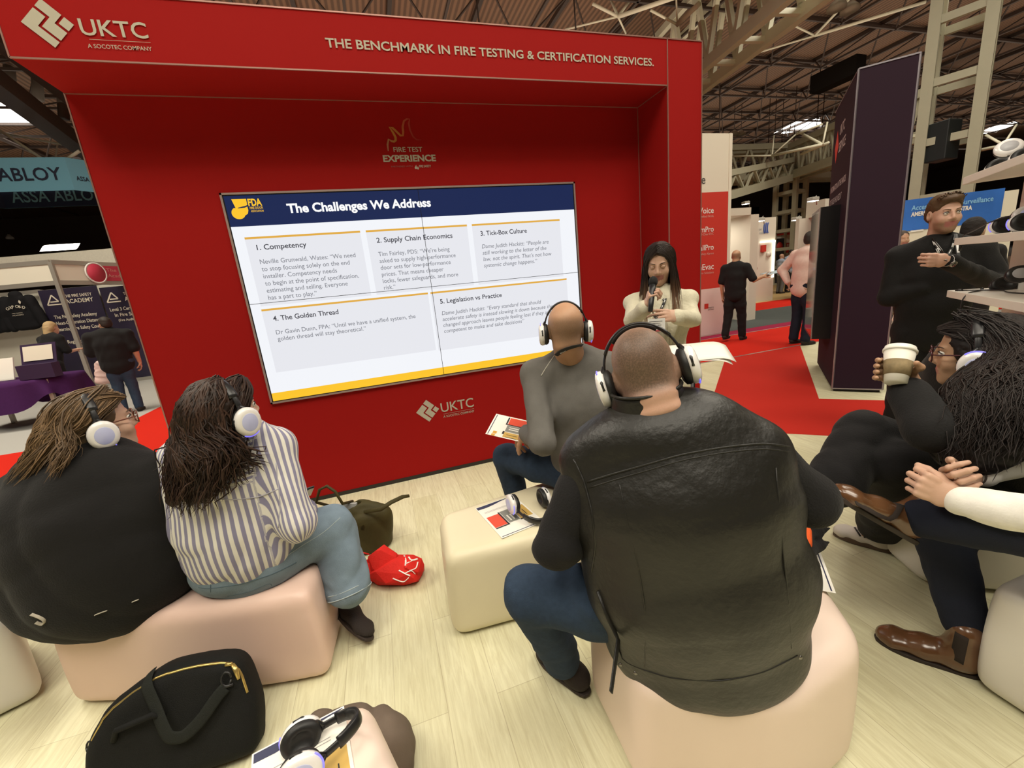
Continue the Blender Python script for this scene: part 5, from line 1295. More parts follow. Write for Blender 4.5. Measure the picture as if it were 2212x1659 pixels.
    bd = at(1418, 702, 2.18); LB = mat('lanyard_black', (.012, .012, .012, 1), rough=.6); LW = mat('lanyard_white', (.7, .7, .68, 1))
    tip = bd+z*.036+f*.004; b = MB(); w_ = MB()
    for pts in (st1, st2):
        b.tube(pts+[tip], .0082, 8, flat=.2, upv=f)
        for i in range(len(pts)-1): w_.tube([lerp(pts[i], pts[i+1], .25)+f*.0022, lerp(pts[i], pts[i+1], .75)+f*.0022], .0036, 6, flat=.2, upv=f)
    b.build('strap', LB, ly); w_.build('strap_print', LW, ly)
    b = MB(); T = np.stack([-r, z, f], 1)
    Q_ = lambda x, y, d: bd+T@arr(x, y, d)
    b.slab([Q_(-.043, -.034, .002), Q_(.043, -.034, .002), Q_(.043, .034, .002), Q_(-.043, .034, .002)], f*.002); bg = b.build('badge', mat('badge_card', (.78, .77, .74, 1), rough=.3), ly)
    b = MB(); b.quad(Q_(-.043, -.034, .0045), Q_(.043, -.034, .0045), Q_(.043, -.026, .0045), Q_(-.043, -.026, .0045)); b.build('badge_band', mat('badge_red', (.45, .06, .07, 1)), bg)
    b = MB(); b.quad(Q_(-.010, -.020, .0045), Q_(.016, -.020, .0045), Q_(.016, -.012, .0045), Q_(-.010, -.012, .0045))
    for yy, a0, a1 in ((.018, -.035, .03), (.008, -.02, .02), (-.002, -.025, .025)): b.quad(Q_(a0, yy, .0045), Q_(a1, yy, .0045), Q_(a1, yy+.0025, .0045), Q_(a0, yy+.0025, .0045))
    b.build('badge_print', mat('print_black', (.02, .02, .02, 1)), bg); finish(ly)
build_presenter()

# ---------------- curly-haired person with a paper cup
def build_curly():
    f = nrm((-.78, .62, 0)); r = arr(f[1], -f[0], 0); z = arr(0, 0, 1); J = {}
    C = gd(2106, 762, 1.42); J['head'] = C; J['R'] = frame((-.44, .88, -.10), (-.05, 0, 1)); J['hs'] = .96
    J['pel'] = arr(2.19, .915, .50); J['waist'] = arr(2.15, .905, .66); J['chest'] = arr(2.08, .90, .83); J['upper'] = arr(2.03, .90, .965); J['neck'] = C-z*.16+arr(.045, -.035, 0)
    J['side'] = r; J['girth'] = [(.165, .125), (.150, .115), (.165, .115), (.145, .09)]
    J['Lsh'] = J['upper']-r*.165-z*.04; J['Rsh'] = J['upper']+r*.165-z*.04
    J['Lel'] = gd(2010, 930, 1.28); J['Lwr'] = gd(1952, 852, 1.36); J['Rel'] = J['Rsh']+f*.06-z*.27; J['Rwr'] = J['Rel']+f*.23-r*.06
    J['Lhip'] = J['pel']-r*.08; J['Rhip'] = J['pel']+r*.08
    J['Rkn'] = gd(1862, 935, 1.68); J['Ran'] = gd(1800, 1052, 1.62); J['Lkn'] = gd(1935, 1000, 1.58); J['Lan'] = gz(1898, 1140, .12); J['Lan'] = arr(J['Lan'][0]+.02, J['Lan'][1], .11)
    J['arm'] = .045; J['leg'] = .085; J['nk'] = .045; J['Rto'] = J['Ran']+f*.12-z*.05; J['Lto'] = J['Lan']+arr(-.12, .06, -.06)
    cup0, cup1 = gd(1934, 828, 1.36), gd(1944, 760, 1.38); ca = nrm(cup1-cup0)
    vw = nrm(ray(1940, 800)); sd = nrm(np.cross(ca, vw))            # sd: to image left or right of the cup
    if sd@_rt > 0: sd = -sd                                         # now towards image left
    cm = lerp(cup0, cup1, .38)
    J['Lwr'] = cm+vw*.060-ca*.070-sd*.035
    J['Lhand'] = (nrm(ca*.80+sd*.58+vw*.05), -vw, 1, dict(curl=(.60, .60, .60, .60), sc=.92, thumb=(.6, .1), spread=.16))
    root = person('person with long curly dark hair and glasses raising a paper cup', (2.19, .915, .40))
    mesh_obj('body', body_parts(J, hands=False, headkw=dict(jaw=.9)), [SKIN_OLIVE, LIPS], root)
    # the hand wrapped round the cup: palm behind, four fingers round its left side, thumb on the right
    S = SDF(); W = J['Lwr']; S.cap(W-ca*.05-sd*.03, W, .028, .026, .02); rad = .040
    pc = cm+vw*(rad+.014); S.ecap(W+ca*.01, pc-ca*.012+sd*.004, (.030, .016), (.040, .014), sd, .02); S.ell(pc, (.038, .038, .038), None, .02); S.p.pop()
    S.ecap(pc-ca*.03, pc+ca*.03, (.036, .013), (.034, .012), sd, .015)
    for i in range(4):
        c_ = cm+ca*(.036-.0215*i); R_ = rad+.006+.0015*(i == 1); th = [math.radians(a) for a in (78, 118, 158, 190-6*(i == 3))]
        pts = [c_+(vw*math.cos(t-math.pi/2+math.pi/2-math.radians(0))*1.0 if False else vw*math.sin(t)*0) for t in th]
        pts = [c_+vw*math.cos(t*.9)*R_*1.12+sd*math.sin(t*.9)*R_*1.12 for t in (0.35, 1.05, 1.65, 2.15)]
        S.chain(pts, [.0095, .0088, .0080, .0070], .005)
    pts = [W+ca*.025-sd*.02, cm+vw*R_*.9-sd*R_*.75+ca*.0, cm-sd*(R_+.008)+ca*.018-vw*.004, cm-sd*(R_+.004)*.86-vw*R_*.55+ca*.032]
    S.chain(pts, [.016, .0125, .0105, .0085], .008)
    V, Q, _ = S.mesh(.0028); mesh_obj('hand', [(V, Q, 0)], SKIN_OLIVE, root)
    eyes(root, C, J['R'], .96, brow=mat('brow_dark', (.03, .018, .012, 1)))
    tr = trousers(root, J, BLACK_COTTON, seat=(.18, .14), leg=.095, knee=.085, hem=.095, seed=14, fold=.008, hemfrac=.90)
    top(root, J, BLACK_KNIT, 'jacket', add=.022, arm=.066, cuff=.056, fold=.008, ffreq=20, seed=16, h=.010, sleeve=.96)
    S = SDF(); S.cap(lerp(J['Lel'], J['Lwr'], .86), lerp(J['Lel'], J['Lwr'], .99), .046, .044, .01); V, Q, _ = S.mesh(.006); mesh_obj('shirt_cuff', [(V, Q, 0)], WHITE_SHIRT, root)
    # trainers: white upper, three dark stripes, brown gum sole
    TR = mat('trainer_white_suede', (.62, .58, .53, 1), rough=.7, bump=.1); GUM = mat('gum_sole', (.10, .062, .04, 1), rough=.6)
    he, to = gz(1922, 1192, .0), gz(1797, 1150, .0); he[2] = to[2] = .004
    s1 = shoe(root, he+nrm(he-to)*.01, to, TR, h=.082, w=.047, name='trainer', ankle=J['Lan'], sole_m=GUM, sole_t=.026)
    for t0 in (.40, .48, .56):
        b = MB(); px0 = lerp(to, he, t0); a_, c_ = proj_px(px0+z*.066), proj_px(px0+z*.028+nrm(he-to)*.025)
        pts = [on(s1, a_[0]+(c_[0]-a_[0])*t, a_[1]+(c_[1]-a_[1])*t, .0012, 1.65) for t in np.linspace(0, 1, 4)]
        b.tube(pts, .006, 6, flat=.25); b.build('stripe', mat('stripe_black', (.015, .014, .014, 1), rough=.6), s1)
    shoe(root, J['Ran']+arr(.03, -.02, -.085), J['Ran']+f*.22+arr(0, 0, -.045)+r*.03, TR, h=.08, w=.045, name='trainer', ankle=J['Ran'], sole_m=GUM, sole_t=.024)
    g = lambda x, y, z_: C+J['R']@(arr(x, y, z_)*.96)
    S = SDF(); S.ell(g(0, -.024, .038), (.085, .101, .086), J['R'], .03); S.ell(g(.0, -.095, -.01), (.095, .075, .10), J['R'], .04)
    S.cap(g(0, -.09, -.04), gd(2175, 900, 1.22), .10, .12, .06); S.cap(gd(2112, 860, 1.32), gd(2065, 960, 1.26), .045, .060, .06); S.cap(gd(2130, 870, 1.27), gd(2110, 970, 1.22), .08, .07, .06)
    S.ell(g(0, .078, -.015), (.062, .06, .105), J['R'], .015, 0, True)
    V, Q, _ = S.mesh(.009, fold=.007, ffreq=42, seed=8); HM = hair_mats('black_brown_hair', (.0105, .006, .0046, 1), .35)
    hair = mesh_obj('hair', [(V, Q, 0)], HM, root); b = MB(); cr = g(0, .03, .135)
    gu = [[cr, g(-.06, .0, .10), g(-.088, -.055, .03), gd(2100, 845, 1.33), gd(2062, 900, 1.28), gd(2035, 980, 1.24)], [cr, g(-.06, -.02, .10), g(-.095, -.07, .02), gd(2112, 850, 1.28), gd(2080, 920, 1.22), gd(2060, 1005, 1.20)],
          [cr, g(-.06, -.04, .10), g(-.105, -.08, .0), gd(2140, 860, 1.22), gd(2120, 930, 1.17), gd(2105, 1010, 1.16)], [cr, g(-.04, -.08, .10), g(-.08, -.13, .0), gd(2190, 850, 1.20), gd(2180, 920, 1.14), gd(2165, 1000, 1.12)],
          [cr, g(0, -.10, .09), g(0, -.16, .0), gd(2240, 850, 1.2), gd(2240, 940, 1.12), gd(2220, 1000, 1.10)], [cr, g(.06, -.05, .09), g(.09, -.08, .0), gd(2230, 850, 1.35), gd(2240, 950, 1.3)]]
    hair_locks(b, gu, 900, r0=.0034, jit=.026, wave=.010, wl=.07, seg=22, seed=24, over=hair, lift=.009)
    gt = [[g(-.03, .09, .09), g(-.05, .055, .10), g(-.075, .01, .085), g(-.10, -.04, .04)], [g(.0, .09, .10), g(-.02, .05, .12), g(-.03, -.02, .128), g(-.03, -.09, .10)], [g(.02, .09, .098), g(.05, .05, .108), g(.08, 0, .09), g(.09, -.05, .02)], [g(-.04, .085, .09), g(-.075, .05, .075), g(-.088, .01, .06), g(-.09, -.04, .03)]]
    hair_locks(b, gt, 300, r0=.0034, jit=.005, wave=.002, wl=.12, seg=12, seed=25, over=hair, lift=.004); b.build('hair_locks', HM, hair)
    finish(root)
    headphones('headphones worn by the curly-haired person', J['R'], C+J['R']@arr(0, .0, -.012), width=.180, sc=1.12)
    glasses('dark red glasses on the curly-haired person', C, J['R'], .98, mat('wine_acetate', (.06, .012, .016, 1), rough=.25), glass_mat('tinted_spectacle_lens', (.80, .66, .66, 1)))
    cu = thing('paper_cup', 'white takeaway paper cup with a printed sleeve, held up by the curly-haired person', 'cup', tuple(cup0))
    T = Matrix.Translation(Vector(cup0)) @ Vector(ca).to_track_quat('Z', 'Y').to_matrix().to_4x4(); H = np.linalg.norm(cup1-cup0)
    W_ = mat('paper_cup_white', (.78, .75, .66, 1), rough=.45)
    b = MB(); b.lathe([(.0, .0), (.029, .0), (.0415, H), (.0, H)], 32, T); b.build('cup_body', W_, cu)
    b = MB(); b.lathe([(.041, H-.004), (.0445, H-.003), (.0445, H+.004), (.0415, H+.006), (.040, H+.015), (.036, H+.016), (.034, H+.011), (.0, H+.010)], 32, T); b.build('lid', mat('cup_lid_white', (.80, .78, .70, 1), rough=.35), cu)
    SL = mat('kraft_sleeve', (.23, .17, .085, 1), rough=.8, var=.5, vscale=55)
    b = MB(); z0, z1 = H*.22, H*.66; rr = lambda zz: .029+.0125*zz/H+.0012
    b.lathe([(rr(z0)-.001, z0), (rr(z0), z0), (rr(z1), z1), (rr(z1)-.001, z1)], 32, T, closed=True); b.build('sleeve', SL, cu)
    finish(cu)
def proj_px(P):
    d = np.array(P)-CAM; zz = d@_fw; return np.array((1106+F_PX*(d@_rt)/zz, 829.5-F_PX*(d@_up)/zz))
build_curly()

# ---------------- person in a white shirt and navy suit trousers, mostly outside the frame
def build_suit():
    f = nrm((-.85, .52, 0)); r = arr(f[1], -f[0], 0); z = arr(0, 0, 1); J = {}
    J['pel'] = arr(2.10, .42, .50); J['waist'] = arr(2.09, .41, .68); J['chest'] = arr(2.06, .42, .88); J['upper'] = arr(2.02, .44, 1.03); J['neck'] = arr(2.0, .45, 1.11); J['head'] = arr(1.97, .47, 1.27); J['R'] = frame(f)
    J['side'] = r; J['girth'] = [(.17, .13), (.165, .125), (.185, .125), (.16, .10)]
    J['Lsh'] = J['upper']-r*.18; J['Rsh'] = J['upper']+r*.18
    J['Lwr'] = gd(2068, 1082, 1.17); J['Rwr'] = gd(2100, 1024, 1.22); J['Lel'] = gd(2330, 1130, .98); J['Rel'] = gd(2300, 960, 1.30)
    J['Rhip'] = J['pel']+r*.09; J['Lhip'] = J['pel']-r*.09; J['Rkn'] = arr(1.735, .80, .485); J['Ran'] = arr(1.728, .675, .115)
    J['Lkn'] = gd(2290, 1150, 1.05); J['Lan'] = gd(1972, 1117, 1.34); J['arm'] = .047; J['leg'] = .085
    J['Lto'] = gd(1880, 1095, 1.36); J['Rto'] = lerp(gz(2118, 1462), gz(1884, 1372), .5)+arr(0, 0, .04)
    J['Lhand'] = (nrm(gd(2000, 1050, 1.20)-J['Lwr']), nrm(ray(2020, 1060)+_up*.1), -1, dict(curl=(1.25, 1.3, 1.3, 1.3), thumb=(.25, .35), sc=1.0, spread=.05))
    J['Rhand'] = (nrm(gd(2010, 1050, 1.185)-J['Rwr']), nrm(-ray(2020, 1060)), 1, dict(curl=(.95, 1.0, 1.05, 1.1), thumb=(.3, .3), sc=1.0, spread=.05))
    root = person('person in white shirt, navy trousers and brown boots, hands clasped on crossed leg', (2.10, .42, .40))
    mesh_obj('body', body_parts(J, h_head=.008, h_hand=.0026), [SKIN_FAIR, LIPS], root)
    trousers(root, J, NAVY_WOOL, seat=(.18, .14), leg=.092, knee=.076, hem=.060, seed=17, fold=.006, hemfrac=.90, h=.009)
    top(root, J, WHITE_SHIRT, 'shirt', add=.012, arm=.055, cuff=.041, fold=.007, ffreq=24, seed=18, h=.008, sleeve=.97)
    he, to = gz(2118, 1462, .0), gz(1884, 1372, .0); he[2] = to[2] = .0
    b1 = shoe(root, he, to, BROWN_LEATHER, h=.088, w=.050, name='chelsea_boot', ankle=J['Ran'], boot=.06, sole_t=.014)
    h2, t2 = gd(1972, 1172, 1.355), gd(1785, 1062, 1.37); up2 = nrm(J['Lan']-lerp(h2, t2, .22))
    b2 = shoe(root, h2, t2, BROWN_LEATHER, up=up2, h=.085, w=.050, name='chelsea_boot', ankle=J['Lan'], boot=.045, sole_t=.016)
    EL = mat('boot_elastic', (.022, .014, .010, 1), rough=.9)
    for bo, pts in ((b1, [(2078, 1372), (2072, 1400), (2066, 1428)]), (b2, [(1938, 1088), (1925, 1112), (1912, 1135)])): seam(bo, pts, .020, EL, 'elastic_gusset', 3, flat=.12)
    finish(root)
    wt = thing('wristwatch', 'dark wristwatch at the white cuff of the clasped hands', 'watch', tuple(J['Rwr']), 'wristwatches')
    d = nrm(J['Rwr']-J['Rel']); c = J['Rwr']-d*.004; n0 = nrm(-ray(2060, 1010)+_up*.9); n0 = nrm(n0-d*(n0@d)); s0 = np.cross(d, n0)
    b = MB(); b.tube([c+(n0*math.cos(a)+s0*math.sin(a))*.031 for a in np.linspace(0, 2*math.pi, 25)], .009, 8, cap=False, flat=.25, upv=n0); b.build('strap', mat('watch_strap_grey', (.07, .055, .045, 1), rough=.5), wt)
    T = Matrix.Translation(Vector(c+n0*.031)) @ Vector(n0).to_track_quat('Z', 'Y').to_matrix().to_4x4(); b = MB(); b.lathe([(0, 0), (.017, 0), (.018, .004), (.015, .008), (0, .008)], 20, T); b.build('watch_case', mat('watch_steel', (.25, .24, .23, 1), rough=.25, metal=1), wt); finish(wt)
    br = thing('bracelet', 'dark beaded bracelet on the nearer of the clasped hands', 'bracelet', tuple(J['Lwr']))
    d = nrm(J['Lwr']-J['Lel']); c = J['Lwr']+d*.004; n0 = nrm(-ray(2060, 1080)); n0 = nrm(n0-d*(n0@d)); s0 = np.cross(d, n0)
    b = MB(); b.tube([c+(n0*math.cos(a)+s0*math.sin(a))*.0285 for a in np.linspace(0, 2*math.pi, 25)], .0045, 6, cap=False); b.build('beads', mat('bead_brown', (.06, .04, .028, 1), rough=.4), br); finish(br)
build_suit()

# ---------------- standing person in black behind the shelf
def build_standing():
    f = nrm((-.80, -.60, 0)); r = arr(f[1], -f[0], 0); z = arr(0, 0, 1); J = {}; D = 2.72
    C = gd(2040, 462, D); J['head'] = C; J['R'] = frame((-.58, -.78, -.12), (-.03, -.0, 1)); J['hs'] = .98
    J['neck'] = C-z*.165-f*.03; J['upper'] = J['neck']-z*.075; J['chest'] = J['neck']-z*.23; J['waist'] = J['neck']-z*.42; J['pel'] = J['neck']-z*.58
    J['side'] = r; J['girth'] = [(.165, .12), (.165, .12), (.185, .125), (.16, .095)]
    J['Rsh'] = J['upper']+r*.195-z*.01; J['Lsh'] = J['upper']-r*.195-z*.01
    J['Rel'] = J['Rsh']+r*.035-z*.275+f*.04; J['Rwr'] = J['Rel']-r*.16+f*.085+z*.055
    J['Lel'] = J['Lsh']-r*.10-z*.245+f*.08; J['Lwr'] = gd(2047, 564, 2.42)
    J['Lhip'] = J['pel']-r*.085; J['Rhip'] = J['pel']+r*.085
    for s_, k in (('L', -1), ('R', 1)): J[s_+'kn'] = J['pel']+r*k*.10-z*(J['pel'][2]-.50)+f*.02; J[s_+'an'] = J['pel']+r*k*.11-z*(J['pel'][2]-.09); J[s_+'to'] = J[s_+'an']+f*.14-z*.05
    J['arm'] = .048; J['leg'] = .085; J['nk'] = .056
    J['Lhand'] = (nrm(gd(2005, 562, 2.45)-J['Lwr']), -f*.9, -1, dict(curl=(.9, .95, 1.0, 1.05), thumb=(.1, .3), spread=.03)); J['Rhand'] = (nrm(-r), -f, 1)
    base = J['pel'].copy(); base[2] = 0
    root = person('person in black standing with folded arms behind the white shelves', tuple(base))
    st = stub_attr(J, lambda x, y, z_: smooth(-.035, -.06, z_)*smooth(.0, .03, y)*.75)
    mesh_obj('body', body_parts(J, headkw=dict(jaw=1.2)), [SKIN_BEARD, LIPS], root, {'stubble': st})
    eyes(root, C, J['R'], .98, brow=mat('brow_brown', (.10, .06, .035, 1)))
    trousers(root, J, BLACK_COTTON, seat=(.18, .13), leg=.10, knee=.08, hem=.07, seed=24, hemfrac=1.0)
    for s_ in 'LR': shoe(root, J[s_+'an']-f*.07-z*.08, J[s_+'an']+f*.2-z*.08, BLACK_SUEDE, ankle=J[s_+'an'])
    swt = top(root, J, BLACK_KNIT, 'sweater', add=.018, arm=.062, cuff=.042, fold=.006, ffreq=22, seed=26, h=.010, hem=J['pel']-z*.06)
    b = MB(); nk = J['neck']; b.tube([nk+(r*math.cos(a)*.066+f*math.sin(a)*.07)+z*(.012-.012*math.sin(a)) for a in np.linspace(0, 2*math.pi, 25)], .014, 8, cap=False, flat=.5, upv=z); b.build('collar', BLACK_COTTON, root)
    g = lambda x, y, z_: C+J['R']@(arr(x, y, z_)*.98)
    S = SDF(); l1 = [on(swt, u, v, .006, 2.5) for u, v in ((2001, 488), (2007, 502), (2014, 517), (2021, 533), (2029, 550), (2036, 564))]; l2 = [on(swt, u, v, .006, 2.5) for u, v in ((2064, 492), (2063, 507), (2060, 522), (2055, 538), (2049, 553), (2043, 564))]
    S.ell(g(0, -.018, .052), (.079, .100, .080), J['R'], .02); S.ell(g(.0, .055, .098), (.056, .040, .026), J['R'], .03); S.ell(g(0, -.05, .0), (.077, .065, .07), J['R'], .02); S.ell(g(0, .09, -.005), (.075, .055, .085), J['R'], .015, 0, True)
    V, Q, _ = S.mesh(.006, fold=.004, ffreq=70, seed=5); HM = hair_mats('sandy_brown_hair', (.115, .065, .032, 1), .3); hair = mesh_obj('hair', [(V, Q, 0)], HM, root)
    b = MB(); hair_locks(b, [[g(-.065, .02, .09), g(-.06, .06, .105), g(-.045, .082, .112)], [g(-.03, .02, .125), g(-.025, .06, .132), g(-.01, .088, .124)], [g(.02, .02, .128), g(.03, .06, .130), g(.045, .085, .116)], [g(.06, .02, .10), g(.065, .055, .104), g(.065, .075, .098)]], 200, r0=.004, jit=.005, wave=.002, wl=.1, seg=7, seed=2); b.build('hair_locks', HM, hair)
    finish(root)
    ly = thing('lanyard', 'black lanyard with white marks on the person standing with folded arms', 'lanyard', tuple(J['neck']), 'lanyards')
    b = MB(); w_ = MB()
    for pts in (l1, l2):
        b.tube(pts, .0095, 8, flat=.25, upv=f)
        for i in range(0, 5): w_.tube([lerp(pts[i], pts[i+1], .25)+f*.0032, lerp(pts[i], pts[i+1], .8)+f*.0032], .0068, 6, flat=.2, upv=f)
    b.build('strap', mat('lanyard_black', (.012, .012, .012, 1)), ly); w_.build('strap_print', mat('lanyard_white', (.7, .7, .68, 1)), ly); finish(ly)
    wt = thing('wristwatch', 'steel wristwatch on the person standing with folded arms', 'watch', tuple(J['Lwr']), 'wristwatches')
    d = nrm(J['Lwr']-J['Lel']); c = J['Lwr']-d*.0; n0 = nrm(-ray(2047, 564)); n0 = nrm(n0-d*(n0@d)); s0 = np.cross(d, n0)
    b = MB(); b.tube([c+(n0*math.cos(a)+s0*math.sin(a))*.033 for a in np.linspace(0, 2*math.pi, 25)], .010, 8, cap=False, flat=.25, upv=n0); b.build('strap', mat('watch_steel', (.25, .24, .23, 1), rough=.25, metal=1), wt)
    T = Matrix.Translation(Vector(c+n0*.033)) @ Vector(n0).to_track_quat('Z', 'Y').to_matrix().to_4x4(); b = MB(); b.lathe([(.013, .009), (.013, .010), (.0, .010)], 20, T); wf = b.build('watch_face', mat('watch_dial', (.01, .01, .012, 1), rough=.2), wt)
    b = MB(); b.lathe([(0, 0), (.020, 0), (.021, .005), (.017, .0095), (.013, .0095)], 20, T); b.build('watch_case', mat('watch_steel', (.25, .24, .23, 1)), wt); finish(wt)
build_standing()
# ================================================================== the hall: roof, trusses, lattice columns, outer walls
def deck_mat():
    m = bpy.data.materials.new('brown_corrugated_deck'); m.use_nodes = True; nt = m.node_tree; p = nt.nodes['Principled BSDF']; N = nt.nodes.new; L = nt.links.new
    tc = N('ShaderNodeTexCoord'); wv = N('ShaderNodeTexWave'); wv.wave_type = 'BANDS'; wv.bands_direction = 'X'; wv.inputs['Scale'].default_value = 1.6; wv.inputs['Distortion'].default_value = 0
    L(tc.outputs['Object'], wv.inputs['Vector']); cr = N('ShaderNodeValToRGB'); e = cr.color_ramp.elements; e[0].position = .25; e[0].color = (.125, .066, .036, 1); e[1].position = .6; e[1].color = (.24, .130, .072, 1)
    L(wv.outputs['Color'], cr.inputs['Fac']); L(cr.outputs['Color'], p.inputs['Base Color']); p.inputs['Roughness'].default_value = .7
    bp = N('ShaderNodeBump'); bp.inputs['Strength'].default_value = .6; bp.inputs['Distance'].default_value = .05; L(wv.outputs['Color'], bp.inputs['Height']); L(bp.outputs['Normal'], p.inputs['Normal']); return m
ZD = 11.0
b = MB(); b.box((-45, -25, ZD), (80, 60, ZD+.3)); tag(b.build('ceiling', deck_mat()), kind='structure')
DARKW = mat('dark_hall_cladding', (.11, .075, .055, 1), rough=.9)
for nm, lo, hi in (('wall_back', (-45, 48, 0), (80, 48.4, ZD)), ('wall_left', (-42, -25, 0), (-41.6, 60, ZD)), ('wall_right', (78, -25, 0), (78.4, 60, ZD)), ('wall_front', (-45, -20.4, 0), (80, -20, ZD))):
    b = MB(); b.box(lo, hi)
    tag(b.build(nm, DARKW), kind='structure')
CREAM_STEEL = mat('cream_painted_steel', (.42, .40, .29, 1), rough=.5, var=.06)
BROWN_STEEL = mat('brown_steel', (.040, .022, .014, 1), rough=.6)
# space frame under the deck: a lower grid of bars, hung by pyramids of thin tubes
b = MB(); G = 3.0; zt, zl = ZD-.10, ZD-1.15
xs = np.arange(-22, 56, G); ys_ = np.arange(6, 40, G)
for x in xs: b.beam((x, 5, zt), (x, 42, zt), .14, .14)
for y in ys_: b.beam((-24, y, zt-.05), (58, y, zt-.05), .12, .12)
for x in xs[:-1]: b.beam((x+G/2, 5, zl), (x+G/2, 42, zl), .08)
for y in ys_[:-1]: b.beam((-24, y+G/2, zl), (58, y+G/2, zl), .08)
for x in xs[:-1]:
    for y in ys_[:-1]:
        n0 = (x+G/2, y+G/2, zl)
        for dx in (0, G):
            for dy in (0, G): b.beam(n0, (x+dx, y+dy, zt), .05)
tag(b.build('ceiling_space_frame', BROWN_STEEL), kind='structure')
def truss(name, A, B, depth, width, n, t=.16, td=.09, m=None):
    """box truss: two bottom chords from A to B, two top chords, zigzag webs"""
    b = MB(); A, B = np.array(A, float), np.array(B, float); d = nrm(B-A); s = nrm(np.cross(d, (0, 0, 1))); up = np.array((0, 0, depth))
    for k in (-.5, .5):
        o = s*width*k; b.beam(A+o, B+o, t, t*1.4); b.beam(A+o+up, B+o+up, t*.8, t)
        for i in range(n):
            p, q, m_ = lerp(A, B, i/n)+o, lerp(A, B, (i+1)/n)+o, lerp(A, B, (i+.5)/n)+o+up
            b.beam(p, m_, td); b.beam(m_, q, td)
    for i in range(n+1): p = lerp(A, B, i/n); b.beam(p-s*width/2, p+s*width/2, td)
    return tag(b.build(name, m or CREAM_STEEL), kind='structure')
ga, gb = gz(1515, 172, 8.0), gz(1745, -12, 8.0); dv = gb-ga
truss('ceiling_truss', ga-dv*1.2, gb+dv*1.3, 2.4, 1.1, 12, .24, .14, mat('bright_cream_steel', (.66, .64, .48, 1), rough=.5))
b = MB(); GS = mat('shaded_grey_steel', (.12, .10, .08, 1), rough=.6)
for (u0, v0, u1, v1, z_, w_, h_) in ((-60, 140, 176, 318, 8.0, .5, .5), (-40, 60, 140, 205, 8.6, .3, .3)): b.beam(gz(u0, v0, z_), gz(u1, v1, z_)*2-gz(u0, v0, z_)*1, w_, h_)
for u, v0, v1 in ((20, 145, 185), (80, 165, 215), (135, 205, 255)): b.tube([gd(u, v0, 15), gd(u+3, v1, 15)], .16, 8)
tag(b.build('ceiling_girders', GS), kind='structure')
fa, fb = gd(1560, 388, 21.5), gd(1707, 383, 21.5); truss('ceiling_truss', fa+(fa-fb)*1.5, fb, 1.35, 1.0, 9, .26, .10)
fc = gd(1800, 352, 18.0); truss('ceiling_truss', fb, fb+(fc-fb)*2.2, 1.35, .8, 9, .26, .10)
fd = gd(1560, 425, 16.5); truss('ceiling_truss', fb+(fd-fb)*1.5, fb, .8, .8, 7, .22, .08); fe = gd(1800, 382, 23.0); truss('ceiling_truss', fb, fb+(fe-fb)*2, .8, .8, 7, .22, .08)
# cream tie rods and nodes below the deck
b = MB()
def rod(p, q, r=.03): b.tube([p, q], r, 6)
n1 = gz(1760, 77, 9.6)
for u, v, z_, r in ((2000, 4, 9.6, .055), (1610, 122, 9.6, .035), (1842, -10, 9.9, .045), (1715, 55, 9.8, .035)): rod(n1, gz(u, v, z_), r)
n2 = gz(1335, 36, 9.6)
for u, v, z_, r in ((1500, -20, 9.6, .07), (1320, 0, 10.3, .04), (1365, -5, 10.2, .04), (1220, 64, 9.6, .03), (1280, 8, 9.9, .05), (1352, 72, 9.7, .03)): rod(n2, gz(u, v, z_), r)
n3 = gz(1463, 53, 9.3)
for u, v, z_, r in ((1405, 22, 9.6, .04), (1510, 8, 9.3, .08), (1460, -30, 9.9, .03)): rod(n3, gz(u, v, z_), r)
n4, n5 = gd(1668, 336, 17.5), gd(1777, 312, 15.5)
for p, q, r in ((n4, n5, .055), (n4, gd(1575, 338, 19), .035), (n4, gd(1725, 285, 17), .03), (gd(1725, 285, 17), n5, .05), (gd(1720, 290, 16.8), gd(1777, 268, 16), .04), (n5, gd(1787, 264, 15.5), .035), (n4, gd(1672, 293, 17.8), .03), (gd(1730, 333, 17), gd(1790, 308, 15.5), .05)): rod(p, q, r)
for p, q, r in ((gd(2108, 326, 14), gd(2205, 306, 12.5), .05), (gd(2130, 292, 13.5), gd(2168, 313, 13), .04), (gd(2168, 313, 13), gd(2196, 270, 13), .035), (gd(2168, 313, 13), gd(2185, 332, 13), .035)): rod(p, q, r)
for p, q, r in ((gd(0, 282, 14), gd(90, 342, 14), .05), (gd(0, 286, 15), gd(165, 318, 15), .035), (gd(126, 296, 16), gd(120, 345, 16), .03), (gd(148, 342, 13), gd(172, 326, 13), .05)): rod(p, q, r)
tag(b.build('ceiling_tie_rods', mat('cream_rod', (.74, .71, .55, 1), rough=.45)), kind='structure')
b = MB()
for u, v0, v1, d in ((1238, -30, 80, 9.0), (1026, -30, 52, 9.0), (1555, 180, 420, 15)): b.tube([gd(u, v0, d), gd(u-(v1-v0)*.0 + (1513-u)*(v1-v0)/4400, v1, d)], .018, 6)
tag(b.build('ceiling_hanging_wires', BROWN_STEEL), kind='structure')
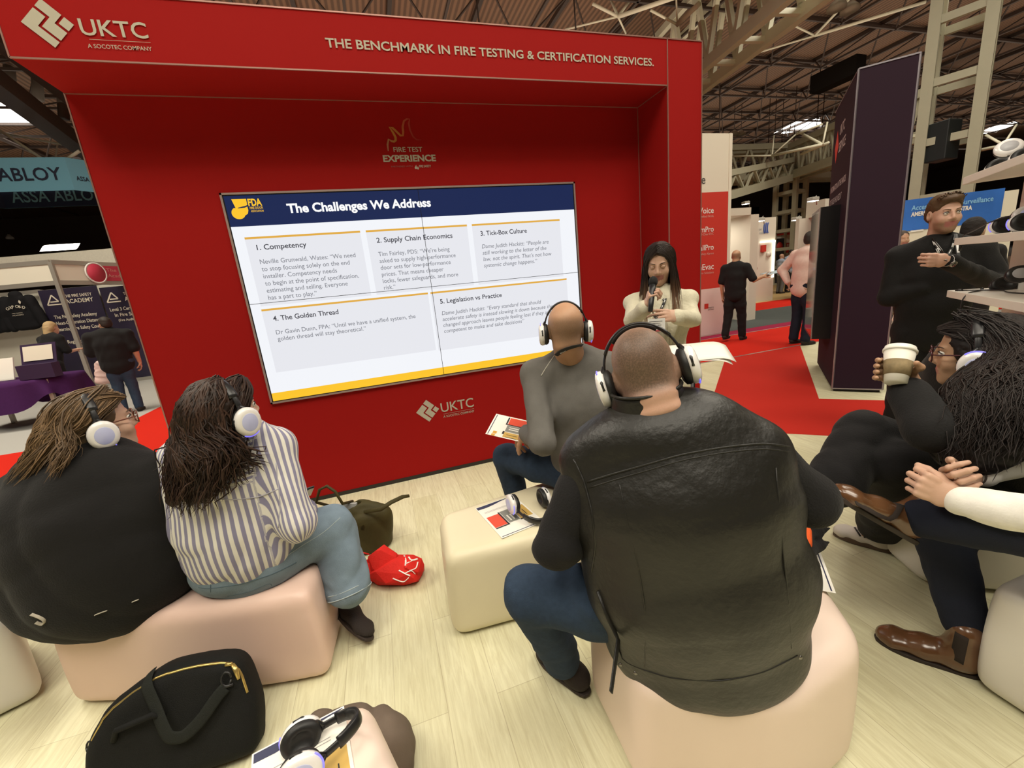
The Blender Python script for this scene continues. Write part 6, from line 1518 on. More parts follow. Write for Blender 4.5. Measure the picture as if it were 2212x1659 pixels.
# skylights and lamps in the roof
SKY = mat('bright_rooflight', (.8, .8, .8, 1), emit=(1.0, .97, .90, 1), estr=9.0)
for poly in (((1672, 288), (1700, 288), (1775, 272), (1770, 254), (1722, 262)), ((2112, 290), (2138, 276), (2196, 262), (2200, 266), (2150, 286)), ((-60, 270), (80, 272), (0, 222), (-70, 190))):
    P = [gz(u, v, ZD-.02) for u, v in poly]
    b = MB(); b.slab(P, (0, 0, .05)); o = b.build('ceiling_rooflight', SKY); tag(o, kind='structure')
LAMP = mat('high_bay_lens', (.8, .8, .8, 1), emit=(1.0, .95, .82, 1), estr=7.0); LAMP_BODY = mat('lamp_housing_white', (.55, .53, .47, 1), rough=.4)
def bay(label, P, r=.22):
    root = thing('high_bay_lamp', label, 'ceiling lamp', tuple(P), 'high bay lamps under the roof')
    T = Matrix.Translation(Vector(P)); b = MB(); b.lathe([(.0, 0), (r*.94, 0), (r*.94, .02), (0, .02)], 20, T); b.build('lens', LAMP, root)
    b = MB(); b.lathe([(r, -.01), (r, .08), (r*.5, .22), (.05, .30), (.0, .30)], 20, T); b.build('housing', LAMP_BODY, root)
    b = MB(); b.tube([P+np.array((0, 0, .3)), (P[0], P[1], ZD)], .02, 6); b.build('hanger', BROWN_STEEL, root); finish(root)
bay('round ceiling lamp up beside the cream tie rod, left of a pair', gz(1807, 20, 9.3), .28); bay('round ceiling lamp up beside the cream tie rod, right of a pair', gz(1836, 24, 9.3), .28)
bay('small lamp above the white and red panel, left of a pair', gz(1586, 292, 9.2), .26); bay('small lamp above the white and red panel, right of a pair', gz(1601, 292, 9.2), .26)
bay('ceiling lamp seen through the right-hand lattice column', gz(2112, 58, 9.3), .26)
bay('small far ceiling lamp, upper of those over the lattice truss', gd(1763, 293, 22), .16); bay('small far ceiling lamp beside the dark purple totem', gd(1775, 293, 22), .16)
for u, v, d, r, lb in ((1658, 355, 26, .2, 'far lamp behind the lattice truss, upper left one'), (1671, 354, 26, .2, 'far lamp behind the lattice truss, second from left'), (1687, 345, 25, .22, 'far lamp behind the lattice truss, brightest tall one'), (1713, 343, 25, .2, 'far lamp behind the lattice truss, nearest the totem'), (22, 516, 28, .2, 'small far lamp over the white shell booth')): bay(lb, gd(u, v, d), r)
def lattice(P, yaw, w, z0, z1, n, t, name='column'):
    b = MB(); c, s = math.cos(yaw), math.sin(yaw); cs = [P[:2]+np.array((c*a-s*e, s*a+c*e))*w/2 for a, e in ((-1, -1), (1, -1), (1, 1), (-1, 1))]
    for k in range(4): b.beam((*cs[k], z0), (*cs[k], z1), t, t, up=(c, s, 0))
    for i in range(n+1):
        zz = z0+(z1-z0)*i/n
        for k in range(4): b.beam((*cs[k], zz), (*cs[(k+1) % 4], zz), t*.55, t*.8)
    return tag(b.build(name, CREAM_STEEL), kind='structure')
tp = gd(2056, 250, 9.5); lattice(tp, math.radians(24), .86, 0, ZD, 9, .20)
fp = gd(1706, 450, 21.5); lattice(fp, math.radians(12), .95, 0, fb[2]+.1, 6, .20)
sp = thing('speaker_box', 'dark box fixed inside the right-hand lattice column', 'speaker', (tp[0], tp[1], 0)); b = MB(); q = gd(2036, 305, 9.5); b.box((q[0]-.22, q[1]-.2, q[2]-.42), (q[0]+.24, q[1]+.2, q[2]+.40)); b.build('cabinet', mat('speaker_black', (.012, .015, .016, 1), rough=.6), sp, bevel=.02); finish(sp)
q = gz(1838, 165, 9.0); b = MB(); d = nrm(gz(1838, 160, 9.0)-gz(1762, 195, 9.0)); b.beam(gz(1760, 185, 8.8), gz(1860, 138, 8.8), .6, .7); tag(b.build('ceiling_duct', mat('duct_black', (.008, .007, .007, 1), rough=.8)), kind='structure')

# ================================================================== dark purple totem
t0, t1 = gz(1797, 846), gz(1906, 849); dl = nrm((.74, .673, 0)); TB = t0+dl*1.32; HT = 2.99; tn = np.array((-dl[1], dl[0], 0))
PURPLE = mat('aubergine_fabric', (.020, .0068, .0165, 1), rough=.8, spec=.25); PUR2 = PURPLE
tt = thing('advertising_totem', 'tall dark purple totem standing on the red and pale floor', 'totem', tuple(t0))
b = MB(); b.prism([(p[0], p[1]) for p in (t0, t1, t1+dl*1.32, TB)], .035, HT); b.build('body', PURPLE, tt)
b = MB(); b.prism([(p[0], p[1]) for p in (t0+dl*.03+(t1-t0)*.04, t1+dl*.03-(t1-t0)*.04, t1+dl*1.28-(t1-t0)*.04, TB-dl*.04+(t1-t0)*.04)], 0, .035); b.build('foot', BLACK_KICK, tt)
b = MB(); E_ = mat('totem_aluminium_edge', (.36, .33, .36, 1), rough=.35, metal=.7); z3 = np.array((0, 0, 1.0))
for p in (t0, t1): b.beam(p+z3*.035, p+z3*HT, .012)
for zz in (.037, HT): b.beam(t0+z3*zz, t1+z3*zz, .012)
b.beam(t0+z3*HT, TB+z3*HT, .010); b.build('edge_trim', E_, tt)
b = MB(); o_ = tn*.003
def tplane(s_, z_): return t0+dl*s_+z3*z_+o_
rd = -dl           # lettering reads from the far edge towards the near one
Wt = mat('totem_print_white', (.55, .50, .50, 1)); Rt = mat('totem_print_red', (.60, .03, .02, 1))
for part_, s_, txt, z_, hh, sp_ in ((0, .84, 'UKTC', 2.64, .10, .30), (0, .84, 'SERVICE', 2.47, .10, .42), (1, 1.22, 'INFORMATION IN THE HANDS', 2.10, .065, 1.0), (1, 1.22, 'OF THOSE WHO NEED IT', 1.96, .065, .82), (1, 1.22, 'WHEN THEY NEED IT', 1.82, .065, .70)):
    b = MB(); text_mesh(b, txt, tplane(s_, z_), rd, z3, x0=0, x1=sp_, height=hh, bold=.01); b.build('logo_lettering' if not part_ else 'slogan_lettering', Wt, tt)
b = MB(); cz = 2.56; b.poly([tplane(1.0-.13, cz), tplane(1.0, cz+.17), tplane(1.0+.13, cz), tplane(1.0, cz-.17)]); b.build('diamond_emblem', Rt, tt); finish(tt)
sc_ = thing('wall_display', 'large black display fixed to the far side face of the purple totem', 'screen', tuple(t0+dl*.8+z3))
def dbox(s0, s1, z0, z1, a0, a1): return [t0+dl*s0+tn*a0+z3*z0, t0+dl*s1+tn*a0+z3*z0, t0+dl*s1+tn*a0+z3*z1, t0+dl*s0+tn*a0+z3*z1], tn*(a1-a0)
b = MB(); b.slab(*dbox(.40, 1.22, .50, 1.90, .0, .17)); b.build('display_case', mat('display_black', (.008, .008, .009, 1), rough=.3), sc_)
b = MB(); b.slab(*dbox(.44, 1.20, .53, 1.87, .17, .174)); b.build('display_glass', mat('display_glass_dark', (.06, .055, .055, 1), rough=.08), sc_)
b = MB(); b.slab(*dbox(.40, .44, .505, 1.895, .165, .176)); b.build('display_rim', mat('display_rim_silver', (.45, .40, .38, 1), rough=.3, metal=.6), sc_); finish(sc_)

# ================================================================== white shelf unit with spare headphones
E0, E1, E2 = gd(2076, 404, 2.2), gd(2060, 530, 2.2), gd(2046, 645, 2.2); base = E1.copy(); ed = nrm((-.74, -.67, 0)); ew = nrm((.67, -.74, 0))
SHW = mat('white_laminate', (.74, .70, .63, 1), rough=.4)
su = thing('shelf_unit', 'white shelf unit with three boards of spare headphones', 'shelves', (base[0], base[1], 0)); tops = []
for e_, L_, dp in ((E0, 1.05, .34), (E1, 1.05, .34), (E2, 1.05, .40)):
    p = np.array((base[0], base[1], e_[2])); b = MB(); b.slab([p, p+ed*L_, p+ed*L_+ew*dp, p+ew*dp], (0, 0, .036)); b.build('shelf_board', SHW, su, bevel=.002); tops.append(e_[2]+.036)
pa = base+ew*.20; pa = pa+ed*min(np.linspace(.05, .9, 120), key=lambda t: abs((lambda P: 1106+F_PX*((P-CAM)@_rt)/((P-CAM)@_fw))(pa+ed*t+arr(0, 0, 0))-2156))
b = MB(); q = [pa, pa+ed*.5, pa+ed*.5+ew*.3, pa+ew*.3]; b.slab([np.array((x[0], x[1], 0)) for x in q], (0, 0, 2.4)); b.build('upright_panel', SHW, su)
b = MB(); q = [base+ed*.15+ew*.08, base+ed*.95+ew*.08, base+ed*.95+ew*.34, base+ed*.15+ew*.34]; b.slab([np.array((x[0], x[1], 0)) for x in q], (0, 0, E2[2]-.1)); b.build('cupboard', SHW, su); finish(su)
def onshelf(k, s_, w_, dz): return np.array((base[0], base[1], tops[k]+dz))+ed*s_+ew*w_
headphones('headphones on the top shelf, nearest its free end', frame((.3, .3, .9), (.6, -.7, .25)), onshelf(0, .12, .10, .050), width=.11, lit=False)
headphones('headphones on the top shelf beside the upright panel', frame((.3, .3, .9), (.7, -.6, .2)), onshelf(0, .33, .12, .052), width=.11, lit=False)
headphones('headphones with a violet glow on the middle shelf', frame((.1, .2, .95), (.75, -.6, .1)), onshelf(1, .27, .12, .052), width=.10)
headphones('headphones at the far end of the middle shelf', frame((.1, .2, .95), (.75, -.6, .1)), onshelf(1, .50, .10, .052), width=.10)
headphones('all-black headphones on the lowest shelf', frame((.2, .3, .92), (.6, -.75, -.12)), onshelf(2, .22, .16, .052), width=.115, plate='black', lit=False)
def cable(label, pts, r=.003, plug=True):
    b = MB(); n = []
    pts = [np.array(p, float) for p in pts]
    for i in range(len(pts)-1):
        for t in np.linspace(0, 1, 6, endpoint=False): n.append(lerp(pts[i], pts[i+1], t))
    n.append(pts[-1]); n = np.array(n)
    for _ in range(4): n[1:-1] = (n[:-2]+2*n[1:-1]+n[2:])/4
    root = thing('cable', label, 'cable', tuple(n[0]), 'charging cables on the shelves'); b.tube(n, r, 6); b.build('wire', HP_BLACK, root)
    if plug: b = MB(); b.tube([n[0], n[0]+nrm(n[0]-n[2])*.028], [r*2.2, r*1.8], 8); b.build('plug', HP_BLACK, root)
    finish(root)
S_ = lambda k, s_, w_, dz=.004: onshelf(k, s_, w_, dz)
cable('black cable trailing off the front of the lowest shelf', [S_(2, .10, .10), S_(2, .20, .06), S_(2, .24, .01), S_(2, .25, -.012, -.03), S_(2, .25, -.012, -.12)])
cable('black cable lying along the lowest shelf', [S_(2, .10, .03), S_(2, .2, .14), S_(2, .36, .10), S_(2, .5, .14)]); cable('black cable curling over the end of the middle shelf', [S_(1, -.012, .03, -.04), S_(1, -.010, .03, .008), S_(1, .08, .05, .03), S_(1, .2, .06, .06), S_(1, .3, .1, .075)])

# ================================================================== music stand with loose sheets beside the presenter
ms = thing('music_stand', 'thin black stand holding white sheets in front of the cream jacket', 'stand', (1.47, 1.80, 0)); p = gd(1497, 765, 2.02)
b = MB(); b.tube([(p[0], p[1], .02), (p[0], p[1], p[2]-.02)], .010, 8); b.build('pole', HP_BLACK, ms)
for a in (0, 2.1, 4.2): b = MB(); b.tube([(p[0], p[1], .16), (p[0]+.2*math.cos(a), p[1]+.2*math.sin(a), .012)], .008, 6); b.build('leg', HP_BLACK, ms)
sx_ = nrm((.85, -.5, 0)); sy_ = nrm((.5, .85, .25))
b = MB(); b.slab([p-sx_*.10-sy_*.05-z3*.012, p+sx_*.10-sy_*.05-z3*.012, p+sx_*.10+sy_*.10-z3*.012, p-sx_*.10+sy_*.10-z3*.012], (0, 0, .006)); b.build('desk', HP_BLACK, ms); finish(ms)
sh = thing('paper_sheets', 'loose white sheets lying on the thin black stand', 'papers', tuple(p))
for dx, dz, tw in ((0, 0, 0), (.02, .004, .10)):
    a_ = sx_*math.cos(tw)+sy_*math.sin(tw); b = MB()
    b.rgrid(lambda u, v: p+a_*((u-.45)*.29+dx)+sy_*((v-.4)*.20)+z3*(dz+.0-.055*max(0, u-.72)**2*6), 10, 4); b.build('sheet', PAPER, sh, solid=.0008)
finish(sh)
# ================================================================== booths to the right
WHITE_P = mat('white_booth_panel', (.74, .68, .57, 1), rough=.6); REDP = mat('booth_red_print', (.56, .035, .022, 1), rough=.6); BLUSH_P = mat('blush_white_panel', (.74, .60, .57, 1), rough=.6)
PT = mat('booth_print_white', (.78, .74, .70, 1)); PTF = mat('booth_print_faint', (.66, .30, .26, 1)); DK = mat('booth_print_dark', (.05, .05, .055, 1))
YP = 6.95
def gp(u, v, y=YP): return gy(u, v, y)
xr_ = gp(1571, 500)[0]; zt_ = gp(1545, 288)[2]; z_r1 = gp(1541, 415)[2]; z_r0 = gp(1545, 622)[2]
pn = thing('product_panel', 'tall white and red product panel standing behind the red wall edge', 'display panel', (5.9, YP, 0))
b = MB(); b.box((5.2, YP, 0), (xr_+.07, YP+.25, zt_)); b.build('panel', WHITE_P, pn)
b = MB(); b.quad((5.2, YP-.004, z_r0), (xr_, YP-.004, z_r0), (xr_, YP-.004, z_r1), (5.2, YP-.004, z_r1)); b.build('red_field', REDP, pn)
b = MB(); b.quad((5.2, YP-.004, 0.02), (xr_, YP-.004, 0.02), (xr_, YP-.004, z_r0), (5.2, YP-.004, z_r0)); b.build('lower_field', BLUSH_P, pn)
b = MB(); b.box((xr_, YP-.012, 0), (xr_+.07, YP, zt_)); b.build('edge_strip', WHITE_P, pn)
b = MB()
for s_, u, v, hp, mi in (('Voice', 1541, 460, 13, 0), ('mPro', 1541, 500, 12, 0), ('allPro', 1541, 539, 12, 0), ('nEvac', 1541, 581, 13, 0), ('Unified PAVA', 1541, 469, 5, 1), ('All-Clear EVC', 1541, 507, 5, 1), ('Safety Alarms', 1541, 549, 5, 1), ('Alarm Solutions', 1541, 590, 5, 1)):
    b = MB(); q = gp(u, v); q2 = gp(u, v-hp); text_mesh(b, s_, (q[0], YP-.008, q[2]), X_, Z_, height=q2[2]-q[2], align='R', bold=.012); b.build('lettering', [PT, PTF][mi], pn)
b = MB(); q = gp(1523, 397); text_mesh(b, 're', (q[0], YP-.008, q[2]), X_, Z_, height=.16, align='R'); q = gp(1541, 668); text_mesh(b, 'MADE IN', (q[0], YP-.008, q[2]+.03), X_, Z_, height=.028, align='R'); text_mesh(b, 'BRITAIN', (q[0], YP-.008, q[2]-.01), X_, Z_, height=.028, align='R'); b.build('dark_lettering', DK, pn)
b = MB(); q = gp(1521, 662); b.quad((q[0], YP-.008, q[2]-.05), (q[0]+.10, YP-.008, q[2]-.05), (q[0]+.10, YP-.008, q[2]+.05), (q[0], YP-.008, q[2]+.05)); b.build('red_mark', REDP, pn); finish(pn)

ki = thing('booth_arch', 'white arch booth with a lit frame and green ribbon, beyond the walking person', 'booth', (8.4, 8.05, 0)); YK = 8.05
kr = gy(1636, 560, YK)[0]; kl = kr-1.85; kt = gy(1636, 447, YK)[2]; kw = .24
b = MB(); b.box((kr-kw, YK, 0), (kr, YK+1.5, kt)); b.build('side_frame', WHITE_P, ki); b = MB(); b.box((kl, YK, 0), (kl+kw, YK+1.5, kt)); b.build('side_frame', WHITE_P, ki); b = MB(); b.box((kl, YK, kt-.16), (kr, YK+1.5, kt)); b.build('lintel', WHITE_P, ki)
b = MB(); b.box((kl, YK+1.5, 0), (kr, YK+1.58, kt)); b.build('back_panel', BLUSH_P, ki)
b = MB(); LS = mat('led_frame', (.9, .9, .85, 1), emit=(1, .93, .78, 1), estr=2.5); yk = YK+1.49
fx0, fx1, fz0, fz1 = gy(1575, 600, yk)[0]-.3, gy(1610, 560, yk)[0], gy(1607, 615, yk)[2], gy(1600, 512, yk)[2]
for lo, hi in (((fx0, fz1-.04), (fx1, fz1)), ((fx1-.05, fz0), (fx1, fz1)), ((fx0, fz0), (fx1, fz0+.04))): b.box((lo[0], yk-.03, lo[1]), (hi[0], yk, hi[1]))
b.build('led_frame', LS, ki); b = MB(); b.quad((fx1-.85, yk-.035, fz1-.05), (fx1-.45, yk-.035, fz1-.05), (fx1-.06, yk-.035, fz1-.55), (fx1-.06, yk-.035, fz1-.95)); b.build('green_ribbon', mat('ribbon_green', (.12, .38, .03, 1)), ki); finish(ki)
area('booth_spot', (kr-.9, YK+.75, kt-.2), .5, 14, (1, .93, .8))

def board(name, label, u0, u1, v0, v1, Y, m, cat='booth', thick=.12, text=(), to_floor=True, extra=None):
    """upright panel facing the aisle at depth Y, from its corner pixels"""
    a, c = gy(u0, (v0+v1)/2, Y), gy(u1, (v0+v1)/2, Y); zt2 = gy((u0+u1)/2, v0, Y)[2]; zb = 0 if to_floor else gy((u0+u1)/2, v1, Y)[2]
    o = thing(name, label, cat, ((a[0]+c[0])/2, Y, 0)); b = MB(); b.box((a[0], Y, zb), (c[0], Y+thick, zt2)); b.build('panel', m, o)
    if text:
        b = MB(); ms_ = []
        for s_, u, v, hp, tm, bold, span in text:
            if tm not in ms_: ms_.append(tm)
            b.mi = ms_.index(tm); q = gy(u, v, Y); q2 = gy(u, v-hp, Y); x1 = gy(span, v, Y)[0] if span else None
            text_mesh(b, s_, (0, Y-.01, q[2]), X_, Z_, height=q2[2]-q[2], x0=q[0], x1=x1, bold=bold) if span else text_mesh(b, s_, (q[0], Y-.01, q[2]), X_, Z_, height=q2[2]-q[2], bold=bold)
        b.build('lettering', ms_, o)
    if extra: extra(o, Y)
    finish(o); return o
BLUE_INK = mat('logo_blue', (.05, .11, .42, 1)); GREY_INK = mat('print_grey_blue', (.28, .31, .36, 1))
def logo_ball(o, Y):
    q = gy(1655, 492, Y); b = MB()
    for k in (-1, 0, 1): b.tube([(q[0]+.02+k*.075+.05*math.cos(t), Y-.012, q[2]+.17*math.sin(t)) for t in np.linspace(1.9, 4.6, 8)], .026, 6, flat=.3, upv=(0, 1, 0))
    b.build('emblem', BLUE_INK, o)
    b = MB(); yy = Y-.02; x0, x1 = gy(1640, 560, Y)[0], gy(1670, 560, Y)[0]; z1_ = gy(1660, 520, Y)[2]; z0_ = gy(1660, 600, Y)[2]
    b.box((x0, yy-.04, z1_-.05), (x1, yy, z1_)); b.box((x1-.06, yy-.04, z0_), (x1, yy, z1_)); b.build('led_frame', LS, o)
    q = gy(1647, 537, Y); b = MB(); b.box((q[0]-.09, Y-.07, q[2]-.11), (q[0]+.09, Y, q[2]+.11)); b.build('call_point', REDP, o); q = gy(1659, 550, Y); b = MB(); b.lathe([(0, 0), (.09, 0), (.09, .05), (0, .05)], 16, Matrix.Translation(Vector((q[0], Y, q[2]))) @ Matrix.Rotation(math.pi/2, 4, 'X')); b.build('sounder', WHITE_P, o)
board('emblem_booth', 'white booth panel with a striped blue ball emblem, between arch booth and aisle', 1630, 1673, 470, 640, 11.4, WHITE_P, text=[('on', 1639, 498, 6, GREY_INK, 0, 0), ('rols', 1640, 506, 6, GREY_INK, 0, 0)], extra=logo_ball)
def far_bits(o, Y):
    q0, q1 = gy(1686, 526, Y), gy(1760, 540, Y); b = MB(); b.quad((q0[0], Y-.02, q1[2]), (q1[0], Y-.02, q1[2]), (q1[0], Y-.02, q0[2]), (q0[0], Y-.02, q0[2])); b.build('red_band', REDP, o)
    b = MB(); text_mesh(b, 'Fire Industry', (0, Y-.03, gy(1700, 534, Y)[2]), X_, Z_, x0=gy(1699, 530, Y)[0], x1=gy(1740, 530, Y)[0], height=.17, bold=.02); b.build('band_lettering', PT, o)
    a, c = gy(1671, 560, Y), gy(1687, 560, Y); b = MB(); b.box((a[0], Y-.15, 0), (c[0], Y-.02, gy(1680, 516, Y)[2])); b.build('dark_panel', mat('booth_charcoal', (.03, .03, .035, 1)), o)
    q = gy(1678, 533, Y); b = MB(); b.lathe([(0, 0), (.22, 0), (.22, .02), (0, .02)], 20, Matrix.Translation(Vector((q[0], Y-.16, q[2]))) @ Matrix.Rotation(math.pi/2, 4, 'X')); b.build('round_mark', REDP, o)
    b = MB(); b.box((gy(1668, 560, Y)[0], Y-.1, gy(1690, 508, Y)[2]), (gy(1760, 560, Y)[0], Y, gy(1690, 503, Y)[2])); b.build('red_cap', REDP, o)
board('far_booth', 'distant white booth with a red band reading Fire Ind', 1668, 1760, 506, 640, 18.0, WHITE_P, extra=far_bits)
def arm_lamp(label, u, v, d):
    P = gd(u, v, d); root = thing('arm_spotlight', label, 'spotlight', tuple(P), 'spotlights over the booths'); b = MB(); b.tube([P+np.array((.45, .25, -.12)), P+np.array((.25, .12, .10)), P], .018, 6); b.build('arm', STEEL, root)
    b = MB(); b.box((P[0]-.16, P[1]-.1, P[2]-.05), (P[0]+.10, P[1]+.1, P[2]+.05)); b.build('lamp_head', LAMP_BODY, root, bevel=.02)
    b = MB(); b.box((P[0]-.14, P[1]-.09, P[2]-.062), (P[0]+.08, P[1]+.09, P[2]-.051)); b.build('lamp_lens', LAMP, root); finish(root)
arm_lamp('arm spotlight above the white booth beside the totem', 1758, 430, 12.0); arm_lamp('glowing spotlight over the booth panel with the blue emblem', 1642, 474, 13.0); arm_lamp('spotlight left of the far lattice column top', 1722, 472, 14.0); arm_lamp('spotlight above the white arch booth', 1612, 438, 17.0)
board('corner_booth', 'white booth corner beside the totem, above the pink-shirted person', 1722, 1800, 470, 640, 10.5, WHITE_P, text=[('Jo', 1756, 476, 6, GREY_INK, 0, 0)], extra=lambda o, Y: (lambda b: (b.box((gy(1748, 450, Y)[0], Y-.5, gy(1760, 470, Y)[2]), (gy(1800, 450, Y)[0], Y+.1, gy(1760, 436, Y)[2])), b.build('fascia', WHITE_P, o)))(MB()))
# blue security booth behind the standing person
bp_ = [gd(1930, 436, 7.4), gd(2172, 404, 7.0)]; bd_ = nrm((bp_[1]-bp_[0])*np.array((1, 1, 0))); bn = np.array((bd_[1], -bd_[0], 0)); L_ = np.linalg.norm((bp_[1]-bp_[0])[:2]); zt2 = bp_[0][2]; zb2 = gd(2150, 478, 7.0)[2]
bb = thing('blue_booth', 'bright blue security booth panel behind the person with folded arms', 'booth', tuple(bp_[0]*np.array((1, 1, 0))))
def bq(s_, z_, o=0.0): return np.array((bp_[0][0], bp_[0][1], 0))+bd_*s_+bn*o+z3*z_
def blue_mat():
    m = mat('booth_blue_print', (.035, .15, .55, 1), rough=.5, var=.55, vscale=1.2); return m
b = MB(); b.slab([bq(0, zb2), bq(L_, zb2), bq(L_, zt2), bq(0, zt2)], -bn*.1); b.build('blue_panel', blue_mat(), bb)
b = MB(); b.slab([bq(-.3, 0, -.01), bq(L_+.2, 0, -.01), bq(L_+.2, zt2-.05, -.01), bq(-.3, zt2-.05, -.01)], -bn*.08); b.build('back_wall', WHITE_P, bb)
def bpx(u, v): P = gplane(u, v, bq(0, 0), bn); return (P-bq(0, 0))@bd_, P[2]
CY = mat('print_sky_blue', (.25, .52, .80, 1))
b = MB(); s0, z0 = bpx(1968, 455); s1, _ = bpx(2146, 427); text_mesh(b, 'Access Control & Surveillance', bq(0, z0, .006), bd_, z3, x0=s0, x1=s1, height=.085, bold=.015)
b.mi = 1; s0, z0 = bpx(1967, 468); s1, _ = bpx(2100, 446); text_mesh(b, 'AMERICAN SECURITY STRA', bq(0, z0, .006), bd_, z3, x0=s0, x1=s1, height=.07, bold=.04); s0, z0 = bpx(1966, 502); s1, _ = bpx(1994, 498); b.quad(bq(s0, z0, .006), bq(s1, z0, .006), bq(s1, z0+.03, .006), bq(s0, z0+.03, .006)); b.build('lettering', [CY, PT], bb); finish(bb)
# bar stools behind the totem
STW = mat('stool_wood', (.16, .085, .04, 1), rough=.5); STL = mat('stool_leg_dark', (.03, .018, .012, 1), rough=.5)
def bar_stool(label, P, h, rot=.3):
    o = thing('bar_stool', label, 'stool', (P[0], P[1], 0), 'wooden bar stools'); T = lambda x, y, z: np.array((P[0]+x*math.cos(rot)-y*math.sin(rot), P[1]+x*math.sin(rot)+y*math.cos(rot), z))
    b = MB(); b.slab([T(-.17, -.17, h-.03), T(.17, -.17, h-.03), T(.17, .17, h-.03), T(-.17, .17, h-.03)], (0, 0, .03)); b.build('seat', STW, o, bevel=.008)
    for sx in (-1, 1):
        for sy in (-1, 1): b = MB(); b.tube([T(.13*sx, .13*sy, h-.03), T(.19*sx, .19*sy, 0)], .016, 8); b.build('leg', STL, o)
    b = MB(); zf = .28; pts = [T(a*.165, c*.165, zf) for a, c in ((-1, -1), (1, -1), (1, 1), (-1, 1))]
    for i in range(4): b.tube([pts[i], pts[(i+1) % 4]], .010, 6)
    b.build('footrest', STL, o); finish(o)
bar_stool('taller wooden bar stool just right of the totem', gd(1945, 660, 5.6), gd(1945, 672, 5.6)[2], .5); bar_stool('lower wooden bar stool behind the person with folded arms', gd(1958, 700, 4.6), gd(1958, 696, 4.6)[2], .2)
# white plastic chair behind the shelves
ch = thing('white_chair', 'white moulded plastic chair behind the shelf unit', 'chair', (4.1, 1.55, 0)); cP = gd(2125, 640, 3.05); fdir = nrm((-.8, .6, 0)); sd_ = nrm((.6, .8, 0))
def shell(u, v):
    a = (u-.5)*2; y = a*.22; back = max(0, v-.45)/.55; fwd_ = .22-.44*min(v/.45, 1) if v < .45 else -.22-.10*back
    zz = .45+.03*a*a+(back*.40 if v >= .45 else 0)+.02*abs(.45-v); return np.array((cP[0], cP[1], 0))+fdir*(fwd_+.05*a*a*back)+sd_*y*(1-.15*back)+z3*zz
b = MB(); b.rgrid(shell, 14, 18); b.build('seat_shell', mat('chair_white', (.76, .74, .68, 1), rough=.35), ch, solid=.008)
for sx in (-1, 1):
    for sy in (-1, 1): b = MB(); b.tube([np.array((cP[0], cP[1], .44))+fdir*.12*sx+sd_*.14*sy, np.array((cP[0], cP[1], 0))+fdir*.2*sx+sd_*.2*sy], .012, 8); b.build('leg', STW, ch)
finish(ch)

# ================================================================== booth and hanging banner to the left
A0 = np.array((-6.33, 11.46, 0.0)); HB = 2.85
GREYF = mat('shell_scheme_aluminium', (.42, .39, .34, 1), rough=.35, metal=.5); WALLP = mat('shell_wall_cream', (.70, .66, .55, 1), rough=.7)
dL = nrm(np.array((-9.2, 11.9, 0))-A0)          # left fascia runs away to the left
dR = nrm(np.array((-5.2, 14.4, 0))-A0)          # right fascia runs into the booth row
gL = gplane(0, 592, A0, (-dL[1], dL[0], 0)); gR = gplane(262, 610, A0, (-dR[1], dR[0], 0))
sb = thing('shell_scheme_booth', 'white shell-scheme booth frame with a red round number sign', 'booth', tuple(A0))
def frm(p, d, s_, z_): return A0+d*s_+z3*z_
b = MB(); b.beam(A0, A0+z3*HB, .07); b.build('post', GREYF, sb)
for d, L in ((dL, 5.0), (dR, 3.6)):
    b = MB(); b.beam(A0+z3*HB, A0+d*L+z3*HB, .06, .09); b.beam(A0+z3*(HB-.42), A0+d*L+z3*(HB-.42), .06, .09); b.build('rail', GREYF, sb)
    b = MB(); b.beam(A0+z3*(HB-.21), A0+d*L+z3*(HB-.21), .03, .34); b.build('fascia', WALLP, sb)
REDSIGN = mat('sign_magenta_red', (.50, .035, .07, 1)); nR = np.array((dR[1], -dR[0], 0)); nR = nR if nR@(CAM-A0) > 0 else -nR
def rp(u, v, o=.05): P = gplane(u, v, A0+nR*o, nR); return P
s0 = (rp(205, 590)-A0)@dR
b = MB(); b.slab([A0+dR*s0+z3*(HB-.38)+nR*.03, A0+dR*3.5+z3*(HB-.38)+nR*.03, A0+dR*3.5+z3*(HB-.04)+nR*.03, A0+dR*s0+z3*(HB-.04)+nR*.03], nR*.012); b.build('name_sign', REDSIGN, sb)
b = MB(); text_mesh(b, 'The Fire Safety', A0+dR*(s0+.28)+z3*(HB-.17)+nR*.048, dR if np.cross(dR, z3)@nR > 0 else -dR, z3, height=.075, x0=0, x1=.95); text_mesh(b, 'Academy', A0+dR*(s0+.28)+z3*(HB-.30)+nR*.048, dR, z3, height=.075, x0=0, x1=.55); b.build('sign_lettering', PTF, sb)
T = Matrix.Translation(Vector(A0+dR*(s0+.02)+z3*(HB-.21)+nR*.05)) @ Vector(nR).to_track_quat('Z', 'Y').to_matrix().to_4x4()
b = MB(); b.lathe([(0, 0), (.22, 0), (.22, .02), (0, .02)], 28, T); dsc = b.build('number_disc', REDSIGN, sb); b = MB(); b.lathe([(.205, .021), (.235, .021), (.235, .0), (.205, .0)], 28, T, closed=True); b.build('disc_ring', PT, dsc)
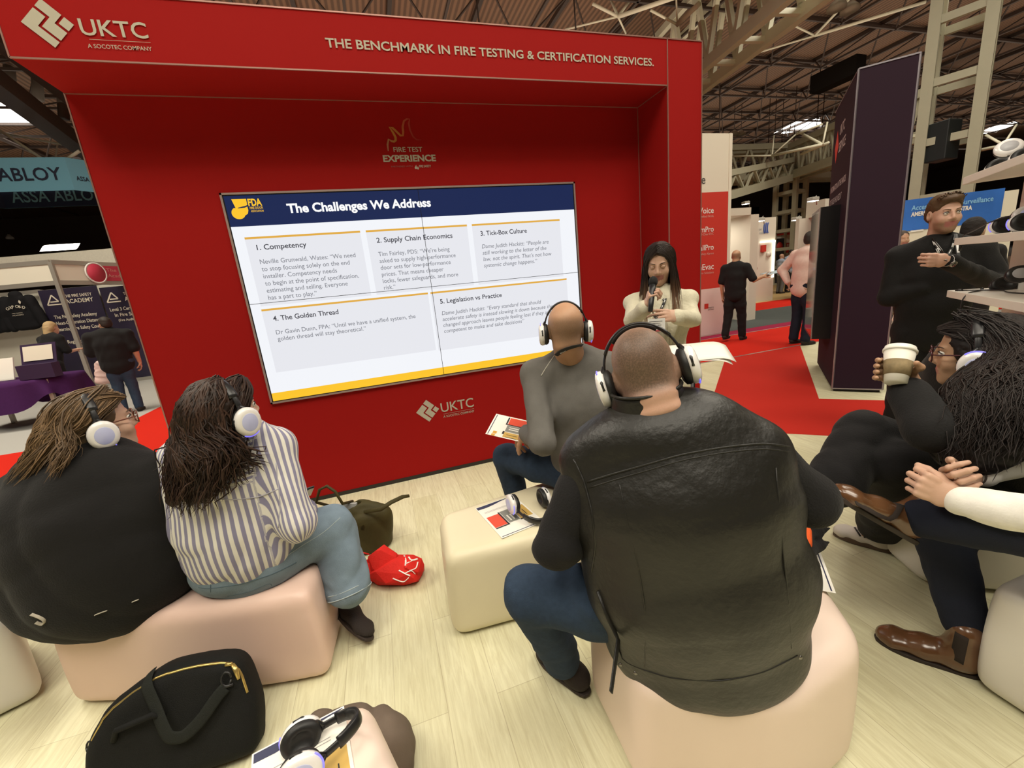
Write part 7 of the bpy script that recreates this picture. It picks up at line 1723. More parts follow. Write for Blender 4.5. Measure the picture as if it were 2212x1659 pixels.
# back walls and the second row post
W0 = A0+nrm(dL+dR)*0+dR*1.3; bw = MB(); wl0 = gplane(-20, 700, A0+dR*1.6, (-dL[1], dL[0], 0))
bw.slab([A0+dR*1.75-dL*.0, A0+dR*1.75+dL*6, A0+dR*1.75+dL*6+z3*2.45, A0+dR*1.75+z3*2.45], dR*.05); bw.build('back_wall', WALLP, sb)
bw = MB(); bw.slab([A0+dR*1.75, A0+dR*1.75-dL*4, A0+dR*1.75-dL*4+z3*2.45, A0+dR*1.75+z3*2.45], dR*.05); bw.build('back_wall', WALLP, sb)
b = MB(); q = gplane(165, 848, A0+dR*1.6, (-dL[1], dL[0], 0)); q[2] = 0; b.beam(q, q+z3*2.45, .07); b.build('post', GREYF, sb)
b = MB(); b.beam(q+z3*2.42, q+dL*4+z3*2.42, .05, .08); b.build('rail', GREYF, sb)
b = MB(); b.slab([A0+dR*2.2+dL*6+z3*2.9, A0+dR*2.2-dL*5+z3*2.9, A0+dR*2.2-dL*5+z3*3.35, A0+dR*2.2+dL*6+z3*3.35], dR*.05); b.build('cloth_valance', cloth('off_white_drape', (.62, .58, .48, 1), bscale=8, bump=.6), sb); finish(sb)
NB = mat('banner_night_blue', (.022, .016, .040, 1), rough=.5, var=.5, vscale=2); BT = mat('banner_print_cream', (.72, .66, .54, 1))
nL = np.array((-dL[1], dL[0], 0)); nL = nL if nL@(CAM-A0) > 0 else -nL; rL = np.cross(z3, nL)
def banner(label, u0, u1, v0, v1, off, lines):
    P0 = A0+dR*1.62+nL*off
    a, c = gplane(u0, v0, P0, nL), gplane(u1, v0, P0, nL); s_a, s_c = (a-P0)@rL, (c-P0)@rL; ztop = a[2]
    o = thing('pull_up_banner', label, 'banner', tuple(P0+rL*(s_a+s_c)/2), 'dark academy banners'); b = MB(); q = lambda s_, z_, e=0: P0+rL*s_+z3*(z_-P0[2])+nL*e
    b.slab([q(s_a, .08), q(s_c, .08), q(s_c, ztop), q(s_a, ztop)], nL*.012); b.build('sheet', NB, o); b = MB(); b.slab([q(s_a-.02, 0), q(s_c+.02, 0), q(s_c+.02, .08), q(s_a-.02, .08)], nL*.08); b.build('cassette', GREYF, o)
    b = MB(); W_ = s_c-s_a
    tx, tz, ts = s_a+W_*.20, ztop-.36, .15
    for p1, p2 in (((0, 1.5), (-.95, 0)), ((-.95, 0), (1.05, 0)), ((.0, 1.5), (.75, .45)), ((-.45, .45), (.75, .45))): b.beam(q(tx+p1[0]*ts, tz+p1[1]*ts, .018), q(tx+p2[0]*ts, tz+p2[1]*ts, .018), .028, .006, up=nL)
    for s_, fx, z_, hh, sp in lines: text_mesh(b, s_, q(0, ztop-z_, .018), rL, z3, x0=s_a+W_*fx, x1=s_a+W_*(fx+sp), height=hh, bold=.012)
    b.build('lettering', BT, o); finish(o)
banner('dark academy banner behind the leaning blond person', 82, 212, 628, 840, .05, [('THE FIRE SAFETY', .40, .22, .07, .48), ('ACADEMY', .40, .36, .10, .48), ('The Fire Safety Academy', .12, .70, .085, .74), ('Next-Generation Distance', .12, .85, .085, .78), ('Learning Fire Safety Courses', .10, 1.0, .085, .84), ('Regulated Fire Safety', .20, 1.32, .085, .70), ('Qualifications', .42, 1.46, .085, .46)])
banner('dark academy banner right of the first, half hidden by the red wall', 214, 330, 622, 840, .12, [('THE FIRE SAFETY', .42, .22, .07, .5), ('ACADEMY', .42, .36, .10, .45), ('Level 3 Certificate', .08, .58, .085, .6), ('In Fire Safety', .14, .72, .085, .5), ('(Fire Auditors)', .18, .84, .06, .4)])
# purple-draped table with its display things
pt = gz(70, 880, 0); tb = thing('draped_table', 'small table under a purple cloth in the shell-scheme booth', 'table', tuple(np.array((-6.9, 10.4, 0)))); tc0 = gz(45, 818, .76); tb.location = (tc0[0], tc0[1], 0)
PC = cloth('purple_tablecloth', (.060, .014, .085, 1), bump=.3, bscale=12)
def clothf(u, v):
    a = 2*math.pi*u; r_ = .72*min(v/.55, 1); dr_ = max(0, v-.55)/.45; e = abs(math.cos(a))**.6*np.sign(math.cos(a)), abs(math.sin(a))**.6*np.sign(math.sin(a))
    wv = .05*math.sin(a*9)*dr_; return np.array((tc0[0], tc0[1], .76-.36*dr_-.12*dr_*math.cos(a*4)))+rL*e[0]*(r_*1.05+wv+.03*dr_)+nL*e[1]*(r_*.6+wv)
b = MB(); b.rgrid(clothf, 72, 16); b.build('tablecloth', PC, tb)
for sx in (-1, 1):
    for sy in (-1, 1): b = MB(); p = np.array((tc0[0], tc0[1], 0))+rL*.62*sx+nL*.32*sy; b.beam(p, p+z3*.74, .05); b.build('leg', GREYF, tb)
finish(tb)
cb = thing('leaflet_box', 'dark purple box with a printed lid standing on the purple cloth', 'box'); p = gz(82, 818, .765); cb.location = p; b = MB(); b.slab([p-rL*.24, p+rL*.24, p+rL*.24+z3*.22, p-rL*.24+z3*.22], -nL*.14); b.build('box_body', mat('box_purple', (.03, .012, .05, 1)), cb); b = MB(); b.slab([p-rL*.24+z3*.22-nL*.12, p+rL*.24+z3*.22-nL*.12, p+rL*.24+z3*.52-nL*.2, p-rL*.24+z3*.52-nL*.2], nL*.01); ld = b.build('lid', mat('box_purple', (.03, .012, .05, 1)), cb); b = MB(); b.slab([p-rL*.2+z3*.27-nL*.115, p+rL*.2+z3*.27-nL*.115, p+rL*.2+z3*.49-nL*.175, p-rL*.2+z3*.49-nL*.175], nL*.004); b.build('lid_print', WALLP, ld); finish(cb)
lh = thing('leaflet_holder', 'clear holder of white leaflets on the purple cloth', 'leaflet holder'); p = gz(12, 822, .765); lh.location = p; b = MB(); b.slab([p-rL*.12, p+rL*.12, p+rL*.12+z3*.34-nL*.1, p-rL*.12+z3*.34-nL*.1], -nL*.02); b.build('leaflets', PAPER, lh); b = MB(); b.slab([p-rL*.14-nL*.1, p+rL*.14-nL*.1, p+rL*.14+nL*.08, p-rL*.14+nL*.08], z3*.02); b.build('base', CLEAR, lh); finish(lh)
# hanging hoodies
def hoodie(label, u, v, txt):
    c = gplane(u, v, A0+dR*1.45, nL); o = thing('hoodie', label, 'hoodie', tuple(c), 'dark hoodies hung on the booth wall'); S = SDF()
    S.ecap(c+z3*.22, c-z3*.42, (.30, .07), (.32, .08), rL, .06); S.cap(c+rL*.26+z3*.22, c+rL*.42-z3*.42, .095, .085, .05); S.cap(c-rL*.26+z3*.22, c-rL*.42-z3*.42, .095, .085, .05); S.ell(c+z3*.34, (.12, .08, .08), None, .05)
    V, Q, _ = S.mesh(.022, fold=.02, ffreq=10, seed=3); ob = mesh_obj('garment', [(V, Q, 0)], cloth('hoodie_black', (.012, .012, .014, 1)), o)
    if txt:
        b = MB()
        for i, ch_ in enumerate('OXFORD'): text_mesh(b, ch_, c+nL*.105+rL*(-.20+.068*i)+z3*(.0+.035*math.sin(math.pi*i/5)), rL, z3, height=.065, bold=.02)
        text_mesh(b, 'FIRE SAFETY', c+nL*.105-z3*.10-rL*.11, rL, z3, height=.022, x0=0, x1=.22); text_mesh(b, 'ACADEMY', c+nL*.105-z3*.15-rL*.12, rL, z3, height=.03, x0=0, x1=.24); b.build('chest_print', BT, o)
        b = MB(); q = c+nL*.11+rL*.13+z3*.16; b.poly([q-rL*.03, q-z3*.05, q+rL*.03, q+z3*.05]); b.build('badge', BT, o)
    finish(o)
hoodie('dark hoodie with an arched pale print hung on the cream booth wall', 44, 668, True); hoodie('dark hoodie cut by the frame edge on the cream booth wall', -28, 676, False)
# the hanging eight-sided banner
hb = thing('hanging_banner', 'pale blue eight-sided banner hung from the roof, navy inside', 'banner'); Yb1 = 17.6; zt4 = gy(75, 340, Yb1)[2]; zb4 = gy(75, 413, Yb1)[2]; x1_ = gy(150, 375, Yb1)[0]
W8 = 3.1; cut = .72; dm = .75
oct_ = [(x1_-W8, Yb1), (x1_, Yb1), (x1_+cut, Yb1+cut), (x1_+cut, Yb1+cut+dm), (x1_, Yb1+2*cut+dm), (x1_-W8, Yb1+2*cut+dm), (x1_-W8-cut, Yb1+cut+dm), (x1_-W8-cut, Yb1+cut)]; cx8, cy8 = x1_-W8/2, Yb1+cut+dm/2
hb.location = (cx8, cy8, zb4); SKYB = mat('banner_sky_blue', (.24, .60, .80, 1), rough=.7); NAVB = mat('banner_navy', (.024, .045, .11, 1), rough=.7); NAVT = mat('banner_navy_print', (.02, .025, .06, 1)); SKT = mat('banner_sky_print', (.26, .62, .78, 1))
b = MB(); bi = MB(); bt = MB(); bti = MB()
for i in range(8):
    p, q = np.array((*oct_[i], 0)), np.array((*oct_[(i+1) % 8], 0)); b.quad(p+z3*zb4, q+z3*zb4, q+z3*zt4, p+z3*zt4); c = np.array((cx8, cy8, 0)); n_ = nrm(np.array((-(q-p)[1], (q-p)[0], 0))); p2, q2 = p+n_*.04, q+n_*.04
    bi.quad(q2+z3*zb4, p2+z3*zb4, p2+z3*zt4, q2+z3*zt4); d = nrm(q-p); Lx = np.linalg.norm(q-p)
    bt = MB(); bti = MB()
    if i == 0: text_mesh(bt, 'ASSA ABLOY', p-n_*.02+z3*(zb4+.32*(zt4-zb4)), d, z3, x0=Lx-3.0, x1=Lx-.2, height=.39*(zt4-zb4), bold=.012)
    else: text_mesh(bt, 'ASSA ABLOY', p-n_*.02+z3*(zb4+.32*(zt4-zb4)), d, z3, x0=Lx*.12, x1=Lx*.88, height=min(.40*(zt4-zb4), Lx*.13), bold=.012)
    text_mesh(bti, 'ASSA ABLOY', q2+n_*.02+z3*(zb4+.18*(zt4-zb4)), -d, z3, x0=Lx*.08, x1=Lx*.92, height=min(.42*(zt4-zb4), Lx*.16), bold=.012)
    bt.build('outer_lettering', NAVT, hb); bti.build('inner_lettering', SKT, hb)
b.build('outer_face', SKYB, hb); bi.build('inner_face', NAVB, hb)
for i in (0, 2, 4, 6): b = MB(); b.tube([(*oct_[i], zt4), (*oct_[i], ZD)], .015, 5); b.build('hanging_wire', STEEL, hb)
finish(hb)
b = MB(); P = gd(125, 541, 20); b.slab([P+np.array(x) for x in ((-.7, 0, 0), (.7, 0, 0), (.7, .3, .25), (-.7, .3, .25))], (0, .2, .1)); o = b.build('floodlight_bar', LAMP); tag(o, 'bright floodlight bar behind the top of the white booth', 'lamp', kind='thing')
# ================================================================== people further away
def stander(label, head_px, foot_px, yaw, topm, legm, skin, hairm=None, hscale=None, arms=('down', 'down'), bald=False, lean=0.0, sleeve=1.0, width=1.0, stride=0.0, h=.016, hairlen=0.0, shoes=True, topname='shirt', foot=None, add=.014, headyaw=None, hem=None, skirt=False):
    fp = gz(*foot_px) if foot is None else np.array(foot, float); d = ray(*head_px); t = (d[:2]@fp[:2])/(d[:2]@d[:2]); Htop = (CAM+d*t)[2] if hscale is None else hscale
    f = arr(math.sin(yaw), math.cos(yaw), 0); r = arr(f[1], -f[0], 0); z = arr(0, 0, 1); k = Htop/1.75; J = {}
    P = lambda x, y, zz: fp+r*x*k+f*y*k+z*zz*k
    ln = lambda zz: lean*(zz-.95)
    J['pel'] = P(0, 0, .96); J['waist'] = P(0, ln(1.10), 1.10); J['chest'] = P(0, ln(1.28), 1.28); J['upper'] = P(0, ln(1.43)-.01, 1.43); J['neck'] = P(0, ln(1.50), 1.50); J['head'] = P(0, ln(1.63)+.02, 1.63)
    hy = yaw if headyaw is None else headyaw; J['R'] = frame(arr(math.sin(hy), math.cos(hy), -.08)); J['hs'] = k; J['side'] = r; J['girth'] = [(.165*k*width, .12*k*width), (.155*k*width, .115*k*width), (.175*k*width, .12*k*width), (.15*k*width, .092*k*width)]
    for s_, sg in (('L', -1), ('R', 1)):
        J[s_+'sh'] = J['upper']+r*sg*.185*k*width-z*.01; a = arms[0 if s_ == 'L' else 1]
        E, W = {'down': ((.05, -.02, -.28), (.0, .07, -.25)), 'fwd': ((.05, .03, -.28), (-.04, .22, .02)), 'hip': ((.20, -.06, -.22), (-.16, -.03, -.20)), 'fold': ((.06, .05, -.27), (-.24, .14, .02)), 'back': ((.09, -.10, -.26), (-.16, -.10, -.16)), 'up': ((.06, .10, -.24), (-.06, .22, .10)), 'side': ((.13, .02, -.26), (.10, .19, .05))}[a]
        J[s_+'el'] = J[s_+'sh']+(r*sg*E[0]+f*E[1]+z*E[2])*k; J[s_+'wr'] = J[s_+'el']+(r*sg*W[0]+f*W[1]+z*W[2])*k
        hd = nrm(J[s_+'wr']-J[s_+'el']); J[s_+'hand'] = (hd, nrm(-r*sg+z*.0-f*.1) if a == 'down' else (-z if a in ('fwd', 'up') else -f), -sg if a == 'down' else sg, dict(curl=(.4, .5, .5, .6), sc=k))
        J[s_+'hip'] = P(.09*sg, 0, .92); J[s_+'kn'] = P(.10*sg, .03+stride*sg*.5, .50); J[s_+'an'] = P(.11*sg, -.02+stride*sg, .09+(.05 if stride*sg < 0 else 0)); J[s_+'to'] = J[s_+'an']+f*.13-z*.05
    J['arm'] = .050*k*width; J['leg'] = .085*k; J['nk'] = .056*k
    root = person(label, tuple(fp))
    st = stub_attr(J, lambda x, y, z_: smooth(-.07, -.03, z_)*(1-smooth(.03, .07, z_))*(1-smooth(-.02, .05, y))*.8)
    mesh_obj('body', body_parts(J, h_core=.018, h_head=.009, h_hand=.0055), [skin, LIPS], root, {'stubble': st} if bald else None)
    trousers(root, J, legm, seat=(.175*k*width, .125*k*width), leg=.098*k, knee=.078*k, hem=.066*k, seed=len(label), hemfrac=.98, h=h)
    top(root, J, topm, topname, add=add, arm=.062*k*width, cuff=.046*k, fold=.006, ffreq=20, seed=len(label)+3, h=h, sleeve=sleeve, hem=hem if hem is not None else J['pel']-z*.06*k)
    if shoes:
        for s_ in 'LR': shoe(root, J[s_+'an']-f*.07*k-z*.085*k, J[s_+'an']+f*.2*k-z*.085*k, BLACK_SUEDE, ankle=J[s_+'an'], h_vox=.010)
    if hairm:
        g = lambda x, y, z_: J['head']+J['R']@(arr(x, y, z_)*k); S = SDF(); S.ell(g(0, -.022, .042), arr(.082, .100, .086)*k, J['R'], .02); S.ell(g(0, -.05, -.01), arr(.079, .065, .07)*k, J['R'], .02)
        if hairlen: S.cap(g(0, -.06, -.02), g(0, -.09, -hairlen), .075*k, .06*k, .03)
        S.ell(g(0, .09, -.02), arr(.072, .055, .095)*k, J['R'], .015, 0, True); V, Q, _ = S.mesh(.010, fold=.005, ffreq=40, seed=2); mesh_obj('hair', [(V, Q, 0)], hairm, root)
    finish(root); return J
DKH = mat('far_dark_hair', (.02, .013, .010, 1), rough=.7); BRH = mat('far_brown_hair', (.05, .03, .02, 1), rough=.7); BLH = mat('far_blond_hair', (.42, .29, .14, 1), rough=.7)
PINKS = cloth('pale_pink_shirt', (.72, .55, .48, 1)); LBLUE = cloth('pale_blue_shirt', (.36, .42, .52, 1)); REDSL = cloth('red_raglan', (.35, .015, .02, 1)); GREYT = cloth('mid_grey_trousers', (.14, .14, .14, 1))
VA = lambda u: YAW+math.atan((u-1106)/F_PX)
Jw = stander('person with a shaved head walking away holding a blue folder', (1582, 541), (1585, 736), VA(1580)+.35, BLACK_COTTON, BLACK_COTTON, SKIN_BALD, arms=('down', 'side'), bald=True, sleeve=.42, stride=.14, width=1.05)
fo = thing('folder', 'pale blue folder held by the walking person with a shaved head', 'folder'); p = Jw['Rwr']+nrm(Jw['Rwr']-Jw['Rel'])*.10; fo.location = p; b = MB(); rr_ = nrm(arr(.8, -.5, 0)); b.slab([p-rr_*.05-arr(0, .1, .0), p+rr_*.25-arr(0, .1, -.04), p+rr_*.25+arr(0, .1, .06), p-rr_*.05+arr(0, .1, .02)], (0, 0, .006)); b.build('cover', mat('folder_blue', (.40, .52, .58, 1), rough=.4), fo); finish(fo)
Jp = stander('person in a pale pink shirt with hands on hips beside the totem display', (1748, 500), (1738, 746), VA(1745)+.75, PINKS, NAVY_WOOL, SKIN_WARM, DKH, arms=('hip', 'hip'), width=1.12, lean=.12, foot=gz(1738, 746)+arr(.05, .12, 0))
Jr = stander('person in a black top with a red shoulder walking behind the arch booth', (1634, 533), (1642, 658), VA(1640)+.2, REDSL, BLACK_COTTON, SKIN_WARM, BRH, arms=('down', 'back'), sleeve=.42, stride=.10, foot=(11.0, 10.4, 0), hscale=1.70)
Jf = stander('person in grey trousers and pale shirt with folded arms at the far booth', (1684, 549), (1685, 634), VA(1684)+.9, LBLUE, GREYT, SKIN_WARM, None, arms=('fold', 'fold'), foot=gz(1684, 634), bald=False, h=.022)
Jg = stander('bearded person in a light blue shirt with folded arms at the far booth', (1697, 541), (1700, 631), VA(1697)+math.pi*.8, LBLUE, BLACK_COTTON, SKIN_OLIVE, DKH, arms=('fold', 'fold'), foot=gz(1704, 631), h=.022)
Jt = stander('person in a black t-shirt and jeans with a carrier bag in the left booth', (258, 682), (288, 890), VA(258)+.25, BLACK_COTTON, DENIM_BLUE, SKIN_WARM, DKH, arms=('fwd', 'down'), sleeve=.45, width=1.35, headyaw=VA(258)-.5)
Jb = stander('blond person in a black t-shirt leaning towards the person with the carrier bag', (172, 702), (205, 872), VA(172)+.9, BLACK_COTTON, BLACK_COTTON, SKIN_FAIR, BLH, arms=('fwd', 'fwd'), sleeve=.45, lean=.28, hairlen=.16, foot=arr(-5.75, 9.55, 0), hscale=1.62)
Jx = stander('person in a white shirt seen only as a sliver right of the totem', (1945, 500), (1945, 760), VA(1945)+2.6, WHITE_SHIRT, BLACK_COTTON, SKIN_WARM, BRH, arms=('down', 'down'), foot=gd(1932, 640, 6.0)*arr(1, 1, 0), hscale=1.62)
CH = mat('far_black_curls', (.012, .009, .008, 1), rough=.9, bump=1.0, bscale=60)
hx = gd(2098, 520, 3.7); Jc = stander('person with dark curly hair half hidden behind the shelf unit', (2090, 485), (2090, 800), VA(2090)+.3, BLACK_COTTON, BLACK_COTTON, SKIN_FAIR, CH, arms=('fold', 'fold'), foot=hx*arr(1, 1, 0), hscale=1.60, width=.95)
cbg = thing('carrier_bag', 'pink and white carrier bag hanging from the hand of the person in jeans', 'bag'); p = Jt['Rwr'] if abs(proj_px(Jt['Rwr'])[0]-240) < abs(proj_px(Jt['Lwr'])[0]-240) else Jt['Lwr']; p = p-arr(0, 0, .08); cbg.location = p
S = SDF(); S.ecap(p-arr(0, 0, .10), p-arr(0, 0, .40), (.09, .03), (.16, .06), arr(.9, .3, 0), .04); V, Q, _ = S.mesh(.014, fold=.012, ffreq=22, seed=2); mesh_obj('bag_body', [(V, Q, 0)], mat('carrier_pink', (.72, .52, .48, 1), rough=.5, var=.3, vscale=9), cbg); b = MB(); b.tube([p-arr(.03, 0, .13), p+arr(0, 0, .01), p-arr(-.03, 0, .13)], .006, 6); b.build('handle', mat('carrier_pink', (.72, .52, .48, 1)), cbg); finish(cbg)

# ================================================================== bags on the floor
NYL = cloth('black_nylon', (.0085, .0088, .0082, 1), bscale=420, bump=.4, rough=.75); GOLD = mat('gold_zip', (.62, .46, .16, 1), rough=.3, metal=.8); WEB = cloth('black_webbing', (.018, .020, .017, 1), bscale=500, bump=.5)
bgz = thing('laptop_bag', 'black soft laptop bag with a gold zip leaning beside the pinkish bench', 'bag'); z = arr(0, 0, 1)
B1, B0, T1, T0 = gz(562, 1606, .015), gz(205, 1735, .015), gz(552, 1402, .285), gz(238, 1500, .285)
bx = nrm(B1-B0); by = nrm(lerp(T0, T1, .5)-lerp(B0, B1, .5)); by = nrm(by-bx*(by@bx)); bn_ = np.cross(bx, by); bn_ = bn_ if bn_@(CAM-B0) > 0 else -bn_; W_ = np.linalg.norm(B1-B0); H_ = .32; bc = lerp(B0, B1, .5); bgz.location = bc
bP = lambda x, y, n_=0: bc+bx*x+by*y+bn_*n_
outl = round_poly([(-W_/2, .0), (W_/2, 0), (W_/2+.012, H_*.42), (W_/2-.02, H_*.93), (W_*.12, H_*1.03), (-W_*.20, H_*.98), (-W_/2+.01, H_*.66)], [.03, .03, .06, .05, .08, .10, .10], 5)
class BagSDF(PolySDF): pass
S = PolySDF(outl, -.062, .062, .035, .006); V, Q, _ = S.mesh(.009, fold=.006, ffreq=17, seed=12, smooth=2)
Vw = bc+V[:, :1]*bx+V[:, 1:2]*by+V[:, 2:]*bn_ ; body_ = mesh_obj('bag_body', [(Vw, Q if np.cross(bx, by)@bn_ > 0 else Q[:, ::-1], 0)], NYL, bgz)
zp = [outl[i] for i in range(10, len(outl))]; zp = [q for q in outl if q[1] > H_*.55]; zp.sort(key=lambda q: q[0])
b = MB(); b.tube([bP(q[0]*.985, q[1]-.008, .052) for q in zp], .0042, 6, flat=.7); b.build('zip', GOLD, bgz)
b = MB(); q = bP(W_/2-.035, H_*.90, .060); b.tube([q, q+bx*.012-by*.018+bn_*.008, q+bx*.016-by*.05+bn_*.006], [.006, .008, .005], 8, flat=.5); b.tube([q-bx*.02+by*.004, q], .006, 8); b.build('zip_pull', GOLD, bgz)
so = lambda pts, w_: (lambda bb_: bb_)(MB().tube(pts, w_, 8, flat=.12, upv=bn_))
b = MB(); pts = [bP(-.055, H_*1.02, .01), bP(-.045, H_*.97, .068), bP(-.020, H_*.78, .078), bP(.006, H_*.58, .095), bP(.022, H_*.46, .100), bP(.060, H_*.42, .100), bP(.110, H_*.52, .095), bP(.150, H_*.66, .088), bP(.175, H_*.72, .080)]
n_ = []
for i in range(len(pts)-1):
    for t in np.linspace(0, 1, 4, endpoint=False): n_.append(lerp(pts[i], pts[i+1], t))
n_.append(pts[-1]); n_ = np.array(n_)
for _ in range(2): n_[1:-1] = (n_[:-2]+2*n_[1:-1]+n_[2:])/4
b.tube(n_, .019, 10, flat=.14, upv=bn_); b.build('shoulder_strap', WEB, bgz)
b = MB(); q = bP(.180, H_*.74, .080); b.tube([q+(bx*math.cos(a)*.9+by*math.sin(a)*1.3)*.016+by*.018 for a in np.linspace(0, 6.0, 12)], .0032, 6); b.tube([q-bx*.018-by*.004, q+bx*.018-by*.004], .0045, 6); b.build('clip', HP_BLACK, bgz)
b = MB(); pts = [bP(-.135, H_*.56, .066), bP(-.115, H_*.66, .088), bP(-.02, H_*.70, .094), bP(.0, H_*.62, .070)]; b.tube(pts, .009, 8); b.build('grab_handle', NYL, bgz)
b = MB(); q = bP(-W_/2, H_*.50, .0); b.tube([q+(-bx*math.cos(a)*.6+by*math.sin(a)*1.2)*.014-bx*.006 for a in np.linspace(0, 6.28, 12)], .003, 6); b.build('side_ring', HP_BLACK, bgz); finish(bgz)

ol = thing('tote_bag', 'olive green tote bag with looped handles by the faded jeans', 'bag'); OL = cloth('olive_canvas', (.052, .043, .014, 1), rough=.6, bump=.3, bscale=25, var=.35, vscale=9)
o1 = gz(858, 1192, .0); o0 = gz(735, 1200, .0); oc = lerp(o0, o1, .5)+arr(0, .09, 0); ol.location = oc; ox = nrm(o1-o0); oy = np.cross(z, ox)
S = SDF(); S.ecap(oc+z*.05, oc+z*.20+oy*.0, (.155, .11), (.165, .075), ox, .03); S.ecap(oc+z*.20, oc+z*.27+ox*.01, (.150, .070), (.118, .022), ox, .03)
S.ell(oc+z*.285-ox*.075-oy*.005, (.085, .035, .075), np.stack([ox, oy, z], 1), .015, 0, True); S.box(oc-z*.09, (.4, .4, .09), np.eye(3), .002, .02, 0, True)
V, Q, _ = S.mesh(.0085, fold=.011, ffreq=17, seed=6, smooth=1); mesh_obj('bag_body', [(V, Q, 0)], OL, ol)
hq = lambda u, v, d: gd(u, v, d)
b = MB(); b.tube([oc+z*.24-ox*.19+oy*.05, hq(683, 1085, 2.36), hq(690, 1058, 2.36), hq(706, 1050, 2.36), hq(724, 1062, 2.36), hq(740, 1088, 2.36), oc+z*.27-ox*.07+oy*.05], .0085, 8); b.build('handle', OL, ol)
b = MB(); b.tube([oc+z*.17+ox*.03-oy*.095, oc+z*.25+ox*.04-oy*.05, hq(822, 1100, 2.24), hq(845, 1085, 2.28), hq(870, 1073, 2.34), hq(884, 1071, 2.36)], [.011, .011, .012, .013, .013, .010], 8, flat=.5); b.build('handle', OL, ol); finish(ol)
bk = thing('booklet', 'grey and white printed booklet sticking out of the olive tote bag', 'booklet'); p = oc+z*.245-ox*.085-oy*.012; bk.location = p; b = MB(); b.slab([p-ox*.075-z*.14, p+ox*.06-z*.14, p+ox*.06+z*.035+oy*.015, p-ox*.075+z*.035+oy*.015], oy*.012); b.build('cover', mat('booklet_grey', (.42, .42, .40, 1), rough=.5), bk); b = MB(); b.slab([p-ox*.07-z*.12-oy*.003, p+ox*.055-z*.12-oy*.003, p+ox*.055-z*.02+oy*.004, p-ox*.07-z*.02+oy*.004], oy*.002); b.build('cover_band', mat('booklet_charcoal', (.04, .045, .05, 1)), bk); finish(bk)

rb = thing('shopping_bag', 'crumpled red fabric bag with white lettering on the floor', 'bag'); RB = cloth('red_nonwoven_fabric', (.62, .020, .014, 1), bump=.25, bscale=120, rough=.7)
rc = gz(858, 1268, .0)+arr(-.02, .07, 0); rb.location = rc; rx = nrm(gz(935, 1270)-gz(790, 1270)); ry = np.cross(z, rx)
rs_ = np.random.RandomState(5); bm_ = bmesh.new()
def hull(c, rad, n):
    vs_ = []
    for _ in range(n):
        q = rs_.normal(size=3); q = q/np.linalg.norm(q)*(.86+.22*rs_.rand()); p_ = c+rx*q[0]*rad[0]+ry*q[1]*rad[1]+z*q[2]*rad[2]; p_[2] = max(p_[2], .003); vs_.append(bm_.verts.new(p_))
    bmesh.ops.convex_hull(bm_, input=vs_)
hull(rc+z*.045+rx*.03, (.150, .105, .085), 46); hull(rc+z*.085-rx*.045+ry*.03, (.085, .075, .095), 34); hull(rc+z*.05-rx*.12, (.075, .06, .075), 26); hull(rc+z*.06+rx*.115+ry*.01, (.07, .08, .075), 30)
bmesh.ops.delete(bm_, geom=[v_ for v_ in bm_.verts if not v_.link_faces], context='VERTS'); bmesh.ops.triangulate(bm_, faces=bm_.faces[:]); me_ = bpy.data.meshes.new('bag_body'); bm_.to_mesh(me_); bm_.free(); me_.materials.append(RB)
rbo = bpy.data.objects.new('bag_body', me_); COL.objects.link(rbo); rbo.parent = rb; md_ = rbo.modifiers.new('soft', 'BEVEL'); md_.width = .004; md_.segments = 2; WP = mat('bag_print_white', (.80, .76, .70, 1))
for pts in ([(849, 1249), (862, 1254), (873, 1257), (883, 1247)], [(862, 1232), (877, 1240), (886, 1244)], [(875, 1238), (890, 1231), (897, 1240)], [(884, 1232), (899, 1228), (902, 1214)], [(873, 1200), (877, 1212), (876, 1222)], [(883, 1203), (888, 1210), (894, 1210), (902, 1207)], [(877, 1218), (890, 1211)]): seam(rbo, pts, .0048, WP, 'bag_lettering', 4, flat=.25, lift=.001)
b = MB(); b.tube([rc-rx*.12+z*.13+ry*.03, rc-rx*.15+z*.17, rc-rx*.19+z*.15-ry*.03, rc-rx*.20+z*.08-ry*.04], .009, 8, flat=.3); b.build('handle', RB, rb); finish(rb)

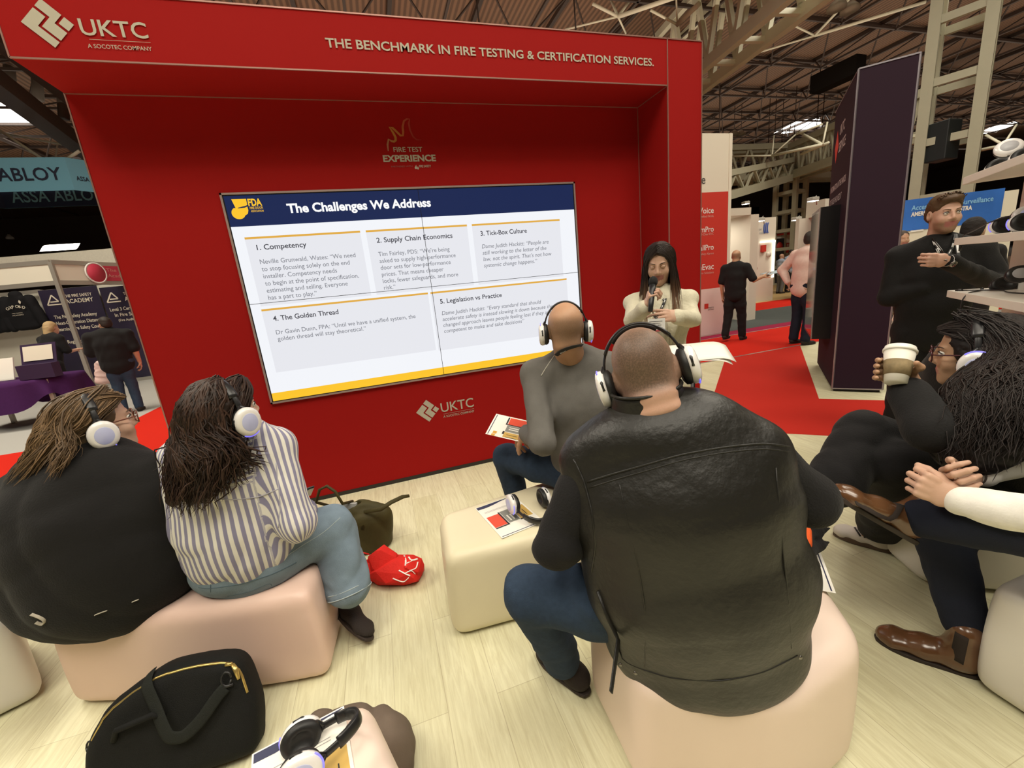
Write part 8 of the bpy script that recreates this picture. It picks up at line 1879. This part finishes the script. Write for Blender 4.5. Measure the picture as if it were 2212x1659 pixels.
cl = thing('folded_coat', 'taupe coat heaped on the floor behind the pale pink bench with headphones', 'coat'); TP = cloth('taupe_jersey', (.155, .118, .090, 1), bump=.15, bscale=300)
c0 = gz(742, 1608, .10); cl.location = (c0[0], c0[1], 0); cx_ = nrm(gz(860, 1600, .1)-gz(620, 1590, .1)); cy_ = np.cross(z, cx_); c0[2] = 0
S = SDF(); S.ell(c0+z*.06, (.20, .10, .10), np.stack([cx_, cy_, z], 1), .03); S.ell(c0+z*.08+cx_*.12-cy_*.02, (.095, .10, .10), np.stack([cx_, cy_, z], 1), .04); S.cap(c0-cx_*.12+z*.07+cy_*.04, c0+cx_*.05+z*.11+cy_*.05, .055, .05, .03); S.cap(c0+cx_*.10+z*.12+cy_*.06, c0+cx_*.19+z*.07-cy_*.03, .035, .035, .02); S.box(c0-z*.10, (.5, .5, .098), np.eye(3), .002, .01, 0, True)
V, Q, _ = S.mesh(.009, fold=.020, ffreq=20, seed=7, smooth=1); mesh_obj('cloth_heap', [(V, Q, 0)], TP, cl); finish(cl)

bh = thing('fabric_pouch', 'black soft pouch with pointed flaps and an orange label beside the leather vest', 'pouch'); p = gz(1750, 1215, .46); bh.location = (p[0], p[1], .405); q_ = lambda u, v, z_: gz(u, v, z_)
S = SDF(); S.ell(q_(1728, 1222, .445), (.055, .05, .045), None, .02); S.cap(q_(1730, 1195, .47), q_(1770, 1178, .46), .026, .016, .02); S.cap(q_(1770, 1178, .46), q_(1790, 1171, .455), .014, .004, .01); S.cap(q_(1730, 1150, .50), q_(1765, 1148, .49), .028, .016, .02); S.cap(q_(1765, 1148, .49), q_(1790, 1141, .485), .014, .004, .01); S.cap(q_(1725, 1200, .46), q_(1722, 1150, .50), .035, .03, .03)
V, Q, _ = S.mesh(.006, fold=.004, ffreq=40, seed=2); po = mesh_obj('pouch_body', [(V, Q, 0)], BLACK_COTTON, bh)
S = SDF(); S.ecap(q_(1738, 1150, .512), q_(1738, 1178, .492), (.018, .030), (.019, .032), _rt, .01); V, Q, _ = S.mesh(.005); mesh_obj('orange_label', [(V, Q, 0)], cloth('orange_felt', (.66, .10, .022, 1)), bh); finish(bh)
